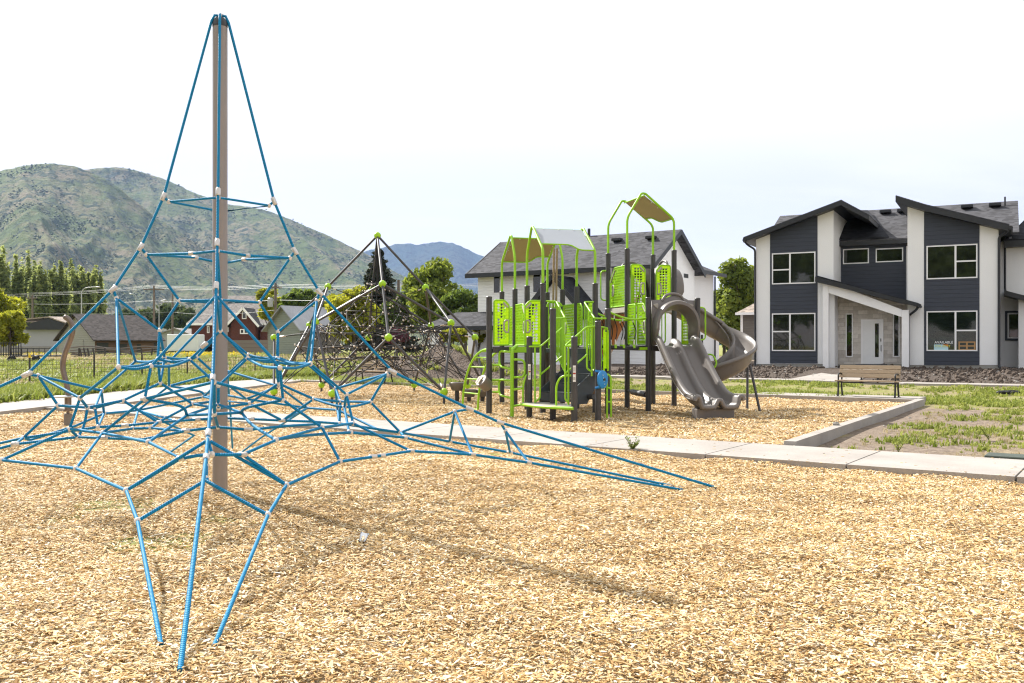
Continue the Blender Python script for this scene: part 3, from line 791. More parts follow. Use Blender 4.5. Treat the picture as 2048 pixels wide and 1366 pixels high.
    if len(ropes)>100:
        mb=MB()
        for pts,r in ropes[100:]: mb.tube(pts,r,8)
        part(T,'thin_ropes',mb,MAT['blue_rope'],50,kind='stuff')
    # fittings: ring clamps at the crossings and long crimps on the main ropes
    cl=[]
    def crimp(p,d,L=.075,r=.021): 
        m=MB(); d=Vector(d).normalized(); m.lathe([(r*.8,-L/2),(r,-L/2+.006),(r,L/2-.006),(r*.8,L/2)],p,14,d); return m
    for c in 'RFLB':
        for a,b,L in (('A','B',.085),('B','C',.085),('C','M',.09),('M','N',.10),('N','O',.09),('O',None,.08)):
            q=n[b+c] if b else GR[c]; pr=n[a+c]; cl.append((crimp(pr,q-pr,L,.024),'alu'))
    for a in ('b1','b2','b3','b4','Fe2','x1','k1','k2','w3','r10','r9','r8','x3','x4','w4'):
        cl.append((crimp(n[a],(1,-.2,0),.07,.020),'alu'))
    for p,d in (((353,842,9.2),(1,0,0)),((393,839,9.35),(1,0,.0)),((502,838,9.5),(1,0,0)),((251,851,9.0),(1,0,.05)),((372,861.6,8.4),(1,0,.1)),((497,859.5,8.45),(1,.1,0)),((746,913.2,8.3),(1,.3,.0)),((763,911.5,8.4),(1,.3,0)),((31,888,8.4),(1,0,0)),((647,868,8.3),(1,.3,0)),((408,690,8.6),(.7,0,.6)),((411,938,6.62),(0,.1,1)),((209,876,8.25),(1,0,0))):
        cl.append((crimp(at(*p),d,.075,.021),'alu'))
    skip=set('ABCMNO'); k=0
    done=[c for c in cl]
    for a,p in n.items():
        if a[0] in skip or a=='top' or a in('b1','b2','b3','b4','x1','k1','k2','w3','r10','r9','r8','x3','x4','w4'): continue
        m=MB(); m.ball(p,.0225,12,8,(1,1,1.12)); cl.append((m,'knot'))
    for m,mt in cl[:100]: part(T,'rope_clamp',m,MAT[mt],50)
    rest=MB()
    for m,mt in cl[100:]: rest.add(m.v,m.f)
    if rest.v: part(T,'hidden_clamps',rest,MAT['knot'],50,kind='stuff')
    # top shackles
    mb=MB(); mb.ball(n['top']+Vector((0,0,.0)),.028,10,6); mb.tube([n['top']+Vector((-.03,0,0)),n['top']+Vector((.035,0,.01))],.010,8); part(T,'top_shackle',mb,MAT['alu'],50)
build_net()

# ================================================================= ball-jointed climbing dome
def build_dome():
    c0=Vector((-4.0,27.0,0))
    T=thing('climbing_dome',c0,'dark steel climbing dome with lime balls and a black inner rope net','climbing frame')
    B={'T':(755,471,27.0),'l':(656,573,27.0),'f':(765,568,25.3),'r':(851,575,27.0),'b':(745,577,28.7),
       'F':(777,675,24.0),'Rr':(950,675,27.0),'Bb':(737,675,29.8),'Ll':(548,675,27.2),
       'fl':(631,644,25.1),'fr':(902,646,25.2),'br':(862,651,28.8),'bl':(619,650,28.6),
       '1':(664,787,23.9),'2':(888,784,23.9),'3':(548,783,25.6),'4':(643,770,29.4),'5':(828.5,770,30.2),'6':(935,771,29.0),'7':(968,772,26.0)}
    b={k:at(*v) for k,v in B.items()}
    E=['T-l','T-f','T-r','T-b','l-fl','l-bl','l-Ll','f-fl','f-fr','f-F','r-fr','r-br','r-Rr','b-bl','b-br','b-Bb',
       'F-1','F-2','Rr-7','Rr-6','Bb-4','Bb-5','Ll-3','fl-1','fr-2','br-5','br-6','bl-3','bl-4','fr-7','fl-3']
    for e in E:
        x,y=e.split('-'); mb=MB(); mb.tube([b[x],b[y]],.035,10); part(T,'frame_bar',mb,MAT['dark_tube'],50)
    for k,p in b.items():
        mb=MB(); mb.ball(p,.103,18,12); part(T,'joint_ball',mb,MAT['ball_green'],60)
        if k.isdigit():
            mb=MB(); mb.tube([p,(p.x,p.y,-.15)],.035,10); part(T,'ground_post',mb,MAT['dark_tube'],50)
    # inner net: rings on several levels tied to the balls and to each other
    net=MB(); cl=MB(); r=random.Random(3)
    c=V(-3.95,27,0); levels=[(3.30,.28,6),(2.85,.60,8),(2.40,1.0,12),(2.0,1.6,16),(1.85,2.0,20),(1.45,2.15,20),(1.10,2.0,18),(.80,1.5,14)]
    rings=[]
    for z,rad,m in levels:
        rings.append([Vector((c.x+rad*r.uniform(.9,1.1)*math.cos(6.283*i/m+z),c.y+rad*r.uniform(.9,1.1)*math.sin(6.283*i/m+z),z+r.uniform(-.07,.07))) for i in range(m)])
    for g in rings: net.tube(g+[g[0]],.012,5)
    inner=[]
    for z,rad,m in ((2.0,.5,6),(2.0,1.0,10),(1.45,.6,6),(1.45,1.1,10),(1.45,1.6,14),(1.1,.9,8),(1.1,1.4,12),(.85,.7,8)):
        g=[Vector((c.x+rad*math.cos(6.283*i/m+z*2),c.y+rad*math.sin(6.283*i/m+z*2),z+r.uniform(-.08,.08))) for i in range(m)]; inner.append(g); net.tube(g+[g[0]],.011,5)
    allp=[p for g in rings+inner for p in g]
    for p in allp:
        near=sorted(allp,key=lambda q:(q-p).length)[2:9]; r.shuffle(near)
        for q in near[:2]: net.tube([p,q],.010,4,caps=False)
    for g,h in zip(rings,rings[1:]):
        for i,p in enumerate(h):
            for q in sorted(g,key=lambda q:(q-p).length)[:1 if i%2 else 2]: net.tube([p,q],.011,5)
    for p in rings[0]: net.tube([p,b['T']+V(0,0,-.35)],.011,5)
    for i in range(5):
        a=i*1.257; net.tube([b['T']+V(0,0,-.1),V(c.x+.12*math.cos(a),c.y+.12*math.sin(a),3.3)],.012,5)
    net.tube([V(c.x,c.y,4.5),V(c.x,c.y,.8)],.016,6)
    def tie(k,q): net.tube([b[k],q],.012,6); cl.tube([lerp(b[k],q,.16),lerp(b[k],q,.26)],.020,6)
    for k in ('l','f','r','b'): tie(k,min(rings[1],key=lambda q:(q-b[k]).length))
    for k in ('F','Rr','Bb','Ll','fl','fr','br','bl'):
        for q in sorted(rings[4],key=lambda q:(q-b[k]).length)[:3]: tie(k,q)
    for k in '1234567':
        for q in sorted(rings[6],key=lambda q:(q-b[k]).length)[:3]: tie(k,q)
    for g in rings+inner:
        for p in g: cl.ball(p,.031,6,5)
    for g,h in zip(rings,rings[1:]):
        for p,q in zip(g,h): cl.ball((p+q)/2,.026,6,5)
    part(T,'rope_net',net,MAT['net_rope'],60); part(T,'net_clamps',cl,MAT['net_clamp'],60,kind='stuff')
build_dome()
# ================================================================= play structure
def build_play():
    U=V(1.175,.33,0); W=V(-.33,1.175,0); uh=U.normalized(); wh=W.normalized(); Z=V(0,0,1)
    p5=V(.68,20.3,0); p11=p5+U; p4=p5+W; p10=p11+W
    p3=V(.073,22.5,0); p9=p3+U; p2=p3+W; p8=p9+W
    p1=p5-U; SL=V(3.074,20.86,0); SR=SL+U; Nn=SL+W; Rr=SR+W; Ll=Nn+W; Bb=Rr+W
    p6=V(.364,19.35,0); p7=V(.84,19.0,0); p12=V(1.22,18.1,0); p13=V(1.72,18.5,0); p14=V(2.07,19.97,0)
    T=thing('play_structure',(1.8,20.8,0),'large lime green and charcoal play structure with decks, stairs, roofs and grey slides','play structure')
    H={}
    for p,z in ((p1,2.54),(p5,2.85),(p11,2.87),(p4,2.87),(p10,2.87),(p3,2.86),(p9,2.86),(p2,2.86),(p8,2.86),(p6,1.67),(p7,2.245),(p12,1.66),(p13,1.97),(p14,2.28),(SL,2.57),(SR,2.57),(Nn,3.79),(Rr,3.79),(Ll,3.79),(Bb,3.79)):
        mb=MB(); r=.0635
        prof=[(r,-.25),(r,z-.03),(r*1.04,z-.028),(r*1.04,z-.006),(r*.85,z+.008),(0,z+.012)]
        mb.lathe(prof,p,20,None,False)
        part(T,'post',mb,MAT['post_paint'],40)
    for p in (p6,p12):
        d=V(-p.x,-p.y,0).normalized(); q=p+d*.0645+V(0,0,1.05)
        s=Z.cross(d)
        mb=MB()
        rows=[]
        for k in range(-2,3):
            a=k*.22; dd=d*math.cos(a)+s*math.sin(a); rows.append([p+dd*.0655+Z*.78,p+dd*.0655+Z*1.10])
        mb.grid(rows); st=part(T,'label_sticker',mb,MAT['sticker'])
        mb=MB(); rows=[]
        for k in range(-2,3):
            a=k*.2; dd=d*math.cos(a)+s*math.sin(a); rows.append([p+dd*.0664+Z*.93,p+dd*.0664+Z*.96])
        mb.grid(rows); part(st,'print_band',mb,MAT['sticker_red'])
        mb=MB()
        for zz in (.82,.84,.86,.99,1.01,1.03,1.05): 
            rows=[]
            for k in range(-2,3):
                a=k*.16; dd=d*math.cos(a)+s*math.sin(a); rows.append([p+dd*.0664+Z*zz,p+dd*.0664+Z*(zz+.008)])
            mb.grid(rows)
        part(st,'print_lines',mb,MAT['post_paint'])
    def deck(name,poly,z,mat='deck_slate',th=.09,shrink=0.0):
        mb=MB(); mb.prism([q+Z*z for q in poly],(0,0,-th)); return part(T,name,mb,MAT[mat],None,bevel=.008)
    deck('deck',[p1,p5,p4],1.42); deck('deck',[p5,p11,p10,p4],1.42); deck('deck',[p4,p10,p9,p3],1.418,th=.085); deck('deck',[p3,p9,p8,p2],1.42)
    deck('deck',[SL,SR,Rr,Nn],1.46); deck('deck',[Nn,Rr,Bb,Ll],2.37)
    # grey and lime fascia bars on deck edges
    def edge(a,b,z,h,mat,f0=0.0,f1=1.0,off=.012):
        a2=lerp(a,b,f0); b2=lerp(a,b,f1); n=(b-a).cross(Z).normalized()
        mb=MB(); mb.bar(a2+n*off+Z*z,b2+n*off+Z*z,.035,h); return part(T,'deck_edge',mb,MAT[mat],None,bevel=.006)
    edge(p1,p5,1.40,.12,'post_paint',.06,.36); edge(p1,p5,1.40,.13,'lime_tube',.36,.70); edge(p1,p5,1.40,.12,'post_paint',.70,.95)
    edge(Nn,Rr,2.34,.12,'handle_grey',.06,.94); edge(Ll,Nn,2.34,.12,'handle_grey',.06,.94); edge(SL,SR,1.42,.12,'post_paint',.06,.94); edge(p11,p10,1.40,.12,'post_paint',.06,.94)
    def tubes(name,paths,r=.019,rad=.06,mat='lime_tube',parent=None,n=8):
        mb=MB()
        for q in paths: mb.tube(round_path(q,rad,5),r,n)
        return part(parent or T,name,mb,MAT[mat],60)
    # gabled shade roofs
    def roof(a0,a1,b0,b1,zs,za,f,slope,pm,ztop):
        """two arches a0-a1 and b0-b1, apex at fraction f; slope=0 panel on first side, 1 on second"""
        r=.029
        for x,y in ((a0,a1),(b0,b1)):
            ap=lerp(x,y,f); d=(y-x).normalized()
            tubes('roof_arch',[[x+Z*(ztop-.1),x+Z*zs,ap-d*.05+Z*za,ap+d*.05+Z*za,y+Z*zs,y+Z*(ztop-.1)]],r,.13)
        s0,s1=(a0,b0) if slope==0 else (a1,b1)
        A=lerp(a0,a1,f); Bp=lerp(b0,b1,f)
        def pt(u,w): # u across arches 0..1, w down the slope 0..1
            top=lerp(A,Bp,u)+Z*(za-.03); lo=lerp(s0,s1,u)+Z*(zs+.0)
            return lerp(top,lo,w)
        side=[(.03,.04),(.97,.04),(.97,.74 if slope else .98),(.78,.74 if slope else .98),(.70,.76 if slope else .96),(.60,.94 if slope else .78),(.52,.98 if slope else .74),(.03,.98 if slope else .74)]
        nrm=(pt(1,0)-pt(0,0)).cross(pt(0,1)-pt(0,0)).normalized()
        if nrm.z<0: nrm=-nrm
        pl=[pt(*q) for q in side]
        mb=MB(); mb.prism([q+nrm*.004 for q in pl],nrm*.012); pn=part(T,'roof_panel',mb,MAT[pm])
        tubes('panel_rail',[[pt(0,.03),pt(1,.03)],[pl[2]+(pt(1,.7)-pt(.97,.7))]+pl[2:]+[pt(0,.98 if slope else .74)]],.017,.08)
        mb=MB()
        for u in (.2,.5,.8):
            for w in (.06,):
                q=pt(u,w)+nrm*.02; mb.lathe([(.016,-.04),(.016,.004),(0,.006)],q,10,nrm)
        for w in (.3,.5):
            for u in (.045,.955): mb.lathe([(.014,-.04),(.014,.004),(0,.006)],pt(u,w)+nrm*.018,8,nrm)
        part(pn,'bolt',mb,MAT['alu'],40)
    roof(p5,p4,p11,p10,3.60,4.19,.66,0,'white_panel',2.86)
    roof(p3,p2,p9,p8,3.62,4.20,.30,1,'tan_panel',2.86)
    roof(Nn,Rr,Ll,Bb,4.54,5.13,.34,1,'tan_panel',3.80)
    # perforated guard panels
    def gpanel(a,b,f0,f1,z0,z1,cut=0,mat='lime_panel',off=0.0,insert=True,seed=0,cell=.064):
        A=lerp(a,b,f0); Bq=lerp(a,b,f1); d=(Bq-A); Wd=d.length; d.normalize(); n=d.cross(Z).normalized()
        rr=random.Random(seed); nx=max(3,int(Wd/cell)); nz=max(5,int((z1-z0)/cell)); cx=Wd/nx; cz=(z1-z0)/nz
        mb=MB(); c=.30*Wd
        def P(x,z):
            # sloped upper corner
            if cut and z>z1-z0-c:
                lim=(z1-z0)-z; 
                if cut==1: x=max(x,(c-lim)) if True else x
                else: x=min(x,Wd-(c-lim))
            return A+d*x+n*off+Z*(z0+z)
        for i in range(nx):
            for j in range(nz):
                x0,x1,y0,y1=i*cx,(i+1)*cx,j*cz,(j+1)*cz
                o=[P(x0,y0),P(x1,y0),P(x1,y1),P(x0,y1)]
                solid=(i in(0,nx-1) or j in(0,nz-1) or rr.random()<.10)
                if solid: mb.add(o,[(0,1,2,3)])
                else:
                    m=sum(o,Vector())/4; k=.80
                    h=[]
                    for t in range(8):
                        aa=math.pi/8+t*math.pi/4+math.pi; h.append(m+d*math.cos(aa)*cx*.5*k+Z*math.sin(aa)*cz*.5*k)
                    # octagonal hole in the cell
                    vs=o+h; fs=[(0,1,4+1,4+0),(1,4+2,4+1),(1,2,4+3,4+2),(2,4+4,4+3),(2,3,4+5,4+4),(3,4+6,4+5),(3,0,4+7,4+6),(0,4+0,4+7)]
                    mb.add(vs,fs)
        pn=part(T,'guard_panel',mb,MAT[mat],None,solid=.012)
        hh=z1-z0
        out=[P(0,0),P(Wd,0),P(Wd,hh-c if cut==2 else hh),]+([P(Wd-c,hh)] if cut==2 else [])+([P(c,hh),P(0,hh-c)] if cut==1 else [P(0,hh)])+[P(0,0)]
        fr=MB(); fr.tube(round_path(out,.05,4),.017,8); part(pn,'panel_frame',fr,MAT['lime_tube'],60)
        if insert:
            ins=MB(); x=Wd*(.72 if cut==2 else .28)
            for zz,hl in ((hh*.42,.26),):
                q=A+d*(Wd*(.80 if cut==2 else .20))+n*off+Z*(z0+zz)
                ring=[q+d*.05*sx+Z*hl*.5*sz for sx,sz in ((-1,-.6),(-.2,-1),(1,-1),(1,1),(-.2,1),(-1,.6))] if cut==2 else [q+d*.05*sx+Z*hl*.5*sz for sx,sz in ((1,-.6),(.2,-1),(-1,-1),(-1,1),(.2,1),(1,.6))]
                ins.tube(ring+[ring[0]],.022,8)
            q0=(P(Wd,hh-c*1.0),P(Wd-c,hh)) if cut==2 else (P(0,hh-c),P(c,hh))
            dd=(q0[0]-q0[1]); sh=V(0,0,-.05)+(d*-.03 if cut==2 else d*.03)
            if cut: ins.tube([q0[1]+sh,q0[0]+sh],.024,8)
            part(pn,'handle_insert',ins,MAT['handle_grey'],60)
        return pn
    gz=1.50; gt=2.47
    gpanel(p1,p5,.09,.37,gz,gt,2,seed=1); gpanel(p1,p5,.66,.97,gz,gt,1,seed=2)
    
    gpanel(p4,p3,.05,.95,gz,gt,1,seed=4); gpanel(p3,p2,.08,.92,gz,gt-.06,0,seed=5,insert=False)
    gpanel(p2,p8,.08,.45,gz,gt,2,seed=6); gpanel(p9,p10,.06,.94,gz,gt,0,seed=7)
    gpanel(p8,p9,.1,.9,gz,gt,1,seed=8); gpanel(p10,p11,.62,.95,gz,gt,1,seed=9,insert=False); gpanel(p10,p11,.05,.30,gz,gt,2,seed=10,insert=False)
    gpanel(p9,p8,.12,.88,gz,gt,0,off=.08,seed=12,insert=False)
    gpanel(Nn,Rr,.08,.38,2.44,3.42,2,seed=13); gpanel(Nn,Rr,.62,.92,2.44,3.42,1,seed=14); gpanel(Ll,Nn,.12,.93,2.44,3.40,1,seed=15)
    gpanel(SL,Nn,.10,.50,1.52,2.45,1,seed=16); gpanel(SL,Nn,.60,.95,1.52,2.45,0,seed=17,insert=False)
    gpanel(Rr,SR,.35,.95,1.52,2.30,0,seed=18,insert=False,cell=.07)
    # picket barriers
    def pickets(a,b,z0,z1,nn,name='picket_barrier',rad=.09):
        d=b-a; mb=MB(); mb.tube(round_path([a+Z*z0,a+Z*z1,b+Z*z1,b+Z*z0,a+Z*z0],rad,4),.018,8)
        for i in range(1,nn): mb.tube([a+d*(i/nn)+Z*z0,a+d*(i/nn)+Z*z1],.013,6)
        return part(T,name,mb,MAT['lime_tube'],60)
    pickets(lerp(Nn,Rr,.42)-wh*.03,lerp(Nn,Rr,.80)-wh*.03,1.54,2.32,5)
    tubes('ladder_bar',[[lerp(Nn,Rr,.40)-wh*.06+Z*1.3,lerp(Nn,Rr,.40)-wh*.06+Z*2.35],[lerp(Nn,Rr,.28)-wh*.06+Z*1.75,lerp(Nn,Rr,.44)-wh*.06+Z*1.75],[lerp(Nn,Rr,.28)-wh*.06+Z*2.1,lerp(Nn,Rr,.44)-wh*.06+Z*2.1]],.018)
    # ---- stairs: transfer deck, lower flight, middle deck, upper flight
    def S(px,py,Y): return at(px,py,Y)
    tl=V(.20,19.28,0); tr=V(1.19,18.02,0)
    fr=[tl]+[lerp(tl,tr,t)+ (V(-.75,-.62,0).normalized())*(.17*math.sin(math.pi*t)) for t in (.12,.3,.5,.7,.88)]+[tr]
    back=[V(1.25,18.8,0),V(.70,19.5,0)]
    mb=MB(); mb.prism([q+Z*.30 for q in fr+back],(0,0,-.05)); part(T,'transfer_step',mb,MAT['handle_grey'],None,bevel=.006)
    tubes('step_rim',[[q+Z*.262 for q in fr]],.032,.1)
    A=V(.604,19.6,0); Bq=V(1.185,18.9,0); run=V(.77,.64,0).normalized()
    mb=MB(); zs=[.33,.52,.71,.90]; rn=.26
    for i in range(3):
        a=A+run*rn*i; b=Bq+run*rn*i
        mb.prism([a+Z*zs[i],b+Z*zs[i],b+Z*zs[i+1],a+Z*zs[i+1]],run*.02)      # riser
        c=a+run*rn; e=b+run*rn
        mb.prism([a+Z*(zs[i+1]),b+Z*zs[i+1],e+Z*zs[i+1],c+Z*zs[i+1]],Z*-.02)   # tread
    part(T,'stair_treads',mb,MAT['deck_slate'],None)
    for s in (A,Bq):
        o=(s-lerp(A,Bq,.5)).normalized()*.02
        q=[s+Z*.28,s+Z*.55,s+run*rn*3+Z*1.06,s+run*rn*3.35+Z*1.06,s+run*rn*3.35+Z*.84,s+run*.45+Z*.28]
        mb=MB(); mb.prism([x+o for x in q],o*1.2); part(T,'stair_stringer',mb,MAT['deck_slate'],None,bevel=.006)
    e=A+run*rn*3; f=Bq+run*rn*3
    deck('deck',[e,f,V(1.72,18.6,0)*1.0,V(2.0,19.9,0),V(1.93,20.35,0),V(.95,20.12,0)],.90,th=.08)
    # upper flight up to the first roofed deck
    a0=lerp(p5,p11,.40)+wh*-.66; b0=lerp(p5,p11,.98)+wh*-.66; zs=[.90,1.03,1.16,1.29,1.42]; rn=.165
    mb=MB()
    for i in range(4):
        a=a0+wh*rn*i; b=b0+wh*rn*i
        mb.prism([a+Z*zs[i],b+Z*zs[i],b+Z*(zs[i+1]-.004),a+Z*(zs[i+1]-.004)],wh*.015)
        mb.prism([a+Z*zs[i+1],b+Z*zs[i+1],b+wh*rn+Z*zs[i+1],a+wh*rn+Z*zs[i+1]],Z*-.015)
    part(T,'stair_treads',mb,MAT['deck_slate'],None)
    for s,o in ((a0,-uh),(b0,uh)):
        mb=MB(); mb.prism([x+o*.01 for x in (s+Z*.86,s+Z*1.10,s+wh*.66+Z*1.62,s+wh*.66+Z*1.34,s+wh*.1+Z*.86)],o*.025); part(T,'stair_stringer',mb,MAT['deck_slate'],None)
    # hand rails of the stairs
    tubes('hand_rail',[[S(1058,693,19.3),S(1081,693,19.25),S(1107,671,19.1),S(1124,656,19.3)],[S(1081,749,19.25),S(1124,713,19.3)],[S(1081,693,19.25),S(1080,797,19.2),S(1071,803,19.2),S(1070,806,19.2)],[S(1070,694,19.3),S(1070,806,19.2)]],.019,.06)
    tubes('hand_rail',[[S(1195,653,18.5),S(1173,654,18.5),S(1130,692,18.15),S(1146,693.5,18.1)],[S(1130.5,692,18.15),S(1130.5,799,18.2),S(1137,806,18.2),S(1137,810,18.2)],[S(1137,694,18.15),S(1137,808,18.2)],[S(1131,747,18.15),S(1174,709,18.5)],[S(1174,655,18.5),S(1174,738,18.6),S(1184,743,18.6),S(1184,752,18.6)],[S(1184,655,18.5),S(1184,752,18.6)]],.019,.06)
    tubes('grab_rail',[[S(1112.5,813,18.35),S(1112.5,770,18.35),S(1122,752,18.25),S(1146,751,18.15)]],.021,.22)
    tubes('grab_rail',[[S(1046,809,19.35),S(1046,772,19.35),S(1052,751,19.35),S(1058,746,19.35)]],.021,.2)
    mb=MB()
    for px,py,Y in ((1146,751,18.09),(1058,746.5,19.3),(1146,812,18.08),(1056,806,19.33)):
        mb.box(at(px,py,Y),(.03,.03,.11))
    part(T,'rail_bracket',mb,MAT['lime_tube'])
    def stair_barrier(pts,nn,zb):
        top=pts; mb=MB(); mb.tube(round_path(top,.05,4),.020,8)
        L=top[1]; R_=top[2]
        for i in range(nn+1):
            t=i/nn; q=lerp(L,R_,t); mb.tube([q,V(q.x,q.y,zb(t))],.0125,6)
        mb.tube([V(L.x,L.y,zb(0)),V(R_.x,R_.y,zb(1))],.016,6)
        part(T,'picket_barrier',mb,MAT['lime_tube'],60)
    stair_barrier([S(1190,604,20.6),S(1168.7,604,20.55),S(1189.5,637,19.75),S(1212,637,19.9)],6,lambda t:1.30-.38*t)
    stair_barrier([S(1090,602,20.3),S(1112.7,603,20.35),S(1130,636,19.5),S(1110,637,19.1)],7,lambda t:1.30-.38*t)
    stair_barrier([S(1094,614,20.4),S(1097,604,20.4),S(1120,606,20.45),S(1124,612,20.5)],5,lambda t:1.44)
    # ---- climbing loops on a single pole
    q=V(0,19.5,0)
    tubes('climber_pole',[[q+V(0,0,-.2),q+Z*1.40,lerp(p1,p5,.5)+Z*1.47]],.040,.12)
    lo=[[S(1026,719,19.5),S(1049,719,19.5),S(1050,754,19.4),S(1028,754.5,19.5)],[S(1026,779,19.5),S(1044,777,19.3)],[S(1027,812,19.5),S(1044,809,19.4)],
        [S(1022,738,19.5),S(999,733,19.9),S(998,702,20.0),S(1022,704,19.5)],[S(1022,796,19.5),S(998,790,19.9),S(998,759,20),S(1022,761,19.5)],
        [S(985,730,20.0),S(1000,730,19.95)],[S(985,760,20.0),S(1000,760,19.95)],[S(985,784,20.0),S(998,784,19.95)]]
    tubes('climber_loop',lo,.024,.13)
    # ---- arched ladder at the left
    base=[V(-1.20,22.5,0),V(-.80,21.75,0)]; top=[V(-.56,21.2,0),V(-.16,20.55,0)]
    rails=[]
    for b_,t_ in zip(base,top):
        pts=[]
        for k in range(13):
            a=k/12*math.pi/2; h=lerp(t_,b_,math.cos(a)); pts.append(V(h.x,h.y,0)+Z*(1.42*math.sin(a)*1.0+ -.02))
        pts=[V(b_.x,b_.y,-.12)]+pts
        rails.append(pts)
    mb=MB()
    for r_ in rails: mb.tube(r_,.027,10)
    for k in (1,3,5,7,9,11): mb.tube([rails[0][k],rails[1][k]],.017,8)
    part(T,'arched_ladder',mb,MAT['lime_tube'],60)
    # drum seat on the first post
    c=at(966,764,19.8); ax=V(-.62,-.5,.6).normalized()
    mb=MB(); mb.lathe([(.10,-.20),(.135,-.16),(.145,0),(.15,.02),(.15,.06),(.135,.075)],c,24,ax); dr=part(T,'drum',mb,MAT['stool_plastic'],40)
    mb=MB()
    for k in (-.06,0,.06): mb.box(c+ax*.083+uh*k,(.05,.17,.012),rot=ax.to_track_quat('Z','Y').to_matrix())
    part(dr,'drum_slats',mb,MAT['tan_panel'])
    # blue play wheel
    c=at(1205,759,18.35); ax=V(-.55,-.83,0).normalized()
    ax=V(.80,-.60,0)
    mb=MB(); mb.lathe([(0,-.035),(.13,-.035),(.175,-.02),(.185,.0),(.175,.022),(.12,.035),(.0,.038)],c,28,ax,False); wl=part(T,'play_wheel',mb,MAT['blue_plastic'],40)
    mb=MB(); mb.lathe([(.035,.03),(.032,.055),(0,.06)],c,14,ax); part(wl,'wheel_hub',mb,MAT['black_metal'],40)
    side=Z.cross(ax); mb=MB()
    for k in range(5): mb.box(c+ax*.042+side*(-.05+.02*k)+Z*(.09-.06*k),(.018,.03,.018))
    part(wl,'raised_marks',mb,MAT['sign_blue'])
    mb=MB()
    for s_ in (1,-1): mb.tube([c+Z*.15*s_-ax*.01,c+Z*.17*s_-ax*.14+side*-.05],.022,8)
    part(wl,'wheel_bracket',mb,MAT['blue_plastic'],40)
    # tall loops near the middle post
    tubes('grab_loop',[[S(1214,836,18.7),S(1214,748,18.7),S(1221,752,18.7),S(1222,760,18.7),S(1222,834,18.7)],[S(1214,775,18.7),S(1222,777,18.7)],[S(1214,803,18.7),S(1222,805,18.7)]],.020,.05)
    mb=MB(); a=S(1208,0,19.6); b=S(1216,0,19.6); a.z=b.z=0
    mb.tube(round_path([a+Z*.95,a+Z*1.8,lerp(a,b,.5)+Z*1.87,b+Z*1.8,b+Z*.95],.05,4),.018,8)
    mb.prism([a+Z*1.0+V(.015,0,0),b+Z*1.0-V(.015,0,0),b+Z*1.78-V(.015,0,0),a+Z*1.78+V(.015,0,0)],V(0,.012,0)); part(T,'narrow_panel',mb,MAT['lime_panel'],60)
    tubes('wire_ladder',[[S(1203,655,19.8),S(1203,760,19.8)]]+[[S(1203,y,19.8),S(1212,y,19.8)] for y in (676,698,722,745,790)],.010)
    tubes('grab_loop',[[p13+Z*1.86+V(.02,.02,0),lerp(p13,p14,.5)+Z*1.87,p14+Z*1.86]],.018)
    # ---- suspension bridge from the middle post to the slide deck
    a=p14+V(.05,.1,0); b=SL+V(-.04,.0,0); d=b-a; off=wh*.75
    for o in (V(0,0,0),off):
        pts=[a+o+d*t+Z*(2.21-.10*math.sin(math.pi*t*.9)-.07*t) for t in [i/10 for i in range(11)]]
        mb=MB(); mb.tube(pts,.024,10); part(T,'bridge_rail',mb,MAT['lime_tube'],60)
        for t in (.12,.34,.62):
            q=a+o+d*t; top=q+Z*(2.20-.10*math.sin(math.pi*t*.9)); lowp=q+d*.03+Z*1.52
            mb=MB(); mb.tube(catmull([top+Z*-.1,lerp(top,lowp,.5)+d*(.06 if t<.5 else .07),lowp+Z*.08],6),.012,6); h=part(T,'bridge_hanger',mb,MAT['rubber_black'],60)
            mb=MB(); mb.tube([top,top+Z*-.1],.016,6); mb.tube([lowp+Z*.1,lowp+Z*-.02],.018,6); part(h,'chain_end',mb,MAT['alu'],60)
            mb=MB(); mb.box(lowp+Z*-.05,(.06,.05,.08)); part(h,'bridge_clip',mb,MAT['lime_tube'])
    mb=MB()
    for i in range(9):
        t=(i+.5)/9; q=a+d*t+Z*(1.46-.03*math.sin(math.pi*t)); mb.bar(q,q+off,.135,.075)
    part(T,'bridge_planks',mb,MAT['rubber_black'],None,bevel=.01)
    mb=MB(); mb.bar(lerp(a,b,.78)+Z*1.42-wh*.03,b+Z*1.42-wh*.03,.05,.06); part(T,'bridge_bracket',mb,MAT['lime_tube'],None)
    # ---- slides
    def sweep(path,prof,name,mat='slide_plastic',th=.028,flare=None):
        """path: list of (point, right vector); prof: list of (a,b)"""
        rows=[]
        for i,(p,r) in enumerate(path):
            a0=path[max(i-1,0)][0]; a1=path[min(i+1,len(path)-1)][0]; t=(a1-a0).normalized(); n=r.cross(t).normalized()
            if n.z<0: n=-n
            fa,fb=flare(i/(len(path)-1)) if flare else (1,1)
            rows.append([p+r*x*fa+n*y*fb for x,y in prof])
        mb=MB(); mb.grid(rows); return part(T,name,mb,MAT[mat],60,solid=th)
    half=[(0,.165),(.035,.155),(.07,.07),(.11,.012),(.17,0),(.30,0),(.37,.02),(.405,.10),(.42,.21),(.445,.245),(.475,.25),(.505,.225),(.52,.16)]
    prof=[(-x,y) for x,y in reversed(half[1:])]+half
    st=lerp(SL,SR,.5)-wh*.0; dv=-wh
    sz=[(0,1.47),(.10,1.465),(.22,1.42),(.45,1.20),(.75,.90),(1.05,.63),(1.30,.44),(1.52,.315),(1.72,.25),(1.9,.225),(2.05,.222),(2.16,.235)]
    P=catmull([st+dv*s_+Z*z_ for s_,z_ in sz],4)
    m=len(P)
    def fl(t):
        k=float(sstep(t,.80,1.0)); return (1+.06*k,1-.10*k)
    sl=sweep([(p,uh) for p in P],prof,'double_slide',flare=fl,th=.03)
    # rolled exit lip and base
    end=P[-1]; mb=MB()
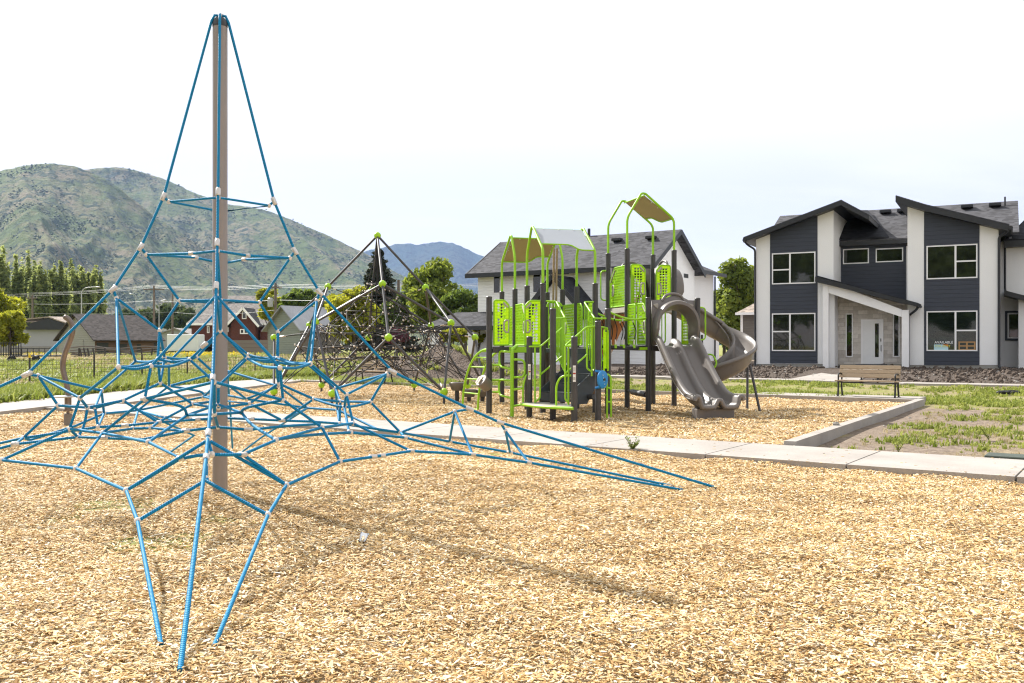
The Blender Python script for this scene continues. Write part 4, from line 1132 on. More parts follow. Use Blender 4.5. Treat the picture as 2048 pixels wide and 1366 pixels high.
    lip=[end+uh*x*1.06+Z*(y*.90+.005)+dv*.01 for x,y in prof]; mb.tube([p+Z*-.02 for p in lip],.052,10); part(sl,'exit_lip',mb,MAT['slide_plastic'],60)
    bs=st+dv*1.98; mb=MB()
    q=[bs+uh*.43-dv*.22,bs-uh*.43-dv*.22,bs-uh*.43+dv*.05,bs+uh*.43+dv*.05]
    mb.prism([x+Z*.20 for x in q],(0,0,-.28)); part(sl,'exit_base',mb,MAT['slide_plastic'],None,bevel=.03)
    for k in (-.50,.50):
        mb=MB(); mb.tube([p+uh*k*1.04+Z*.16 for p in P[3:-2]],.018,8); part(sl,'side_rib',mb,MAT['slide_plastic'],60)
    # hood over the entrance of a slide
    def hood(a,b,z0,out,name='slide_hood',mat='slide_plastic',depth=.30):
        d=(b-a); Wd=d.length; d=d.normalized(); c=lerp(a,b,.5)
        def arc(hw,zc,ztop,o,m=24):
            pts=[]
            for i in range(m+1):
                t=math.pi*i/m; x=-hw*math.cos(t); zz=zc+(ztop-zc)*math.sin(t)**.85
                pts.append(c+d*x+out*o+Z*(z0+zz))
            return [c-d*hw+out*o*.35+Z*(z0)]+pts+[c+d*hw+out*o*.35+Z*(z0)]
        hw=Wd/2-.075
        outer=[]
        m=24
        for i in range(m+1):
            t=i/m; x=-hw+2*hw*t; outer.append(c+d*x+Z*(z0+1.02+.10*math.exp(-(x/.20)**2)))
        outer=[c-d*hw+Z*z0]+outer+[c+d*hw+Z*z0]
        rows=[outer,[lerp(p,q,.6) for p,q in zip(outer,arc(hw*.97,.38,.96,.0))],arc(hw*.97,.38,.97,.02),arc(hw*.99,.40,1.00,depth*.75),arc(hw*.97,.38,.98,depth),arc(hw*.90,.36,.92,depth*1.01),arc(hw*.82,.34,.84,depth*.55),arc(hw*.76,.32,.80,.0),arc(hw*.76,.32,.80,-.06)]
        mb=MB(); mb.grid(rows); h=part(T,name,mb,MAT[mat],55,solid=.02)
        mb=MB(); mb.tube(catmull([c-d*.27+Z*(z0+1.0),c-d*.18+Z*(z0+1.12),c+Z*(z0+1.165),c+d*.18+Z*(z0+1.12),c+d*.27+Z*(z0+1.0)],6),.032,10); part(h,'hood_handle',mb,MAT[mat],60)
        mb=MB()
        for s_ in (-1,1):
            q=c+d*s_*(hw-.09)+out*.018+Z*(z0+.88); tri=[q+d*-s_*.06+Z*-.055,q+d*-s_*.06+Z*.055,q+d*s_*.05+Z*.03]
            mb.tube(round_path(tri+[tri[0]],.02,3),.012,6)
            mb.prism([x+out*.004 for x in tri],out*.004)
        part(h,'hood_openings',mb,MAT['sticker'] if False else MAT['handle_grey'],60)
        return h
    hood(SL,SR,1.50,-wh); hood(Rr,Bb,2.42,uh); hood(Ll,Bb,2.42,wh)
    # spiral slide from the tall deck
    hp=[(-.31,.34),(-.30,.40),(-.275,.42),(-.25,.40),(-.225,.30),(-.20,.10),(-.14,.02),(-.05,0),(.05,0),(.14,.02),(.20,.10),(.225,.30),(.25,.40),(.275,.42),(.30,.40),(.31,.34)]
    s0=lerp(Rr,Bb,.42); ctr=[]; C0=V(5.06,22.62,0); Rm=.57
    lead=[s0+uh*x for x in (0,.2,.45,.75,1.0)]
    spts=[]; n_=26
    for i in range(n_+1):
        a=math.radians(100-i/n_*262); spts.append(C0+V(math.cos(a)*Rm,math.sin(a)*Rm,0))
    pl=lead[:-1]+spts; L=[0]
    for x,y in zip(pl,pl[1:]): L.append(L[-1]+(y-x).length)
    tot=L[-1]; pth=[]
    for i,p in enumerate(pl):
        t=L[i]/tot; z=2.36-2.02*(t*.88+.12*float(sstep(t,0,.9)))+.12*float(sstep(t,.85,1)); z=max(z,.30)
        pth.append(V(p.x,p.y,z))
    pth=catmull(pth,3); fr=[]
    for i,p in enumerate(pth):
        t=(pth[min(i+1,len(pth)-1)]-pth[max(i-1,0)]); t.z=0; t.normalize(); fr.append((p,t.cross(Z)))
    sp=sweep(fr,hp,'spiral_slide')
    for px,pt_,Y,bx,by in ((1495,735,22.0,1494.5,815),(1500,731,22.2,1521,820)):
        mb=MB(); g=gnd(bx,by); mb.tube([V(g.x,g.y,-.1),at(px,pt_,g.y+.25)],.03,10); part(sp,'slide_leg',mb,MAT['dark_tube'],60)
    mb=MB(); g=V(4.62,22.5,0); mb.tube([V(g.x,g.y,-.1),V(g.x,g.y,1.75)],.03,10); part(sp,'slide_leg',mb,MAT['dark_tube'],60)
    mb=MB(); q=pth[len(pth)*2//5]; mb.tube([p+r*-.30+Z*.40 for p,r in fr],.02,6); mb.tube([p+r*.30+Z*.40 for p,r in fr],.02,6); part(sp,'slide_rim',mb,MAT['slide_plastic'],60)
    mb=MB(); i=len(fr)//4; p,r=fr[i]; t=(fr[i+1][0]-p).normalized(); nn=r.cross(t)
    if nn.z<0: nn=-nn
    mb.tube([p+r*x*1.04+nn*y for x,y in hp],.016,6); part(sp,'slide_joint',mb,MAT['slide_plastic'],60)
    # sun-lit brown slide behind the bridge
    s0=lerp(Ll,Bb,.5); bp=[(s0,2.38),(s0+V(-.10,.35,0),2.25),(s0+V(-.32,.9,0),1.75),(s0+V(-.55,1.6,0),1.05),(s0+V(-.66,2.2,0),.55),(s0+V(-.70,2.75,0),.34),(s0+V(-.70,3.05,0),.32)]
    bpt=catmull([p+Z*z for p,z in bp],4); fr2=[]
    for i,p in enumerate(bpt):
        t=(bpt[min(i+1,len(bpt)-1)]-bpt[max(i-1,0)]); t.z=0; t.normalize(); fr2.append((p,t.cross(Z)))
    sweep(fr2,hp,'rear_slide','brown_slide')
    mb=MB(); mb.tube([V(2.55,24.4,-.1),V(2.62,24.5,1.6)],.028,8); part(T,'slide_leg',mb,MAT['galv'],60)
    # side handles
    for p,o,z0,z1 in ((SR,uh,1.62,2.36),(Ll,-uh,2.62,3.36)):
        tubes('side_handle',[[p+Z*z1,p+o*.20+Z*z1,p+o*.20+Z*z0,p+Z*z0]],.019,.10)
    tubes('side_handle',[[at(1414,709,21.6),at(1426,709,21.5),at(1434,726,21.4),at(1428,737,21.4),at(1416,737,21.5)]],.021,.12)
    # low bench bar between tall posts
    mb=MB(); mb.tube([lerp(Nn,SL,.05)+Z*.42,lerp(Nn,SL,.95)+Z*.36],.03,10); mb.tube([lerp(Nn,SL,.25)+Z*.40,lerp(Nn,SL,.9)+Z*.37],.065,12); part(T,'spinner_bar',mb,MAT['dark_tube'],60)
    mb=MB(); mb.tube([at(1156,795,19.6),at(1188,793,19.0)],.055,12); part(T,'low_seat',mb,MAT['dark_tube'],60)
    mb=MB(); mb.lathe([(.16,-.16),(.17,.2),(.14,.24)],at(1178,772,19.9),18); part(T,'brown_drum',mb,MAT['brown_slide'],40)
    # tan climbing rope hanging behind the first roof
    for px,x2 in ((1107,1106),(1113,1112)):
        mb=MB(); mb.tube([at(px+1,497,22.2),at(px,560,22.2),at(x2,640,22.2)],.026,7); part(T,'climbing_rope',mb,MAT['tan_rope'],60)
build_play()

# stepping stools
for i,(px,top,bot,w,bx,by,lab) in enumerate(((914,764.5,781,30,916,805,'mushroom stepping stool, tallest of three, left of the arched lime ladder'),(938,778.5,794,29,938,805,'low mushroom stepping stool, middle of three behind the lime ladder'),(965,778.5,793,26,967,804.5,'low mushroom stepping stool, nearest of three to the drum post'))):
    g=gnd(bx,by); Y=g.y; x=(px-1024)/F*Y; r=w/F*Y/2*1.06; z1=EYE-(top-HZ)/F*Y; z0=EYE-(bot-HZ)/F*Y
    t=thing('stepping_stool',(x,Y,0),lab,'stool','brown stepping stools')
    mb=MB(); mb.lathe([(r*.62,z0),(r*.72,z0+.03),(r*.92,z1-.09),(r,z1-.06),(r,z1-.015),(r*.93,z1),(0,z1+.004)],(x,Y,0),24,None,True); part(t,'stool_top',mb,MAT['stool_plastic'],40)
    mb=MB(); mb.lathe([(.055,-.15),(.055,z0+.01)],(x,Y,0),14); part(t,'post',mb,MAT['post_paint'],40)

# bench by the far corner
def bench(name,loc,rz,label,Lw=1.62):
    t=thing(name,loc,label,'bench'); t.rotation_euler=(0,0,rz); ORG[t.name]=V(0,0,0)
    # local: x along, -y towards the seat front
    for s in (-1,1):
        x=s*(Lw/2-.06); mb=MB()
        mb.tube([(x,.20,0),(x,.13,.22),(x,.11,.42)],.026,8); mb.tube([(x,-.24,0),(x,-.20,.2),(x,-.19,.40)],.026,8)
        mb.tube([(x,-.22,.405),(x,.14,.40)],.024,8); mb.tube([(x,.11,.40),(x,.17,.60),(x,.24,.84)],.024,8)
        mb.tube(round_path([(x,-.19,.40),(x,-.20,.62),(x,.0,.645),(x,.17,.60)],.06,4),.022,8)
        for y in (.20,-.24): mb.box((x,y,.006),(.09,.09,.012))
        part(t,'end_frame',mb,MAT['black_metal'],50)
    mb=MB(); mb.tube([(-Lw/2+.06,.02,.385),(Lw/2-.06,.02,.385)],.018,8)
    for k in (-.22,.22): mb.tube([(k,.12,.39),(k,.17,.60),(k,.235,.80)],.022,8)
    part(t,'back_support',mb,MAT['black_metal'],50)
    for k in range(3):
        mb=MB(); mb.box((0,-.17+.145*k,.435),(Lw+.06,.135,.034)); part(t,'seat_slat',mb,MAT['bench_wood'],None,bevel=.006)
    for k,(y,z) in enumerate(((.150,.575),(.190,.690),(.232,.808))):
        mb=MB(); mb.box((0,y-.03,z),(Lw,.034,.112),rot=Matrix.Rotation(-.33,3,'X')); part(t,'back_slat',mb,MAT['bench_wood'],None,bevel=.006)
bench('park_bench',(9.80,25.45,.075),math.atan2(-.58,.82),'park bench with tan slats and black arms by the far bed corner',1.62)
bench('park_bench',(-5.3,35.6,.06),math.atan2(-.60,.80),'park bench with tan slats seen through the dark climbing dome',1.7)

# bent steel pole with a foot plate
def bent_pole():
    g=gnd(136,851); Y=g.y; t=thing('spinner_pole',g,'bent brown steel spinner pole with round foot plate','spinner')
    a=lambda x,y:at(x,y,Y)
    pts=[a(137,795),a(135,778),a(130,756),a(126,738),a(126.5,722),a(131,704),a(138,686),a(143.5,670),a(145,657),a(142,646),a(136,638),a(131.5,635)]
    mb=MB(); pp=catmull(pts,5); mb.tube(pp,.050,14); mb.ball(pp[-1],.050,12,8); part(t,'bent_tube',mb,MAT['bent_steel'],60)
    x=g.x; z=lambda y:EYE-(y-HZ)/F*Y
    mb=MB(); mb.lathe([(.06,z(822)),(.06,z(797)),(.06,z(790))],(x,Y,0),18); part(t,'sleeve',mb,MAT['bent_steel'],40)
    mb=MB(); mb.lathe([(.0,z(796)),(.19,z(794.5)),(.20,z(793)),(.19,z(791.5)),(0,z(790.5))],(x-.06,Y,0),28,None,False); part(t,'foot_plate',mb,MAT['galv'],40)
    mb=MB(); mb.lathe([(.085,z(822)),(.085,z(818)),(.03,z(817))],(x,Y,0),18); mb.lathe([(.028,z(828)),(.028,z(820))],(x,Y,0),12); part(t,'bearing',mb,MAT['bent_steel'],40)
    mb=MB(); mb.lathe([(.072,-.15),(.072,z(828)),(.06,z(827))],(x,Y,0),18); part(t,'ground_sleeve',mb,MAT['stool_plastic'],40)
bent_pole()
# small things lying about
g=gnd(724,1089,.0)
t=thing('plastic_cup',(g.x,g.y,.012),'small crushed clear plastic cup lying on the wood chips','cup'); 
mb=MB(); ax=V(.15,.55,.65).normalized(); mb.lathe([(.024,0),(.027,.012),(.031,.06),(.036,.095),(.039,.097)],V(g.x,g.y,.018),18,ax,False); part(t,'cup_wall',mb,MAT['clear_plastic'],60)
mb=MB(); mb.lathe([(0,.003),(.024,.002),(.024,-.003),(0,-.002)],V(g.x,g.y,.018),18,ax,False); part(t,'cup_base',mb,MAT['clear_plastic'],60)
def rock(c,r,seed,sc=(1.2,.8,.55)):
    rr=random.Random(seed); m=MB(); m.ball(c,r,9,6,sc)
    m.v=[tuple(Vector(p)+Vector((rr.uniform(-1,1),rr.uniform(-1,1),rr.uniform(-1,1)))*r*.16) for p in m.v]; return m
k=C4+(C3-C4)*.25; solo('stone',rock(V(k.x+.05,k.y,.125),.055,4),MAT['stone_grey'],'small grey stone resting on the concrete kerb','stone',smooth=30)
rr=random.Random(12); mb=MB()
for i in range(900):
    s=rr.uniform(-12,20); q=rr.uniform(-8,8.5) if rr.random()<.5 else rr.uniform(9.5,19); p=C3+E_*s+NR*q
    if q<0 and sd_side(p.x,p.y)<.4: continue
    if q<8.5 and -.2<q<2 : continue
    c_=rock(V(p.x,p.y,float(terr(p.x,p.y))+.01),rr.uniform(.012,.04 if q<9 else .065),i); mb.add(c_.v,c_.f)
o=structure('soil_clods',mb,MAT['stone_grey'],30,'stuff')
def clods():
    n=8000; X,Y=rect(n,-16,26,9.6,20.5); u=(X-17.15)*.469+(Y-44)*.883; w=(X-17.15)*.883-(Y-44)*.469; k=~((u<-1.0)&(w>-1.9)&(w<1.2)); X,Y=X[k],Y[k]; n=len(X); s=RNG.lognormal(math.log(.036),.5,n)
    scatter('soil_lumps',np.stack([X,Y,terr(X,Y)+s*.2],-1),np.stack([RNG.random(n)*3,RNG.random(n)*3,RNG.random(n)*6],-1),np.stack([s*1.3,s,s*.8],-1),[rock(V(0,0,0),1,60+i,(1,1,1)) for i in range(4)],MAT['soil'],'soil_lump_pieces')
clods()
g=gnd(2024,914); mb=MB(); mb.box((g.x,g.y,-.045),(.62,.42,.14),rz=-.6); solo('utility_box_lid',mb,MAT['lid_green'],'dark utility box lid set in the ground beside the concrete path','utility lid',bevel=.015)
g=V(14.6,27.2,float(terr(14.6,27.2))); mb=MB()
for i in range(9):
    c_=rock(g+V(rr.uniform(-.25,.25),rr.uniform(-.15,.15),.08),.09,i,(1.4,.8,.6)); mb.add(c_.v,c_.f)
solo('dark_bundle',mb,MAT['rubber_black'],'crumpled dark bundle lying by the house pavement','bundle',loc=g,smooth=20)
# weeds beside the path
def weed(px,py,h,n,label,z=0,flower=False):
    g=gnd(px,py,z); r=random.Random(int(px)); t=thing('weed_plant',g,label,'weed','weeds around the wood chip beds')
    st=MB(); lf=[]; m=MB()
    for i in range(n):
        a=r.random()*6.28; hh=h*r.uniform(.4,1); top=g+V(math.cos(a)*hh*.5,math.sin(a)*hh*.5,hh*.8); st.tube([g,lerp(g,top,.5)+V(0,0,.02),top],.003,4)
        for k in range(9):
            q=lerp(g,top,r.uniform(.15,1)); b=r.random()*6.28; l=h*r.uniform(.08,.2); d=V(math.cos(b),math.sin(b),r.uniform(-.1,.7)); s=d.cross(V(0,0,1)).normalized()*l*.28
            m.add([q,q+d*l*.5+s,q+d*l,q+d*l*.5-s],[(0,1,2,3)])
    part(t,'stem',st,MAT['grass_green'],60); part(t,'leaves',m,MAT['grass_green'])
weed(1265,903,.27,24,'low leafy weed growing at the near edge of the concrete path'); weed(1797,905,.34,8,'tall thin weed standing in bare soil right of the kerb',-.05); weed(1977,880,.30,9,'bushy green weed on the worn ground at the right',-.05); weed(1910,888,.22,7,'small green weed between two larger ones on the worn ground',-.05)
# ================================================================= houses
class Fac:
    """a street front: origin, direction along it and depth direction"""
    def __init__(s,ox,oy,ang):
        s.o=V(ox,oy,0); a=math.radians(ang); s.t=V(math.cos(a),math.sin(a),0); s.d=V(-math.sin(a),math.cos(a),0)
    def P(s,t,d,z): return s.o+s.t*t+s.d*d+V(0,0,z)
    def tz(s,px,py,d=0.0):
        k=(px-1024)/F; o=s.o+s.d*d
        t=(k*o.y-o.x)/(s.t.x-k*s.t.y); Y=o.y+s.t.y*t
        return t,EYE-(py-HZ)*Y/F
    def W(s,px,py,d=0.0):
        t,z=s.tz(px,py,d); return s.P(t,d,z)
def quad_prism(fc,poly,d0,d1,mb=None):
    """poly of (t,z) between depths d0 and d1"""
    mb=mb or MB(); mb.prism([fc.P(t,d0,z) for t,z in poly],fc.d*(d1-d0)); return mb
def window(T,fc,px0,px1,py0,py1,d,mull=None,split=None,frame='trim_white',glass='window_glass',fw=.055,label=None):
    """window with its frame standing 25 mm proud of depth d; mull: pixel x of the upright, split: (pixel y, side)"""
    t0,z1=fc.tz(px0,py0,d); t1,_=fc.tz(px1,py0,d); _,z0=fc.tz(px0,py1,d)
    mb=MB(); f=d-.03; b=d+.03
    def bar(a,b_,c,e,f_=f): quad_prism(fc,[(a,c),(b_,c),(b_,e),(a,e)],f_,b,mb)
    bar(t0,t1,z0,z0+fw); bar(t0,t1,z1-fw,z1); bar(t0,t0+fw,z0+fw,z1-fw); bar(t1-fw,t1,z0+fw,z1-fw)
    if mull is not None:
        m,_=fc.tz(mull,py0,d); bar(m-fw*.7,m+fw*.7,z0+fw,z1-fw,f+.003)
        if split:
            zs=fc.tz(mull,split[0],d)[1]
            if split[1]=='l': bar(t0+fw,m-fw*.7,zs-fw*.6,zs+fw*.6,f+.003)
            else: bar(m+fw*.7,t1-fw,zs-fw*.6,zs+fw*.6,f+.003)
    w=part(T,'window',mb,MAT[frame],None)
    g=MB(); quad_prism(fc,[(t0+fw*.5,z0+fw*.5),(t1-fw*.5,z0+fw*.5),(t1-fw*.5,z1-fw*.5),(t0+fw*.5,z1-fw*.5)],d-.008,d-.002,g); part(w,'pane',g,MAT[glass])
    return w,(t0,t1,z0,z1)
def house_a():
    fc=Fac(17.15,44.0,-28.0); base=fc.P(0,0,.3)
    T=thing('modern_house',base,'two-storey white and dark grey modern house with slanted roofs and stone entry','house')
    DF=-1.0; tz=fc.tz
    def poly(pts,d): return [tz(x,y,d) for x,y in pts]
    zg=.05
    def wall(name,pts,d0,d1,mat,**k):
        mb=MB(); quad_prism(fc,poly(pts,d0),d0,d1,mb); return part(T,name,mb,MAT[mat],**k)
    # left wing
    wall('wall',[(1512,728),(1667,728),(1667,418),(1512,479)],DF,7.0,'stucco')
    wall('wall_panel',[(1540,727),(1635,727),(1635,431),(1540,468)],DF-.02,DF-.003,'siding_dark')
    # right wing
    wall('wall',[(1815,730),(1997,730),(1997,447),(1815,407)],DF,7.0,'stucco')
    wall('wall_panel',[(1848,730),(1959,730),(1959,441),(1848,415)],DF-.02,DF-.003,'siding_dark')
    tr,_=tz(1997,500,DF)
    mb=MB(); p=[fc.P(tr+.004,DF+.05,.75),fc.P(tr+.004,3.2,.75),fc.P(tr+.004,3.2,6.3),fc.P(tr+.004,DF+.05,6.3)]; mb.prism(p,fc.t*.02); part(T,'side_cladding',mb,MAT['siding_dark'])
    # recessed middle with the dark upper storey
    wall('wall',[(1668,728),(1816,728),(1816,492),(1668,495)],1.2,7.0,'stucco')
    wall('wall_panel',[(1682,606),(1812,606),(1812,488),(1682,492)],1.17,1.19,'siding_dark')
    # entrance: stone front, door, sidelights
    wall('entry_wall',[(1665,728),(1815,728),(1815,600),(1665,572)],0.0,1.15,'stone_veneer')
    wall('foundation',[(1511,745),(1668,746),(1668,727.8),(1511,727.8)],DF+.02,6.9,'foundation'); wall('foundation',[(1815,752),(1998,755),(1998,729.8),(1815,729.8)],DF+.02,6.9,'foundation'); wall('foundation',[(1660,750),(1820,750),(1820,727.8),(1660,727.8)],-.02,1.1,'foundation')
    # door
    t0,z1=tz(1722,639,0); t1,z0=tz(1767,728,0)
    mb=MB()
    for a,b,c,e in ((t0,t0+.09,z0,z1),(t1-.09,t1,z0,z1),(t0+.09,t1-.09,z1-.09,z1)): quad_prism(fc,[(a,c),(b,c),(b,e),(a,e)],-.04,.02,mb)
    fr=part(T,'door_frame',mb,MAT['trim_white'])
    mb=MB(); quad_prism(fc,[(t0+.09,z0),(t1-.09,z0),(t1-.09,z1-.09),(t0+.09,z1-.09)],-.012,.03,mb); dr=part(T,'door',mb,MAT['door_white'])
    a,_=tz(1750,650,0); b,_=tz(1757.5,650,0); _,zt=tz(1750,647,0); _,zb=tz(1750,714,0)
    mb=MB(); quad_prism(fc,[(a,zb),(b,zb),(b,zt),(a,zt)],-.02,-.012,mb); part(dr,'door_glass',mb,MAT['window_glass'])
    h,zh=tz(1762.5,680,0); mb=MB(); quad_prism(fc,[(h-.035,zh-.07),(h+.035,zh-.07),(h+.035,zh+.07),(h-.035,zh+.07)],-.035,-.012,mb)
    hz=zh-.28; mb.tube([fc.P(h,-.03,hz+.03),fc.P(h,-.07,hz),fc.P(h,-.07,hz-.22),fc.P(h,-.03,hz-.25)],.014,8); part(dr,'handle',mb,MAT['black_metal'])
    window(T,fc,1691.5,1706,627,714,0.0,fw=.05); window(T,fc,1786,1799.5,626,714,0.0,fw=.05)
    mb=MB(); a,_=tz(1716,700,0); b,_=tz(1774,700,0); zt=z0-.01
    mb.box(fc.P((a+b)/2,-.45,zt-.09),(b-a,.85,.18),rz=math.radians(-28)); mb.box(fc.P((a+b)/2,-.75,zt-.30),(b-a+.3,1.1,.24),rz=math.radians(-28)); part(T,'door_step',mb,MAT['step_grey'])
    # windows of the wings
    window(T,fc,1544,1631,507,569,DF-.02,1580,(539,'l')); window(T,fc,1544,1631,627,702,DF-.02,1580,(663,'l'))
    window(T,fc,1853,1955,492,559,DF-.02,1911,(523,'r'))
    w,(a,b,c,e)=window(T,fc,1853,1955,622.5,702,DF-.02,1911,(661,'r'),glass='clear_glass')
    mb=MB(); quad_prism(fc,[(a+.03,c+.03),(b-.03,c+.03),(b-.03,e-.03),(a+.03,e-.03)],DF-.0015,DF-.0005,mb); bk=part(w,'room_shade_sheet',mb,MAT['window_glass'])  # thin dark sheet just behind the pane, in place of an unlit room
    window(T,fc,1686,1738,498.5,528.5,1.17,fw=.05); window(T,fc,1751.5,1806.5,497.5,525,1.17,fw=.05)
    window(T,fc,1999,2005,624,641,DF+.6,fw=.03) if False else None
    # sign behind the lower right window
    d=DF-.024
    t0,zt=tz(1868,689,d); t1,zb=tz(1896.5,701,d)
    mb=MB(); quad_prism(fc,[(t0,zb),(t1,zb),(t1,zt),(t0,zt)],d-.006,d-.001,mb); sg=solo('window_sign',mb,MAT['sign_blue'],'small blue for-rent sign reading AVAILABLE in the lower right window','sign')
    mb=MB(); quad_prism(fc,[(lerp(t0,t1,.6),zt-.0),(t1,zt-.11),(t1,zt)],d-.009,d-.0065,mb); part(sg,'orange_corner',mb,MAT['orange'])
    def text(body,px,py,hgt,mat,d):
        c=bpy.data.curves.new('text','FONT'); c.body=body; c.align_x='LEFT'; c.size=1; c.extrude=.01
        o=bpy.data.objects.new('text',c); COL.objects.link(o); bpy.context.view_layer.update()
        me=bpy.data.meshes.new_from_object(o.evaluated_get(bpy.context.evaluated_depsgraph_get())); bpy.data.objects.remove(o)
        q,z=tz(px,py,d); m=MB(); M=[fc.P(q+v.co.x*hgt,d-v.co.z*.2,z+v.co.y*hgt) for v in me.vertices]; m.add(M,[tuple(p.vertices) for p in me.polygons]); part(sg,'lettering',m,MAT[mat])
    text('AVAILABLE',1869,687.0,.155,'letter_white',d-.004); text('FOR RENT',1870,694.5,.0001 if False else .135,'letter_yellow',d-.01)
    t0,zt=tz(1917,683,d); t1,zb=tz(1951,700,d)
    mb=MB(); quad_prism(fc,[(t0,zb),(t1,zb),(t1,zt),(t0,zt)],d-.016,d-.001,mb); bx=solo('cardboard_crate',mb,MAT['cardboard'],'orange-brown open crate on the sill of the lower right window','crate')
    mb=MB()
    for i in range(2):
        for j in range(2):
            a_=lerp(t0,t1,.08+.47*i); b_=a_+(t1-t0)*.36; c_=lerp(zb,zt,.10+.46*j); e_=c_+(zt-zb)*.30; quad_prism(fc,[(a_,c_),(b_,c_),(b_,e_),(a_,e_)],d-.020,d-.0165,mb)
    part(bx,'slot_shade',mb,MAT['inside_shade'])  # crate front has no holes; dark plates give their inner shade
    # porch
    dp=-1.5
    for x0,x1,yt in ((1645.5,1657,566),(1803.5,1817.5,620)):
        a,zt=tz(x0,yt,dp); b,_=tz(x1,yt,dp); mb=MB(); w_=b-a
        quad_prism(fc,[(a,zg+.15),(b,zg+.15),(b,zt),(a,zt)],dp,dp+w_,mb); part(T,'porch_column',mb,MAT['trim_white'])
    a=tz(1657.2,563,dp+.02); b=tz(1803.3,619,dp+.02); c=tz(1803.3,634,dp+.02); e=tz(1657.2,586,dp+.02)
    mb=MB(); quad_prism(fc,[a,b,c,e],dp+.02,dp+.26,mb); part(T,'porch_beam',mb,MAT['trim_white'])
    q=tz(1670,575,dp+.3)
    mb=MB(); a=tz(1646,573,dp+.3); a2=(a[0],zg+.2); b0=tz(1668,573,dp+.3)
    quad_prism(fc,[(a[0],.3),(b0[0],.3),(b0[0],b0[1]-.1),(a[0],a[1])],dp+.45,-.02,mb); part(T,'porch_side_wall',mb,MAT['stucco'])
    a=tz(1630,553,dp-.25); b=tz(1840,607.5,dp-.25); th=.24
    mb=MB(); quad_prism(fc,[(a[0],a[1]),(b[0],b[1]),(b[0],b[1]-.16),(a[0],a[1]-th)],dp-.25,1.1,mb); part(T,'porch_roof',mb,MAT['fascia_black'])
    mb=MB(); quad_prism(fc,[(a[0]+.05,a[1]+.006),(b[0]-.1,b[1]+.012),(b[0]-.1,b[1]+.05),(a[0]+.05,a[1]+.06)],dp-.12,1.1,mb); part(T,'porch_shingles',mb,MAT['shingle_black'])
    mb=MB(); b=tz(1838,612,dp-.3); mb.tube([fc.P(b[0],dp-.3,b[1]),fc.P(b[0]+.02,1.0,b[1])],.07,8); part(T,'gutter',mb,MAT['fascia_black'])
    # roofs of the wings
    def slope_roof(pts,d,d1,th,name='roof',mat='fascia_black',top='shingle_dark'):
        q=[tz(x,y,d) for x,y in pts]
        mb=MB()
        for a,b in zip(q,q[1:]):
            quad_prism(fc,[a,b,(b[0],b[1]-th),(a[0],a[1]-th)],d,d1,mb)
        r=part(T,name,mb,MAT[mat])
        mb=MB()
        for a,b in zip(q,q[1:]): quad_prism(fc,[(a[0],a[1]+.012),(b[0],b[1]+.012),(b[0],b[1]+.05),(a[0],a[1]+.05)],d+.06,d1,mb)
        part(r,'shingles',mb,MAT[top]); return r
    slope_roof([(1486,476),(1682,401),(1738,431)],DF-.6,7.4,.21)
    slope_roof([(1791,392),(1850,410),(2019,450)],DF-.6,7.4,.26)
    mb=MB(); a=tz(1493,481,DF-.6); mb.tube([fc.P(a[0]-.1,DF-.7,a[1]+.02),fc.P(a[0]-.1,7,a[1]+.02)],.08,8); part(T,'gutter',mb,MAT['fascia_black'])
    mb=MB(); a=tz(2019,452,DF-.6); mb.tube([fc.P(a[0]+.05,DF-.7,a[1]-.08),fc.P(a[0]+.05,7,a[1]-.08)],.085,8); part(T,'gutter',mb,MAT['fascia_black'])
    # middle and main roofs
    a=tz(1668,484,.75); b=tz(1816,479,.75)
    mb=MB(); quad_prism(fc,[(a[0],a[1]),(b[0],a[1]),(b[0],a[1]-.22),(a[0],a[1]-.22)],.75,1.17,mb); part(T,'eave_board',mb,MAT['fascia_black'])
    rl=tz(1700,420,5.0)[0]; zr=tz(1760,419,5.0)[1]; te=tz(2036,430,5.0)[0]; tl=tz(1560,430,5)[0]; ze=a[1]+.03
    def plane(name,q,mat,th=.12):
        mb=MB(); n=(q[1]-q[0]).cross(q[2]-q[0]).normalized()
        if n.z>0: n=-n
        mb.prism(q,n*th); return part(T,name,mb,MAT[mat])
    plane('roof',[fc.P(tl,.72,ze),fc.P(te,.72,ze),fc.P(te,5.0,zr),fc.P(tl,5.0,zr)],'shingle_dark')
    plane('roof',[fc.P(tl,9.3,ze),fc.P(tl,5.0,zr),fc.P(te,5.0,zr),fc.P(te,9.3,ze)],'shingle_dark')
    mb=MB(); mb.prism([fc.P(te-.3,1.0,ze-.3),fc.P(te-.3,9.0,ze-.3),fc.P(te-.3,5.0,zr-.2)],fc.t*-.1); part(T,'gable',mb,MAT['stucco_grey'])
    # dark valley roof running down from the left wing
    e0=fc.P(a[0],.70,ze+.03); e1=fc.P(tz(1778,480,.7)[0],.70,ze+.03); e2=fc.W(1736,424,4.3); e3=fc.W(1704,434,4.3)
    plane('valley_roof',[e0+V(0,0,.06),e1+V(0,0,.06),e2+V(0,0,.10),fc.W(1712,424,4.3)+V(0,0,.10)],'shingle_black',.05)
    for px,py in ((1771,425),(1806,423),(1934,414),(1990,410)):
        p=fc.W(px,py,4.2); k=(zr-ze)/(5.0-.72); t_,_=tz(px,py,4.2); zz=ze+k*(4.2-.72)
        mb=MB(); mb.box(fc.P(t_,4.2,zz+.14),(.55,.42,.16),rz=math.radians(-28)); part(T,'roof_vent',mb,MAT['fascia_black'],None,bevel=.03)
    t_,_=tz(2010,410,4.4); zz=ze+(zr-ze)/(4.28)*(3.7); mb=MB(); mb.tube([fc.P(t_,4.4,zz-.1),fc.P(t_,4.4,zz+.42)],.04,10); part(T,'vent_pipe',mb,MAT['fascia_black'],60)
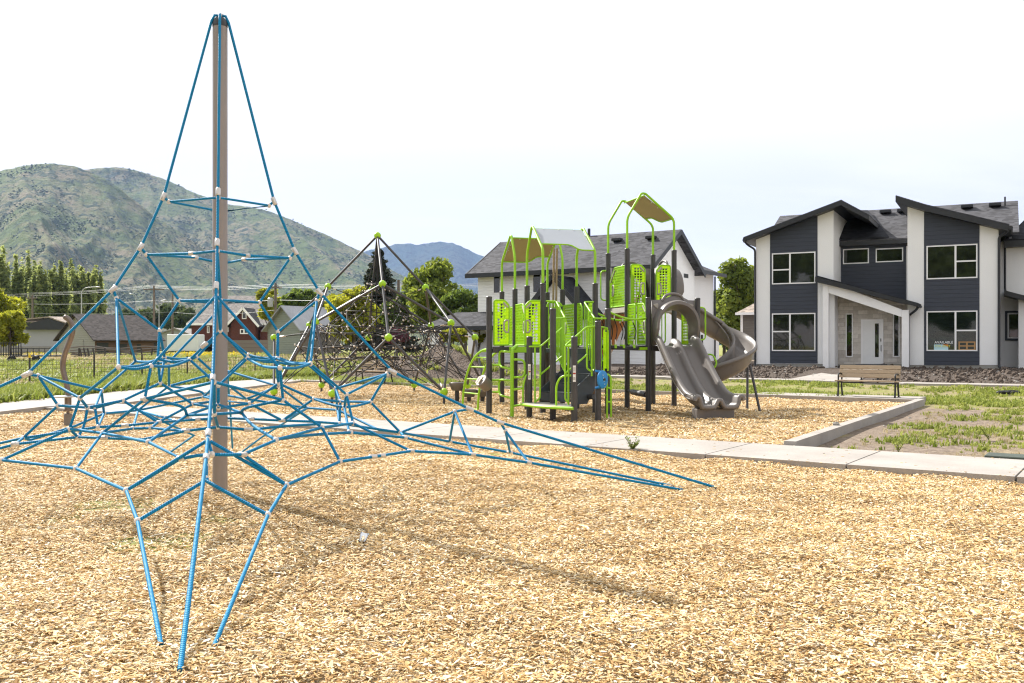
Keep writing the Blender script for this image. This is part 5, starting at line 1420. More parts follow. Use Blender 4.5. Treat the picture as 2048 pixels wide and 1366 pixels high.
    # downspouts
    def spout(pts,r=.05):
        mb=MB(); mb.tube(round_path(pts,.12,4),r,8); part(T,'downspout',mb,MAT['fascia_black'],60)
    w=lambda x,y,d: fc.W(x,y,d)
    spout([w(1489,482,-1.5),w(1494,489,-1.3),w(1510,499,DF-.07),w(1510.5,728,DF-.07),w(1507,735,DF-.3)])
    spout([w(1836,614,-1.7),w(1832,620,-1.6),w(1817,632,DF-.07),w(1817,738,DF-.07),w(1830,745,DF-.5),w(1872,747,DF-.9)],.055)
    spout([w(2018,456,-1.4),w(2014,464,-1.2),w(1998,474,DF-.07),w(1998,733,DF-.07),w(2006,743,DF-.4),w(2052,755,DF-.6)],.055)
    spout([w(2010,485,1.4),w(2010,580,1.4),w(2014,590,1.35)])
    # wing beyond on the right
    wall('wall',[(1999,733),(2200,745),(2200,480),(1999,484)],1.6,7.5,'stucco')
    wall('wall',[(2037,740),(2200,750),(2200,595),(2037,595)],.3,1.6,'stucco')
    wall('wall_panel',[(2010,681),(2062,682),(2062,621),(2010,622)],1.54,1.59,'siding_dark')
    window(T,fc,2015,2058,626,677,1.54,fw=.06)
    a=tz(2008,583,1.0); b=tz(2120,612,1.0); mb=MB(); quad_prism(fc,[a,b,(b[0],b[1]-.22),(a[0],a[1]-.22)],-.2,1.58,mb); part(T,'porch_roof',mb,MAT['fascia_black'])
    a=tz(2008,481,1.0); b=tz(2210,470,1.0); mb=MB(); quad_prism(fc,[a,b,(b[0],b[1]-.3),(a[0],a[1]-.3)],1.0,1.58,mb); part(T,'eave_board',mb,MAT['fascia_black'])
    plane('roof',[fc.P(a[0],.98,a[1]+.03),fc.P(b[0],.98,a[1]+.03),fc.P(b[0],5.0,a[1]+1.7),fc.P(a[0]+1.2,5.0,a[1]+1.7)],'shingle_black')
    wall('foundation',[(1999,752),(2200,765),(2200,729),(1999,731.5)],1.62,7.3,'foundation')
house_a()
# front walk of the modern house
fcx=Fac(17.15,44.0,-28.0); mb=MB(); p0=fcx.P(-.75,-2.2,0); p1=fcx.P(.85,-2.2,0); p2=fcx.P(.75,-11.4,0); p3=fcx.P(-1.7,-11.4,0)
mb.prism([V(p.x,p.y,float(terr(p.x,p.y))+.035) for p in (p0,p1,p2,p3)],(0,0,-.4)); structure('front_walk',mb,MAT['concrete'])

def house_b():
    ang=-math.degrees(math.atan2(.535,.845)); fc=Fac(7.4,50.0,ang)   # t runs to the right, left end at t=-11.2
    T=thing('white_house',fc.P(-5,0,.4),'white two-storey house with dark grey roof behind the play structure','house')
    tz=fc.tz; L0=-11.2; D=6.6; ze=6.0; zr=7.95
    mb=MB(); quad_prism(fc,[(L0,.2),(0,.2),(0,ze),(L0,ze)],0,D,mb); part(T,'wall',mb,MAT['siding_white'])
    mb=MB(); mb.prism([fc.P(.0,0,ze),fc.P(.0,D,ze),fc.P(0,D/2,zr)],fc.t*-.25); part(T,'gable',mb,MAT['stucco'])
    mb=MB(); mb.prism([fc.P(.012,.02,.2),fc.P(.012,D,.2),fc.P(.012,D,ze),fc.P(.012,.02,ze)],fc.t*.02); part(T,'gable_wall',mb,MAT['stucco'])
    def plane(q,mat,th=.14,name='roof'):
        mb=MB(); n=(q[1]-q[0]).cross(q[2]-q[0]).normalized()
        if n.z>0: n=-n
        mb.prism(q,n*th); return part(T,name,mb,MAT[mat])
    k=(zr-ze)/(D/2); o=.55
    A=lambda t,d,z: fc.P(t,d,z)
    plane([A(L0-.45,-o,ze-k*o+.12),A(.5,-o,ze-k*o+.12),A(.5,D/2,zr+.12),A(L0-.45,D/2,zr+.12)],'shingle_dark')
    plane([A(L0-.45,D/2,zr+.12),A(.5,D/2,zr+.12),A(.5,D+o,ze-k*o+.12),A(L0-.45,D+o,ze-k*o+.12)],'shingle_dark')
    mb=MB(); zz=ze-k*o-.03
    mb.bar(A(L0-.5,-o-.05,zz),A(.55,-o-.05,zz),.14,.24)
    for s in (0,1):
        d0,d1=(-o,D/2) if s==0 else (D+o,D/2); mb.bar(A(.53,d0,zz+.03),A(.53,d1,zr+.0),.06,.26); mb.bar(A(L0-.47,d0,zz+.03),A(L0-.47,d1,zr+.0),.06,.26)
    part(T,'fascia',mb,MAT['fascia_black'])
    # rear wing right of the gable
    mb=MB(); mb.prism([fc.P(-.6,D-.2,.2),fc.P(-.6,D+5.0,.2),fc.P(-.6,D+5.0,6.2),fc.P(-.6,D-.2,6.2)],fc.t*-6); part(T,'rear_wing',mb,MAT['stucco'])
    plane([A(.0,D-.9,6.05),A(.0,D+5.4,6.05),A(-3.4,D+2.4,7.75),A(-3.4,D-1.5,7.75)],'shingle_dark')
    mb=MB(); mb.bar(A(.05,D+.2,6.0),A(.05,D+5.5,6.0),.14,.2); part(T,'fascia',mb,MAT['fascia_black'])
    mb=MB(); mb.tube([A(-.5,D+5.0,5.95),A(-.52,D+5.05,.4)],.055,8); mb.tube([A(.06,.25,2.8),A(.07,.25,.3)],.05,8); part(T,'downspout',mb,MAT['fascia_black'],60)
    mb=MB(); mb.prism([A(-.58,D+4.5,3.1),A(-.58,D+6.8,2.85),A(-1.6,D+6.8,3.0),A(-1.6,D+4.5,3.3)],V(0,0,-.16)); part(T,'side_porch_roof',mb,MAT['shingle_black'])
    mb=MB(); mb.prism([A(-.7,D+5.02,.2),A(-.7,D+6.3,.2),A(-.7,D+6.3,2.8),A(-.7,D+5.02,2.9)],fc.t*-1.2); part(T,'side_porch',mb,MAT['stucco'])
    mb=MB(); p=at(1367,552,54.5); t_=(p-fc.o).dot(fc.t); mb.prism([A(.034,(p-fc.o).dot(fc.d)-.35,p.z-.12),A(.034,(p-fc.o).dot(fc.d)+.35,p.z-.12),A(.034,(p-fc.o).dot(fc.d)+.35,p.z+.12),A(.034,(p-fc.o).dot(fc.d)-.35,p.z+.12)],fc.t*.01); part(T,'gable_vent',mb,MAT['fascia_black'])
    window(T,fc,986,1002,549,588,-.002,fw=.07); window(T,fc,1065,1083,546,587,-.002,fw=.07); window(T,fc,1109,1140,543,551,-.002,1125,fw=.05)
    for px,py in ((1234,477),(1302,473)):
        t_,_=tz(px,py,D/2-1.0); mb=MB(); mb.box(A(t_,D/2-1.0,zr+.12-k*1.0+.12),(.55,.45,.18),rz=math.radians(ang)); part(T,'roof_vent',mb,MAT['fascia_black'],None,bevel=.03)
    t_,_=tz(1178,466,D/2); mb=MB(); mb.tube([A(t_,D/2,zr),A(t_,D/2,zr+.55)],.09,10); part(T,'vent_pipe',mb,MAT['fascia_black'],60)
    # entry gable in front
    tc,_=tz(1111,560,-2.0); zt=tz(1111,550,-2.0)[1]; hw=1.45; zb=zt-2.05
    mb=MB(); mb.prism([A(tc-hw,-2.0,.2),A(tc+hw,-2.0,.2),A(tc+hw,-2.0,zb+.35),A(tc,-2.0,zt-.12),A(tc-hw,-2.0,zb+.35)],fc.d*2.0); part(T,'entry_gable',mb,MAT['siding_white'])
    for s in (-1,1):
        e=.55
        plane([A(tc,-2.35,zt),A(tc,3.0,zt),A(tc+s*(hw+e),3.0 if s<0 else 1.2,zb-.15),A(tc+s*(hw+e),-2.35,zb-.15)],'shingle_black',.16)
    mb=MB()
    for s in (-1,1): mb.bar(A(tc,-2.38,zt-.06),A(tc+s*(hw+.55),-2.38,zb-.21),.05,.24)
    part(T,'entry_fascia',mb,MAT['fascia_black'])
    mb=MB(); t_,_=tz(1166,600,-.6); quad_prism(fc,[(tc+1.0,zb-.4),(tc+3.8,zb-.4),(tc+3.8,zb-.15),(tc+1.0,zb-.15)],-1.7,-.01,mb); part(T,'entry_eave',mb,MAT['shingle_black'])
    # porch at the left end
    pz=tz(960,632,-.8)[1]
    plane([A(L0-3.6,-1.2,2.62),A(L0+5.5,-1.2,2.62),A(L0+5.5,.0,3.5),A(L0-1.6,.0,3.5)],'shingle_dark',.1,'porch_roof')
    plane([A(L0-3.6,-1.2,2.62),A(L0-1.6,0,3.5),A(L0-1.6,4.2,3.5),A(L0-3.6,5.6,2.62)],'shingle_dark',.1,'porch_roof')
    mb=MB(); mb.bar(A(L0-3.7,-1.22,2.5),A(L0+5.6,-1.22,2.5),.1,.24); mb.bar(A(L0-3.65,-1.2,2.5),A(L0-3.65,5.6,2.5),.1,.24); part(T,'porch_fascia',mb,MAT['fascia_black'])
    mb=MB(); mb.bar(A(L0-3.4,-.9,2.28),A(L0+.0,-.9,2.28),.2,.2); part(T,'porch_beam',mb,MAT['trim_white'])
    for t_ in (L0-2.6,L0+.25):
        mb=MB(); mb.box(A(t_,-.9,1.3),(.42,.42,1.9),rz=math.radians(ang)); part(T,'porch_column',mb,MAT['trim_white'],None,bevel=.01)
    mb=MB(); quad_prism(fc,[(L0-3,.1),(0.0,.1),(0.0,.42),(L0-3,.42)],-.012,D-.1,mb); part(T,'foundation',mb,MAT['foundation'])
house_b()

# small taupe house in the gap
def house_c():
    T=thing('small_taupe_house',(16.5,66,.5),'small taupe house with brown roof seen between the two white houses','house')
    fc=Fac(16.0,66.0,-28)
    a=fc.tz(1482,628,0); b=fc.tz(1560,628,0); zb=fc.tz(1482,682,0)[1]
    mb=MB(); quad_prism(fc,[(a[0],.1),(b[0],.1),(b[0],a[1]),(a[0],a[1])],0,7,mb); part(T,'wall',mb,MAT['siding_taupe'])
    mb=MB(); quad_prism(fc,[(a[0]-.03,.1),(a[0]+.14,.1),(a[0]+.14,a[1]),(a[0]-.03,a[1])],-.03,.0,mb); part(T,'corner_board',mb,MAT['trim_white'])
    e0=fc.tz(1471,626,-.5); mb=MB(); mb.prism([fc.P(e0[0],-.5,e0[1]),fc.P(b[0],-.5,e0[1]),fc.P(b[0],3.5,e0[1]+1.6),fc.P(e0[0]+1.9,3.5,e0[1]+1.6)],V(0,0,-.12)); part(T,'roof',mb,MAT['shingle_brown'])
    mb=MB(); mb.bar(fc.P(e0[0],-.55,e0[1]-.06),fc.P(b[0],-.55,e0[1]-.06),.1,.18); part(T,'gutter',mb,MAT['trim_white'])
    mb=MB(); quad_prism(fc,[(a[0]-.01,.0),(b[0],.0),(b[0],1.35),(a[0]-.01,1.35)],-.025,-.003,mb); part(T,'foundation',mb,MAT['foundation'])
house_c()

# ================================================================= sheds and buildings on the left
def gable_building(name,label,cat,fx,fy,ang,L,D,ze,zr,wm,gm,rm,over=.35,extra=None):
    """long side along t (front d=0), gables at the ends"""
    fc=Fac(fx,fy,ang); T=thing(name,fc.P(L/2,0,0),label,cat); z0=-.2
    mb=MB(); quad_prism(fc,[(0,z0),(L,z0),(L,ze),(0,ze)],0.0,D,mb); part(T,'wall',mb,MAT[wm])
    for t in (0,L):
        s=-1 if t==0 else 1; mb=MB(); mb.prism([fc.P(t+s*.02,0,z0),fc.P(t+s*.02,D,z0),fc.P(t+s*.02,D,ze),fc.P(t+s*.02,D/2,zr),fc.P(t+s*.02,0,ze)],fc.t*(-.018*s)); part(T,'gable_wall',mb,MAT[gm])
    k=(zr-ze)/(D/2)
    for d0,d1 in ((-over,D/2),(D+over,D/2)):
        mb=MB(); q=[fc.P(-over,d0,ze-k*over+.1),fc.P(L+over,d0,ze-k*over+.1),fc.P(L+over,d1,zr+.1),fc.P(-over,d1,zr+.1)]; mb.prism(q,V(0,0,-.10)); part(T,'roof',mb,MAT[rm])
    return T,fc
# log barn: gable end faces left-front
g0=at(278,716,86); zt=lambda y,Y: EYE-(y-HZ)/F*Y
T,fc=gable_building('log_barn','weathered log barn with pale board gable and sagging dark shingle roof','barn',at(190,0,84).x,84,55,6.6,6.0,2.15,4.3,'log_wood','barn_white','shingle_barn',.4)
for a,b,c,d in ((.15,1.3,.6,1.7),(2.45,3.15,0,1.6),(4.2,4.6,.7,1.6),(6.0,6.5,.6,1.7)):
    mb=MB(); quad_prism(fc,[(a,c),(b,c),(b,d),(a,d)],-.03,-.005,mb); part(T,'opening',mb,MAT['inside_shade'])  # dark plates on the uncut log wall, painted as the shade inside
mb=MB(); q=[fc.P(-.06,d,z) for d,z in ((1.8,0),(3.4,0),(3.4,2.0),(1.8,2.0))]; mb.prism(q,fc.t*.02); part(T,'barn_door',mb,MAT['barn_white'])
# grey-green shed with a metal roof
fcx=None
T,fc=gable_building('metal_roof_shed','grey-green board shed with sloping grey metal roof behind the climbing nets','shed',at(601,0,75).x,75,55,4.5,3.9,2.95,4.65,'old_wood','barn_green','metal_roof',.4)
# low flat building at the far left
fc=Fac(at(20,0,112).x,112,2); T=thing('grey_service_building',fc.P(4,0,0),'low grey building with stone base and dark eaves at far left','building')
tw=at(146,0,112).x-at(-30,0,112).x; t0=at(-30,0,112).x-fc.o.x
mb=MB(); quad_prism(fc,[(t0,-.2),(t0+tw,-.2),(t0+tw,3.4),(t0,3.4)],0,9,mb); part(T,'wall',mb,MAT['stucco_grey'])
mb=MB(); quad_prism(fc,[(t0-.02,-.2),(t0+tw+.02,-.2),(t0+tw+.02,1.35),(t0-.02,1.35)],-.10,-.003,mb); part(T,'stone_base',mb,MAT['stone_grey'])
ta=at(52,0,112).x-fc.o.x; tb=at(148,0,112).x-fc.o.x; tm=at(100,0,112).x-fc.o.x
mb=MB(); mb.prism([fc.P(ta,-.6,3.35),fc.P(tb+.3,-.6,3.35),fc.P(tb+.3,-.6,3.6),fc.P(tm,-.6,4.75),fc.P(ta,-.6,3.9)],fc.d*.5); part(T,'eave',mb,MAT['fascia_black'])
mb=MB(); mb.prism([fc.P(ta-3.5,-.7,4.3),fc.P(tm,-.7,4.95),fc.P(tm,8,5.1),fc.P(ta-3.5,8,4.6)],V(0,0,-.15)); mb.prism([fc.P(tm,-.7,4.95),fc.P(tb+.5,-.7,3.75),fc.P(tb+.5,8,3.9),fc.P(tm,8,5.1)],V(0,0,-.15)); part(T,'roof',mb,MAT['shingle_brown'])
# red-brick meeting house
def church():
    fc=Fac(at(383,0,150).x,150,-6); T=thing('brick_church',fc.P(6,0,0),'red brick church with white-trimmed gable and pale shingle roof','church')
    X=lambda px,d=0: fc.tz(px,690,d)[0]
    Zp=lambda px,py,d=0: fc.tz(px,py,d)[1]
    a=X(383); b=X(548); ze=Zp(440,645)
    mb=MB(); quad_prism(fc,[(a,-.5),(b,-.5),(b,ze),(a,ze)],0,10,mb); part(T,'wall',mb,MAT['red_brick'])
    mb=MB(); mb.prism([fc.P(a-.6,-.6,ze-.1),fc.P(X(470),-.6,ze-.1),fc.P(X(470),5,ze+4.6),fc.P(a+2.2,5,ze+4.6)],V(0,0,-.2)); mb.prism([fc.P(X(470),-.6,ze-.1),fc.P(b+.4,-.6,ze-.1),fc.P(b+.4,5,ze+4.4),fc.P(X(470),5,ze+4.6)],V(0,0,-.2)); part(T,'roof',mb,MAT['shingle_pale'])
    mb=MB(); quad_prism(fc,[(a-.6,ze-.45),(b+.4,ze-.45),(b+.4,ze-.08),(a-.6,ze-.08)],-.65,-.45,mb); part(T,'eave_trim',mb,MAT['trim_white'])
    l=X(462,-2); m=X(488,-2); r=X(511,-2); zt=Zp(488,615,-2)
    mb=MB(); mb.prism([fc.P(l,-2,-.5),fc.P(r,-2,-.5),fc.P(r,-2,ze-.2),fc.P(m,-2,zt-.3),fc.P(l,-2,ze-.2)],fc.d*2.2); part(T,'gable_wall',mb,MAT['red_brick'])
    for s,e in ((-1,l),(1,r)):
        mb=MB(); mb.prism([fc.P(m,-2.5,zt),fc.P(m,4.5,zt),fc.P(e+s*.7,4.5,ze-.6),fc.P(e+s*.7,-2.5,ze-.6)],V(0,0,-.18)); part(T,'gable_roof',mb,MAT['shingle_dark'])
        mb=MB(); mb.bar(fc.P(m,-2.55,zt-.12),fc.P(e+s*.75,-2.55,ze-.75),.1,.34); part(T,'gable_trim',mb,MAT['trim_white'])
    window(T,fc,484,493,622,638,-2.02,fw=.12); window(T,fc,514,520,642,653,-.02,fw=.12); window(T,fc,480,496,658,668,-2.02,488,fw=.16); window(T,fc,414,419,652,666,-.02,fw=.12); window(T,fc,452,457,652,664,-.02,fw=.12)
    # side parts
    mb=MB(); quad_prism(fc,[(X(520,-1),-.5),(b+1.2,-.5),(b+1.2,ze-1.2),(X(520,-1),ze-1.2)],-1,0,mb); part(T,'side_wall',mb,MAT['red_brick'])
church()
# pale industrial shed between barn and church
fc=Fac(at(318,0,175).x,175,-4); T=thing('pale_warehouse',fc.P(3,0,0),'long low pale warehouse behind the log barn','warehouse')
w0=fc.tz(312,690)[0]; w1=fc.tz(386,690)[0]
mb=MB(); quad_prism(fc,[(w0,-.5),(w1,-.5),(w1,3.2),(lerp(w0,w1,.55),4.6),(w0,3.4)],0,12,mb); part(T,'wall',mb,MAT['stucco_grey'])
mb=MB(); mb.prism([fc.P(w0-.5,-.5,3.4),fc.P(lerp(w0,w1,.55),-.5,4.7),fc.P(lerp(w0,w1,.55),13,4.7),fc.P(w0-.5,13,3.4)],V(0,0,-.2)); mb.prism([fc.P(lerp(w0,w1,.55),-.5,4.7),fc.P(w1+.5,-.5,3.2),fc.P(w1+.5,13,3.2),fc.P(lerp(w0,w1,.55),13,4.7)],V(0,0,-.2)); part(T,'roof',mb,MAT['shingle_pale'])
# white box trailer
c=at(365,686,104); t=thing('white_trailer',(c.x,c.y,0),'white box trailer parked beyond the yellow flowers','trailer')
mb=MB(); w=at(396,0,104).x-at(333,0,104).x; mb.box((c.x,c.y+1.1,1.75),(w,2.2,1.9)); part(t,'body',mb,MAT['van_white'],None,bevel=.08)
mb=MB(); mb.box((c.x,c.y+1.1,.72),(w*.98,1.9,.14)); part(t,'chassis',mb,MAT['black_metal'])
for s in (-.55,.2):
    mb=MB(); mb.lathe([(.36,-.12),(.38,0),(.36,.12)],V(c.x+s,c.y+.05,.5),18,V(0,1,0)); part(t,'wheel',mb,MAT['rubber_black'],40)
# dark parked cars beside it
for px,lab in ((420,'dark parked car half hidden behind the steel mast'),(395,'dark parked car beside the white trailer')):
    c=at(px,690,106); t=thing('parked_car',(c.x,c.y,.1),lab,'car','cars parked by the church'); 
    pr=[(-1.9,.5),(-1.9,.85),(-1.2,.95),(-.7,1.4),(.7,1.42),(1.25,.98),(1.95,.85),(1.95,.5)]
    mb=MB(); mb.prism([(c.x+x,c.y,z+.35) for x,z in pr],(0,1.6,0)); part(t,'body',mb,MAT['fascia_black'],None,bevel=.06)
    mb=MB(); mb.prism([(c.x+x,c.y-.01,z+.35) for x,z in ((-1.02,.97),(-.62,1.34),(.62,1.36),(1.08,.99))],(0,.02,0)); part(t,'window',mb,MAT['window_glass'])
    for x in (-1.2,1.25):
        mb=MB(); mb.lathe([(.30,-.1),(.32,0),(.30,.1)],V(c.x+x,c.y,.72),16,V(0,1,0)); part(t,'wheel',mb,MAT['rubber_black'],40)
# retaining wall of dark sleepers
mb=MB(); a=at(432,690,92); b=at(545,690,84)
for i in range(5): mb.bar(V(a.x,a.y,.35+i*.36),V(b.x,b.y,.35+i*.36),.3,.34)
solo('timber_retaining_wall',mb,MAT['old_wood'],'dark timber retaining wall below the brick church','wall')
# wire fence along the field
def fence():
    pts=[V(-19.5,28.5,0),V(-17.0,32.6,0),V(-15.9,35.2,0),V(-15.0,37.5,0),V(-13.9,39.6,0),V(-13.0,41.2,0),V(-12.0,43.2,0),V(-10.6,45.2,0),V(-9.0,47.0,0),V(-7.2,48.6,0)]
    for p in pts: p.z=float(terr(p.x,p.y))
    T=thing('wire_field_fence',pts[4],'wire mesh field fence on thin dark steel posts along the pasture','fence')
    H_=1.02
    for i,p in enumerate(pts):
        mb=MB(); mb.box(p+V(0,0,.55),(.05,.05,1.3)); po=part(T,'fence_post',mb,MAT['tpost'])
        if i in(1,4,7): 
            mb=MB(); mb.box(p+V(0,0,1.16),(.056,.056,.12)); part(po,'yellow_tip',mb,MAT['yellow_cap'])
    mb=MB()
    for a,b in zip(pts,pts[1:]):
        for k in range(7): 
            z=.08+k*.155; mb.tube([a+V(0,0,z),lerp(a,b,.5)+V(0,0,z-.015),b+V(0,0,z)],.006,4,caps=False)
        n=int((b-a).length/.155)
        for j in range(n): q=lerp(a,b,j/n); mb.tube([q+V(0,0,.06),q+V(.02,0,H_)],.005,4,caps=False)
    part(T,'wire_mesh',mb,MAT['fence_wire'])
fence()
# old log rail fence in front of the barn
T=thing('log_rail_fence',(-28,76,0),'weathered grey log rail fence with leaning pickets before the barn','fence'); r=random.Random(5)
mb=MB(); a=at(142,712,74); b=at(335,712,74)
for k in range(7):
    q=[lerp(a,b,i/8)+V(0,r.uniform(-.2,.2),0) for i in range(9)]
    mb.tube([V(p.x,p.y,.35+k*.16+.10*math.sin(i*1.3+k)) for i,p in enumerate(q)],.055,6)
part(T,'rails',mb,MAT['old_wood'],50)
for px,tilt in ((158,0),(168,.35),(175,.3),(182,.28),(191,.2),(211,.05),(240,0),(262,0),(285,.1),(300,-.2),(330,0)):
    p=at(px,712,72.5); mb=MB(); mb.tube([V(p.x,p.y,0),V(p.x-tilt,p.y,1.25)],.06,6); part(T,'picket',mb,MAT['tpost'],50)
# pipe gate and small flat trailer at the left edge
T=thing('pipe_cattle_panel',at(20,705,66),'dark upright pipe cattle panel at the left edge of the pasture','gate')
mb=MB(); z1=zt(686,66); z0=zt(712,66)
for px in range(2,44,5): p=at(px,700,66); mb.tube([V(p.x,p.y,z0),V(p.x,p.y,z1)],.03,6)
a=at(0,0,66);b=at(42,0,66)
for z in (z0+.1,z1): mb.tube([V(a.x,66,z),V(b.x,66,z)],.035,6)
part(T,'bars',mb,MAT['black_metal'],50)
T=thing('flat_trailer',at(70,712,66),'low dark utility trailer with rails standing in the pasture','trailer')
mb=MB(); a=at(22,0,66).x;b=at(114,0,66).x; mb.box(((a+b)/2,66.6,.72),(b-a,1.5,.1)); part(T,'bed',mb,MAT['black_metal'])
mb=MB()
for z in (1.0,1.25): mb.tube([V(a,65.9,z),V(b,65.9,z)],.025,6)
for i in range(9): x=lerp(a,b,i/8); mb.tube([V(x,65.9,.7),V(x,65.9,1.25)],.025,6)
part(T,'side_rail',mb,MAT['black_metal'],50)
for x in (at(26,0,66).x,at(74,0,66).x):
    mb=MB(); mb.lathe([(.30,-.1),(.34,0),(.30,.1)],V(x,65.85,.42),18,V(0,1,0)); part(T,'wheel',mb,MAT['rubber_black'],40)
# dirt mound
def mound():
    cx,cy=-3.6,42.0; rx,ry,hh=6.0,3.2,1.45; rows=[]; n=60;m=26
    for j in range(m+1):
        row=[]
        for i in range(n+1):
            u=-1+2*i/n; v=-1+2*j/m; r=math.sqrt(u*u+v*v); h=max(0,1-r)**.75
            x=cx+E_.x*u*rx+NR.x*v*ry; y=cy+E_.y*u*rx+NR.y*v*ry
            z=h*hh*(1+.22*math.sin(u*5+1)+.14*math.sin(v*7+u*9))+.09*math.sin(x*5.1)*math.sin(y*4.7)*min(1,h*3)+.06*math.sin(x*11+y*9)*min(1,h*3)
            row.append(V(x,y,float(terr(x,y))-.12+z*.85))
        rows.append(row)
    mb=MB(); mb.grid(rows); solo('dirt_mound',mb,MAT['soil'],'long dark heap of bare soil behind the climbing dome','mound',loc=(cx,cy,0),smooth=180)
    def mz(X,Y):
        u=((X-cx)*E_.x+(Y-cy)*E_.y)/rx; v=((X-cx)*NR.x+(Y-cy)*NR.y)/ry; r=np.sqrt(u*u+v*v); h=np.maximum(0,1-r)**.75
        return terr(X,Y)-.14+h*hh*.85*(1+.22*np.sin(u*5+1)+.14*np.sin(v*7+u*9))
    k=1300; X=cx+RNG.normal(0,3.4,k); Y=cy+RNG.normal(-.5,2.4,k); s=patch(X,Y,.9,3.3)>.55; grass('mound_grass',X[s],Y[s],mz,.12,.32,'grass_green',S_L,'mound_tufts',.9)
    a,b=rect(9000,-26,-2,.3,3.6); s=patch(a,b,.7,4.1)+RNG.normal(0,.4,len(a))>-.3; grass('kerb_grass',a[s],b[s],terr,.08,.26,'grass_green',S_T,'kerb_tufts',1.0)
mound()
# utility poles, lamps, wires
def upole(px,ytop,Y,arm,label,trans=False,dark=True):
    p=at(px,690,Y); zt_=zt(ytop,Y); T=thing('utility_pole',(p.x,Y,0),label,'utility pole','utility poles along the road')
    mb=MB(); mb.tube([V(p.x,Y,-.5),V(p.x,Y,zt_)],.20,10,r2=.13); part(T,'pole',mb,MAT['pole_wood'],50)
    if arm:
        mb=MB(); mb.box((p.x,Y-.16,zt_-.5),(arm,.12,.16)); ca=part(T,'crossarm',mb,MAT['pole_wood'])
        mb=MB()
        for s in (-.48,-.2,.2,.48): mb.lathe([(.06,0),(.07,.1),(.03,.2)],V(p.x+arm*s,Y-.16,zt_-.42),8)
        part(ca,'insulators',mb,MAT['stucco_grey'],40)
    if trans:
        mb=MB(); mb.lathe([(.28,0),(.30,.1),(.30,.9),(.2,1.0)],V(p.x-.5,Y-.2,zt_-2.6),14); part(T,'transformer',mb,MAT['galv'],40)
upole(308,572,135,3.0,'tall dark utility pole with crossarm rising behind the log barn'); upole(65,590,150,1.6,'brown utility pole in front of the poplars at far left'); upole(345,580,150,0,'thin bare utility pole right of the crossarm pole'); upole(551,566,100,1.5,'utility pole with grey transformer beside the metal roof shed',True); upole(797,560,90,0,'bare wooden pole rising behind the climbing dome')
def lamp(px,ytop,Y,pxe,label):
    p=at(px,690,Y); z=zt(ytop,Y); e=at(pxe,ytop-3,Y); T=thing('street_lamp',(p.x,Y,0),label,'street lamp','street lamps along the road')
    mb=MB(); mb.tube([V(p.x,Y,-.5),V(p.x,Y,z-.6)],.12,10,r2=.07); part(T,'pole',mb,MAT['galv'],50)
    mb=MB(); mb.tube(catmull([V(p.x,Y,z-.6),V(lerp(p.x,e.x,.12),Y,z-.1),V(lerp(p.x,e.x,.4),Y,z+.15),V(e.x,Y,z+.25)],5),.05,8); part(T,'arm',mb,MAT['galv'],50)
    mb=MB(); mb.ball((e.x,Y,z+.22),.3,10,6,(1.3,.6,.4)); part(T,'lamp_head',mb,MAT['galv'],50)
lamp(163,577,140,196,'grey street lamp with long arm before the right poplars'); lamp(272,590,190,262,'small distant street lamp between poplars and far trees'); lamp(318,603,170,330,'slim pale lamp mast behind the barn roof')
def pline(pts,label,r=.022):
    mb=MB(); P=[]
    for a,b in zip(pts,pts[1:]):
        a=at(*a);b=at(*b)
        for i in range(12): t=i/12; P.append(lerp(a,b,t)+V(0,0,-.012*(b-a).length*4*t*(1-t)*.6))
    P.append(at(*pts[-1])); mb.tube(P,r*.5,4); solo('power_line',mb,MAT['wire'],label,'power line','overhead power lines')
for i,(a,b,c,l) in enumerate(((588,574,570,'top'),(591,577,573,'second'),(586,572,567,'third'))):
    pline([(-120,a+8,150),(65,a,150),(308,b-2,135),(551,c+1,100),(1100,c-4,85)],f'overhead power line, {l} wire of the three crossing near the pole tops',.024)
pline([(-120,616,150),(65,608,150),(308,601,135),(551,600,100),(1100,592,85)],'single thick overhead cable strung half way down the utility poles',.03)
pline([(65,627,150),(345,624,150),(551,620,100),(797,610,90),(1100,612,85)],'lowest overhead cable crossing just above the shed roofs',.022)
# ================================================================= trees
def leafmesh(name,clumps,nleaf,size,mat,seed,flat=.5,stretch=1.0,up=0.0):
    """clumps: list of (centre, (rx,ry,rz)); leaf-sized faces through each clump's volume, denser to the outside"""
    g=np.random.default_rng(seed); C=np.array([c[0] for c in clumps],float); Rr=np.array([c[1] for c in clumps],float)
    vol=Rr.prod(1)**.67; w=vol/vol.sum(); idx=g.choice(len(clumps),nleaf,p=w)
    d=g.normal(size=(nleaf,3)); d/=np.linalg.norm(d,axis=1)[:,None]
    rad=g.random(nleaf)**.40
    P=C[idx]+d*rad[:,None]*Rr[idx]
    n=d*.7+g.normal(size=(nleaf,3))*.8; n[:,2]+=.25+up; n/=np.linalg.norm(n,axis=1)[:,None]
    t=np.cross(n,g.normal(size=(nleaf,3))); t/=np.linalg.norm(t,axis=1)[:,None]; b=np.cross(n,t)
    s=size*g.uniform(.55,1.35,nleaf)[:,None]
    v=np.stack([P-t*s*stretch,P+b*s*flat+n*s*.12,P+t*s*stretch,P-b*s*flat+n*s*.12],1).reshape(-1,3)
    me=bpy.data.meshes.new(name); me.from_pydata(v.tolist(),[],np.arange(nleaf*4).reshape(-1,4).tolist())
    cv=g.random(len(clumps))*.5; var=np.clip(cv[idx]+g.random(nleaf)*.55-.05,0,1)
    a=me.attributes.new('var','FLOAT','FACE'); a.data.foreach_set('value',var.astype(np.float32)); me.materials.append(MAT[mat]); return me
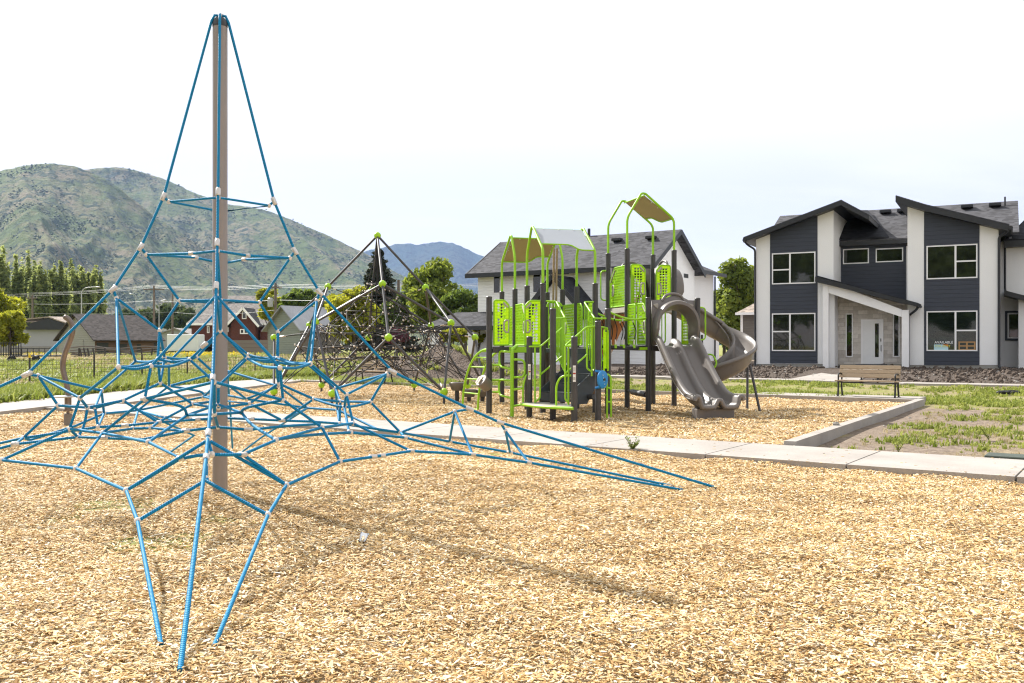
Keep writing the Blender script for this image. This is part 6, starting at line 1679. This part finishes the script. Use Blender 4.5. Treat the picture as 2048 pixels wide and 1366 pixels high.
def crown_clumps(c,r,k,seed,cl=.38,low=-.75):
    g=random.Random(seed); out=[]
    for i in range(k):
        while True:
            d=V(g.uniform(-1,1),g.uniform(-1,1),g.uniform(low,1))
            if d.length<1: break
        if d.length<.45: d=d.normalized()*g.uniform(.45,.8)
        q=V(c[0]+d.x*r[0]*.82,c[1]+d.y*r[1]*.82,c[2]+d.z*r[2]*.82); s=cl*g.uniform(.55,1.15)
        out.append((q,(r[0]*s,r[1]*s,r[2]*s*.8)))
    return out
def trunkmesh(h,r,limbs,seed,crown_c,crown_r):
    g=random.Random(seed); mb=MB()
    mb.tube([V(0,0,-.4),V(g.uniform(-.1,.1),0,h*.3),V(g.uniform(-.2,.2),g.uniform(-.2,.2),h*.65),V(0,0,h*.92)],r,8,r2=r*.18)
    for i in range(limbs):
        z=h*g.uniform(.25,.7); a=g.random()*6.283; e=V(math.cos(a)*crown_r[0]*g.uniform(.4,.8),math.sin(a)*crown_r[1]*g.uniform(.4,.8),min(h*.98,z+crown_r[2]*g.uniform(.3,.8)))
        mb.tube([V(0,0,z),lerp(V(0,0,z),e,.5)+V(0,0,.2),e],r*.42,6,r2=r*.08)
    return mb
BARK={}
simple('bark',(.10,.08,.062),.9,0,.25,4,.5,20); simple('bark_pale',(.22,.19,.16),.9,0,.25,4,.5,20)
TREE_LIB={}
def tree(name,label,px,ytop,ybot,Y,wpx,mat,kind,group,cat='tree',nleaf=5200,leaf=.30,k=26,seed=1,z0=None,bark='bark'):
    """crown spans wpx photo pixels across and from ytop to ybot"""
    x=(px-1024)/F*Y; zt_=EYE-(ytop-HZ)/F*Y; zb=EYE-(ybot-HZ)/F*Y; w=wpx/F*Y/2
    gz=float(terr(x,Y)) if abs(x)<60 and Y<110 else .4
    T=thing(name,(x,Y,gz),label,cat,group); h=zt_-gz; cb=max(zb-gz,.15); rz=(h-cb)/2; cz=cb+rz
    if kind=='round': cl=crown_clumps((0,0,cz),(w,w*.9,rz),k,seed)
    elif kind=='poplar':
        cl=[]; g=random.Random(seed)
        for q in range(7):
            a=q*.9+g.random(); o=V(math.cos(a),math.sin(a),0)*w*(0 if q==0 else g.uniform(.4,.85)); top=(1.0 if q==0 else g.uniform(.70,.98)); b0=g.uniform(0,.25)
            for i in range(k//2):
                t=i/(k//2-1); zz=cb+(h-cb)*lerp(b0*.6,top*.97,t); ww=w*.50*(1-.60*t**2.2)*(1 if t>.12 else .7)
                cl.append((V(o.x*(.35+.75*t),o.y*(.35+.75*t),zz)+V(g.uniform(-1,1),g.uniform(-1,1),0)*ww*.35,(ww*g.uniform(.5,.9),ww*g.uniform(.5,.9),(h-cb)/k*2.6*g.uniform(.8,1.4))))
    elif kind=='spruce':
        cl=[]; g=random.Random(seed)
        for i in range(k):
            t=(i+.5)/k; zz=cb+(h-cb)*t; ww=w*(1.08-t)*1.15
            m=11 if t<.8 else 5
            for j in range(m):
                a=g.random()*6.28; q=ww*g.uniform(.35,.95); cl.append((V(math.cos(a)*q,math.sin(a)*q,zz-q*.18),(ww*.36+.15,ww*.36+.15,(h-cb)/k*.6)))
    me=leafmesh('crown',cl,nleaf,leaf,mat,seed,.5,1.0,.6 if kind=='poplar' else 0)
    o=link(bpy.data.objects.new('crown',me),T)
    tm=trunkmesh(h*.96,max(.08,h*.028),9 if kind=='round' else 0,seed,(0,0,cz),(w,w,rz))
    m2=tm.mesh('trunk',(0,0,0),60); m2.materials.append(MAT[bark]); link(bpy.data.objects.new('trunk',m2),T)
    return T
# poplars at the left
g_='tall poplars at the left'; g9=(0,14,2,20,6,-2,12,4)
for i,(px,yt,w,lab) in enumerate(((4,506,34,'poplar at the left picture edge, tallest of the left clump'),(32,512,30,'second slim poplar of the left clump'),(58,512,30,'third slim poplar of the left clump, beside the brown pole'),(82,514,34,'rightmost poplar of the left clump'),(122,528,30,'leftmost poplar of the clump behind the street lamp'),(143,533,32,'second poplar of the clump behind the street lamp'),(165,530,36,'middle poplar directly behind the street lamp pole'),(190,540,34,'rightmost poplar of the clump behind the street lamp'))):
    tree('poplar_tree',lab,px,yt+g9[i],676,160+7*(i%3),w*1.5,'leaf_poplar','poplar',g_,nleaf=6500,leaf=.46,k=20,seed=30+i,bark='bark_pale')
tree('leafy_tree','yellow-green tree crossing the left picture edge',-18,560,690,92,120,'leaf_lime','round','broadleaf trees on the left',nleaf=4600,leaf=.26,k=26,seed=50)
tree('leafy_tree','small bright green bushy tree below the poplars at far left',22,615,706,78,74,'leaf_lime','round','broadleaf trees on the left',nleaf=3200,leaf=.22,k=20,seed=51)
# far tree line
for i,(px,yt,w,lab) in enumerate(((262,618,70,'pale distant tree left end of the far tree line'),(300,612,80,'distant tree behind the crossarm pole in the far tree line'),(345,606,80,'distant round tree in the middle of the far tree line'),(385,616,60,'distant tree at the right end of the far tree line'),(225,636,60,'low distant tree right below the poplars'))):
    tree('distant_tree',lab,px,yt,664,260,w,'leaf_far','round','far tree line',nleaf=2600,leaf=.75,k=20,seed=60+i)
# middle
tree('yellow_green_tree','loose yellow-green tree behind the transformer pole',538,572,640,125,62,'leaf_lime','round','trees behind the sheds',nleaf=2800,leaf=.38,k=18,seed=71)
tree('round_tree','dense deep green round tree behind the metal roof shed',592,573,650,115,76,'leaf_deep','round','trees behind the sheds',nleaf=4200,leaf=.34,k=24,seed=72)
tree('yellow_green_tree','pale yellow-green tree at the right end of the metal shed roof',650,585,650,105,50,'leaf_lime','round','trees behind the sheds',nleaf=2200,leaf=.34,k=14,seed=73)
tree('young_maple','bright yellow-green maple behind the left half of the climbing dome',706,572,692,64,104,'leaf_lime','round','trees behind the dome',nleaf=5200,leaf=.19,k=30,seed=74)
tree('spruce_tree','dark pointed spruce rising behind the top of the dome',757,500,690,92,118,'leaf_spruce','spruce','trees behind the dome',nleaf=11000,leaf=.30,k=22,seed=75)
tree('broad_maple','tall mid-green maple behind the right side of the dome',862,520,675,84,128,'leaf_mid','round','trees behind the dome',nleaf=8000,leaf=.26,k=42,seed=76)
tree('broad_maple','wide dark green maple just left of the white house',930,572,690,80,118,'leaf_deep','round','trees behind the dome',nleaf=6500,leaf=.26,k=34,seed=77)
tree('broad_maple','lower green tree between spruce and tall maple',800,585,690,88,80,'leaf_deep','round','trees behind the dome',nleaf=4600,leaf=.26,k=24,seed=78)
tree('lilac_bush','purple flowering lilac bush behind the net of the dome',795,655,692,62,58,'leaf_purple','round','flowering bushes',cat='bush',nleaf=1500,leaf=.14,k=14,seed=80)
tree('lilac_bush','purple lilac bush right of the dome beside the porch',884,658,692,60,46,'leaf_purple','round','flowering bushes',cat='bush',nleaf=1300,leaf=.14,k=12,seed=81)
tree('green_shrub','yellow-green shrub before the porch of the white house',908,648,694,52,56,'leaf_lime','round','shrubs by the porch',cat='shrub',nleaf=2000,leaf=.12,k=14,seed=82)
tree('green_shrub','yellow-green shrub between the two porch columns',957,650,694,56,40,'leaf_lime','round','shrubs by the porch',cat='shrub',nleaf=1600,leaf=.12,k=12,seed=83)
# big trees between the two houses
tree('shade_tree','tall dense green tree filling the gap between the houses',1478,505,694,84,96,'leaf_mid','round','trees between the houses',nleaf=8000,leaf=.26,k=40,seed=85)
tree('shade_tree','darker lower tree behind the taupe house in the gap',1448,580,716,92,110,'leaf_deep','round','trees between the houses',nleaf=5200,leaf=.28,k=26,seed=86)
tree('shade_tree','dense tree partly behind the left wing of the modern house',1510,530,694,96,80,'leaf_deep','round','trees between the houses',nleaf=5200,leaf=.30,k=26,seed=87)

# trees across the road behind the viewer: seen only as reflections in the house windows
for i,(x,y,s,lab) in enumerate(((-58,-24,1.3,'big tree behind the viewer, first of the row reflected in the house windows'),(-46,-22,1.2,'big tree behind the viewer, second of the row reflected in the house windows'),(-35,-25,1.35,'big tree behind the viewer, third of the row reflected in the house windows'),(-24,-23,1.25,'big tree behind the viewer, fourth of the row reflected in the house windows'),(-13,-25,1.3,'big tree behind the viewer, last of the row reflected in the house windows'))):
    if i==0:
        T0=T=thing('roadside_tree',(x,y,0),lab,'tree','roadside trees'); cl=crown_clumps((0,0,7.0),(6.2,6.0,6.4),34,90)
        cr=link(bpy.data.objects.new('crown',leafmesh('crown',cl,7000,.55,'leaf_deep',90)),T); me=trunkmesh(12,.4,8,90,(0,0,7),(6,6,6)).mesh('trunk',(0,0,0),60); me.materials.append(MAT['bark']); tr=link(bpy.data.objects.new('trunk',me),T)
    else:
        T=T0.copy(); COL.objects.link(T); T.location=(x,y,0); T['label']=lab
        for c in (cr,tr): d=c.copy(); COL.objects.link(d); d.parent=T
    T.scale=(s,s,s); T.rotation_euler=(0,0,i*1.7)
# ================================================================= hills
def ridge_mesh(name,prof,r0,r1,mat,seed,amp,foot=0.0,nr=120,na=640,rough=1.0,back=1.4,crag=.5):
    """terrain wedge whose crest follows prof [(photo px, photo py)] at distance r1"""
    xs=np.array([p[0] for p in prof],float); ys=np.array([p[1] for p in prof],float)
    px=np.linspace(xs.min(),xs.max(),na); k=(px-1024)/F; g=np.random.default_rng(seed); jag=np.interp(px,np.linspace(px.min(),px.max(),na//3),g.normal(0,.9,na//3))+np.interp(px,np.linspace(px.min(),px.max(),na//14),g.normal(0,2.0*crag,na//14))
    top=(HZ-np.interp(px,xs,ys)-jag*crag)/F*r1; ph=g.random((14,4))*6.283
    rows=[]; ts=np.concatenate([np.linspace(0,1,nr),np.linspace(1.04,back,8)])
    for t in ts:
        Y=r0+(r1-r0)*t; X=k*Y
        if t<=1: h=top*(.10*t+.90*(t**1.25))
        else: h=top*(1-(t-1)*.8)
        # spurs and gullies running downhill
        n=np.zeros_like(X); s=amp
        u=X/r1*9+t*1.6
        for i in range(9):
            f=1.9**i*.9; n+=s*(1-np.abs(np.sin(u*f+ph[i,0]+1.1*np.sin(t*2.2*f*.5+ph[i,1])+.6*np.sin(u*f*.37+ph[i,2])))*2)
            s*=.51
        env=np.sin(min(t,1)*math.pi)**.7 if t<=1 else 0
        z=foot+h+n*env*rough+ (n*.06*rough if t>.9 else 0)
        rows.append(np.stack([X,np.full_like(X,Y),np.maximum(z,-3)],-1))
    v=np.stack(rows); nr_,na_=v.shape[:2]; i=np.arange(nr_*na_).reshape(nr_,na_)
    f=np.stack([i[:-1,:-1],i[:-1,1:],i[1:,1:],i[1:,:-1]],-1).reshape(-1,4)
    me=bpy.data.meshes.new(name); me.from_pydata(v.reshape(-1,3).tolist(),[],f.tolist()); me.polygons.foreach_set('use_smooth',[True]*len(me.polygons))
    me.materials.append(MAT[mat]); o=link(bpy.data.objects.new(name,me)); o['kind']='structure'
    return v
hv1=ridge_mesh('near_hill',[(-420,400),(-250,372),(-120,352),(0,342),(40,333),(75,327),(100,324),(125,325),(148,329),(170,338),(200,350),(235,370),(270,398),(310,430),(360,462),(410,498),(460,530),(520,566),(590,600),(660,625),(740,650),(900,668),(1000,674)],1500,2700,'hill_green',3,62,0)
hv2=ridge_mesh('middle_hill',[(-100,360),(60,345),(140,338),(185,333),(235,330),(275,338),(330,358),(390,385),(440,405),(490,413),(530,420),(590,440),(650,465),(700,490),(735,506),(790,540),(850,575),(930,610),(1040,645),(1150,670)],2300,3700,'hill_green',8,75,0)
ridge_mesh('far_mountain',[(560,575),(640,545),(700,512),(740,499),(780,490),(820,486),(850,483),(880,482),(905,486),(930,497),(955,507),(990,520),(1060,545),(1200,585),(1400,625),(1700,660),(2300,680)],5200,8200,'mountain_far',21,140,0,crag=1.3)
def scrub(name,v,n,seed,s0,s1):
    g=np.random.default_rng(seed); nr,na=v.shape[:2]; i=g.integers(8,nr-8,n*6); j=g.integers(1,na-1,n*6); p=v[i,j]
    lap=(v[i,np.minimum(j+4,na-1)][:,2]+v[i,np.maximum(j-4,0)][:,2]-2*p[:,2])          # hollows hold the scrub
    m=np.sin(p[:,0]*.011+seed)*np.cos(p[:,1]*.009+seed*2)+.8*np.sin(p[:,0]*.027-p[:,1]*.019+seed)+lap*.16+g.normal(0,.8,len(p))
    k=np.argsort(-m)[:n]; p=p[k]+g.normal(0,5,(n,3))*[1,1,0]
    s=g.uniform(s0,s1,n); src=[]
    for q in range(3):
        r=random.Random(q+40); b=MB(); b.ball((0,0,.25),1,8,5,(1,1,.75)); b.v=[tuple(Vector(x)*r.uniform(.75,1.25)) for x in b.v]; src.append(b)
    scatter(name,p,np.stack([0*s,0*s,g.random(n)*6.28],-1),np.stack([s*1.3,s*1.3,s],-1),src,MAT['scrub'],name+'_pieces')
scrub('hill_scrub',hv1,8000,2,1.0,2.6); scrub('middle_hill_scrub',hv2,6000,5,1.4,3.2)
# air
mb=MB(); mb.box((0,4400,545),(15000,11200,1110)); me=mb.mesh('haze'); hm=bpy.data.materials.new('haze'); hm.use_nodes=True
t=hm.node_tree; t.nodes.remove(t.nodes['Principled BSDF']); pv=t.nodes.new('ShaderNodeVolumePrincipled'); pv.inputs['Color'].default_value=(.44,.62,1,1)
pv.inputs['Density'].default_value=HAZE; pv.inputs['Anisotropy'].default_value=.2; t.links.new(pv.outputs[0],t.nodes['Material Output'].inputs['Volume'])
me.materials.append(hm); o=link(bpy.data.objects.new('haze',me)); o['kind']='stuff'
# ================================================================= sky, sun, camera
SEL,SAZ=math.radians(41),math.radians(-44.5)
w=bpy.data.worlds.new('World'); SC.world=w; w.use_nodes=True; t=w.node_tree; bg=t.nodes['Background']
sky=t.nodes.new('ShaderNodeTexSky'); sky.sky_type='NISHITA'; sky.sun_disc=False; sky.sun_elevation=SEL; sky.sun_rotation=SAZ; sky.altitude=1400; sky.air_density=1; sky.dust_density=.6
tc=t.nodes.new('ShaderNodeTexCoord'); sp=t.nodes.new('ShaderNodeSeparateXYZ'); t.links.new(tc.outputs['Generated'],sp.inputs[0])
def M(op,a,b=0):
    x=t.nodes.new('ShaderNodeMath'); x.operation=op
    for i,v in enumerate((a,b)):
        if hasattr(v,'node'): t.links.new(v,x.inputs[i])
        else: x.inputs[i].default_value=v
    return x.outputs[0]
# clouds on a flat layer overhead: direction divided by its height
zz=M('ADD',M('MAXIMUM',sp.outputs[2],0.0),.10); cx=t.nodes.new('ShaderNodeCombineXYZ')
t.links.new(M('DIVIDE',sp.outputs[0],zz),cx.inputs[0]); t.links.new(M('DIVIDE',sp.outputs[1],zz),cx.inputs[1])
def noise(s,d,dist=0,off=(0,0,0)):
    mp=t.nodes.new('ShaderNodeMapping'); mp.inputs['Location'].default_value=off; mp.inputs['Scale'].default_value=(.6,1,1); t.links.new(cx.outputs[0],mp.inputs[0])
    n=t.nodes.new('ShaderNodeTexNoise'); n.inputs['Scale'].default_value=s; n.inputs['Detail'].default_value=d; n.inputs['Distortion'].default_value=dist; n.inputs['Roughness'].default_value=.55; t.links.new(mp.outputs[0],n.inputs['Vector']); return n.outputs['Fac']
def ramp(f,stops):
    r=t.nodes.new('ShaderNodeValToRGB')
    while len(r.color_ramp.elements)<len(stops): r.color_ramp.elements.new(.5)
    for e,(p,c) in zip(r.color_ramp.elements,stops): e.position=p; e.color=(*c,1)
    t.links.new(f,r.inputs[0]); return r.outputs[0]
n1=noise(.75,7,.4,(3.1,1.2,0)); n2=noise(2.2,6,.3,(7,2,0))
nn=M('ADD',M('MULTIPLY',n1,.7),M('MULTIPLY',n2,.3))
mask=ramp(nn,[(.37,(.36,.36,.36)),(.47,(.72,.72,.72)),(.56,(1,1,1))])
# thicker cloud overhead, opener toward the horizon
thick=ramp(sp.outputs[2],[(.0,(0,0,0)),(.10,(.0,.0,.0)),(.22,(1,1,1))])
mx0=t.nodes.new('ShaderNodeMix'); mx0.data_type='RGBA'; t.links.new(thick,mx0.inputs['Factor']); t.links.new(mask,mx0.inputs['A']); mx0.inputs['B'].default_value=(1,1,1,1)
cc0=ramp(nn,[(.40,CLOUD_LO),(.60,CLOUD_HI)])
cx2=t.nodes.new('ShaderNodeMix'); cx2.data_type='RGBA'; t.links.new(thick,cx2.inputs['Factor']); t.links.new(cc0,cx2.inputs['A']); cx2.inputs['B'].default_value=(1,1,1,1); cc=cx2.outputs['Result']
mx=t.nodes.new('ShaderNodeMix'); mx.data_type='RGBA'; t.links.new(mx0.outputs['Result'],mx.inputs['Factor']); tint=t.nodes.new('ShaderNodeMix'); tint.data_type='RGBA'; tint.blend_type='MULTIPLY'; tint.inputs['Factor'].default_value=1; tint.inputs['B'].default_value=(1.34,.96,1.10,1); t.links.new(sky.outputs[0],tint.inputs['A']); t.links.new(tint.outputs['Result'],mx.inputs['A'])
sc=t.nodes.new('ShaderNodeMix'); sc.data_type='RGBA'; sc.blend_type='MULTIPLY'; sc.inputs['Factor'].default_value=1; t.links.new(cc,sc.inputs['A']); sc.inputs['B'].default_value=(CLOUD_G,CLOUD_G,CLOUD_G,1)
t.links.new(sc.outputs['Result'],mx.inputs['B']); t.links.new(mx.outputs['Result'],bg.inputs[0]); bg.inputs[1].default_value=.1
L=bpy.data.lights.new('sun','SUN'); L.energy=SUN_E; L.angle=math.radians(.55); L.color=(1,.955,.89)
so=bpy.data.objects.new('sun',L); COL.objects.link(so); so.location=(-20,20,30)
sd=V(math.sin(SAZ)*math.cos(SEL),math.cos(SAZ)*math.cos(SEL),math.sin(SEL)); so.rotation_euler=sd.to_track_quat('Z','Y').to_euler()
cd=bpy.data.cameras.new('camera'); cam=bpy.data.objects.new('camera',cd); COL.objects.link(cam); cam.location=(0,0,EYE); cam.rotation_euler=(math.pi/2,0,0)
cd.sensor_width=36; cd.lens=F/2048*36; cd.shift_y=(HZ-683)/2048; cd.clip_start=.05; cd.clip_end=40000; SC.camera=cam
SC.view_settings.view_transform='Standard'; SC.view_settings.look='None'; SC.view_settings.exposure=EXPO; SC.view_settings.gamma=1; SC.view_settings.use_curve_mapping=False
SC.render.engine='CYCLES'; cy=SC.cycles; cy.max_bounces=8; cy.transparent_max_bounces=16; cy.diffuse_bounces=3; cy.glossy_bounces=3; cy.transmission_bounces=6; cy.volume_bounces=0; cy.volume_step_rate=4; cy.use_denoising=True; cy.filter_width=1.2
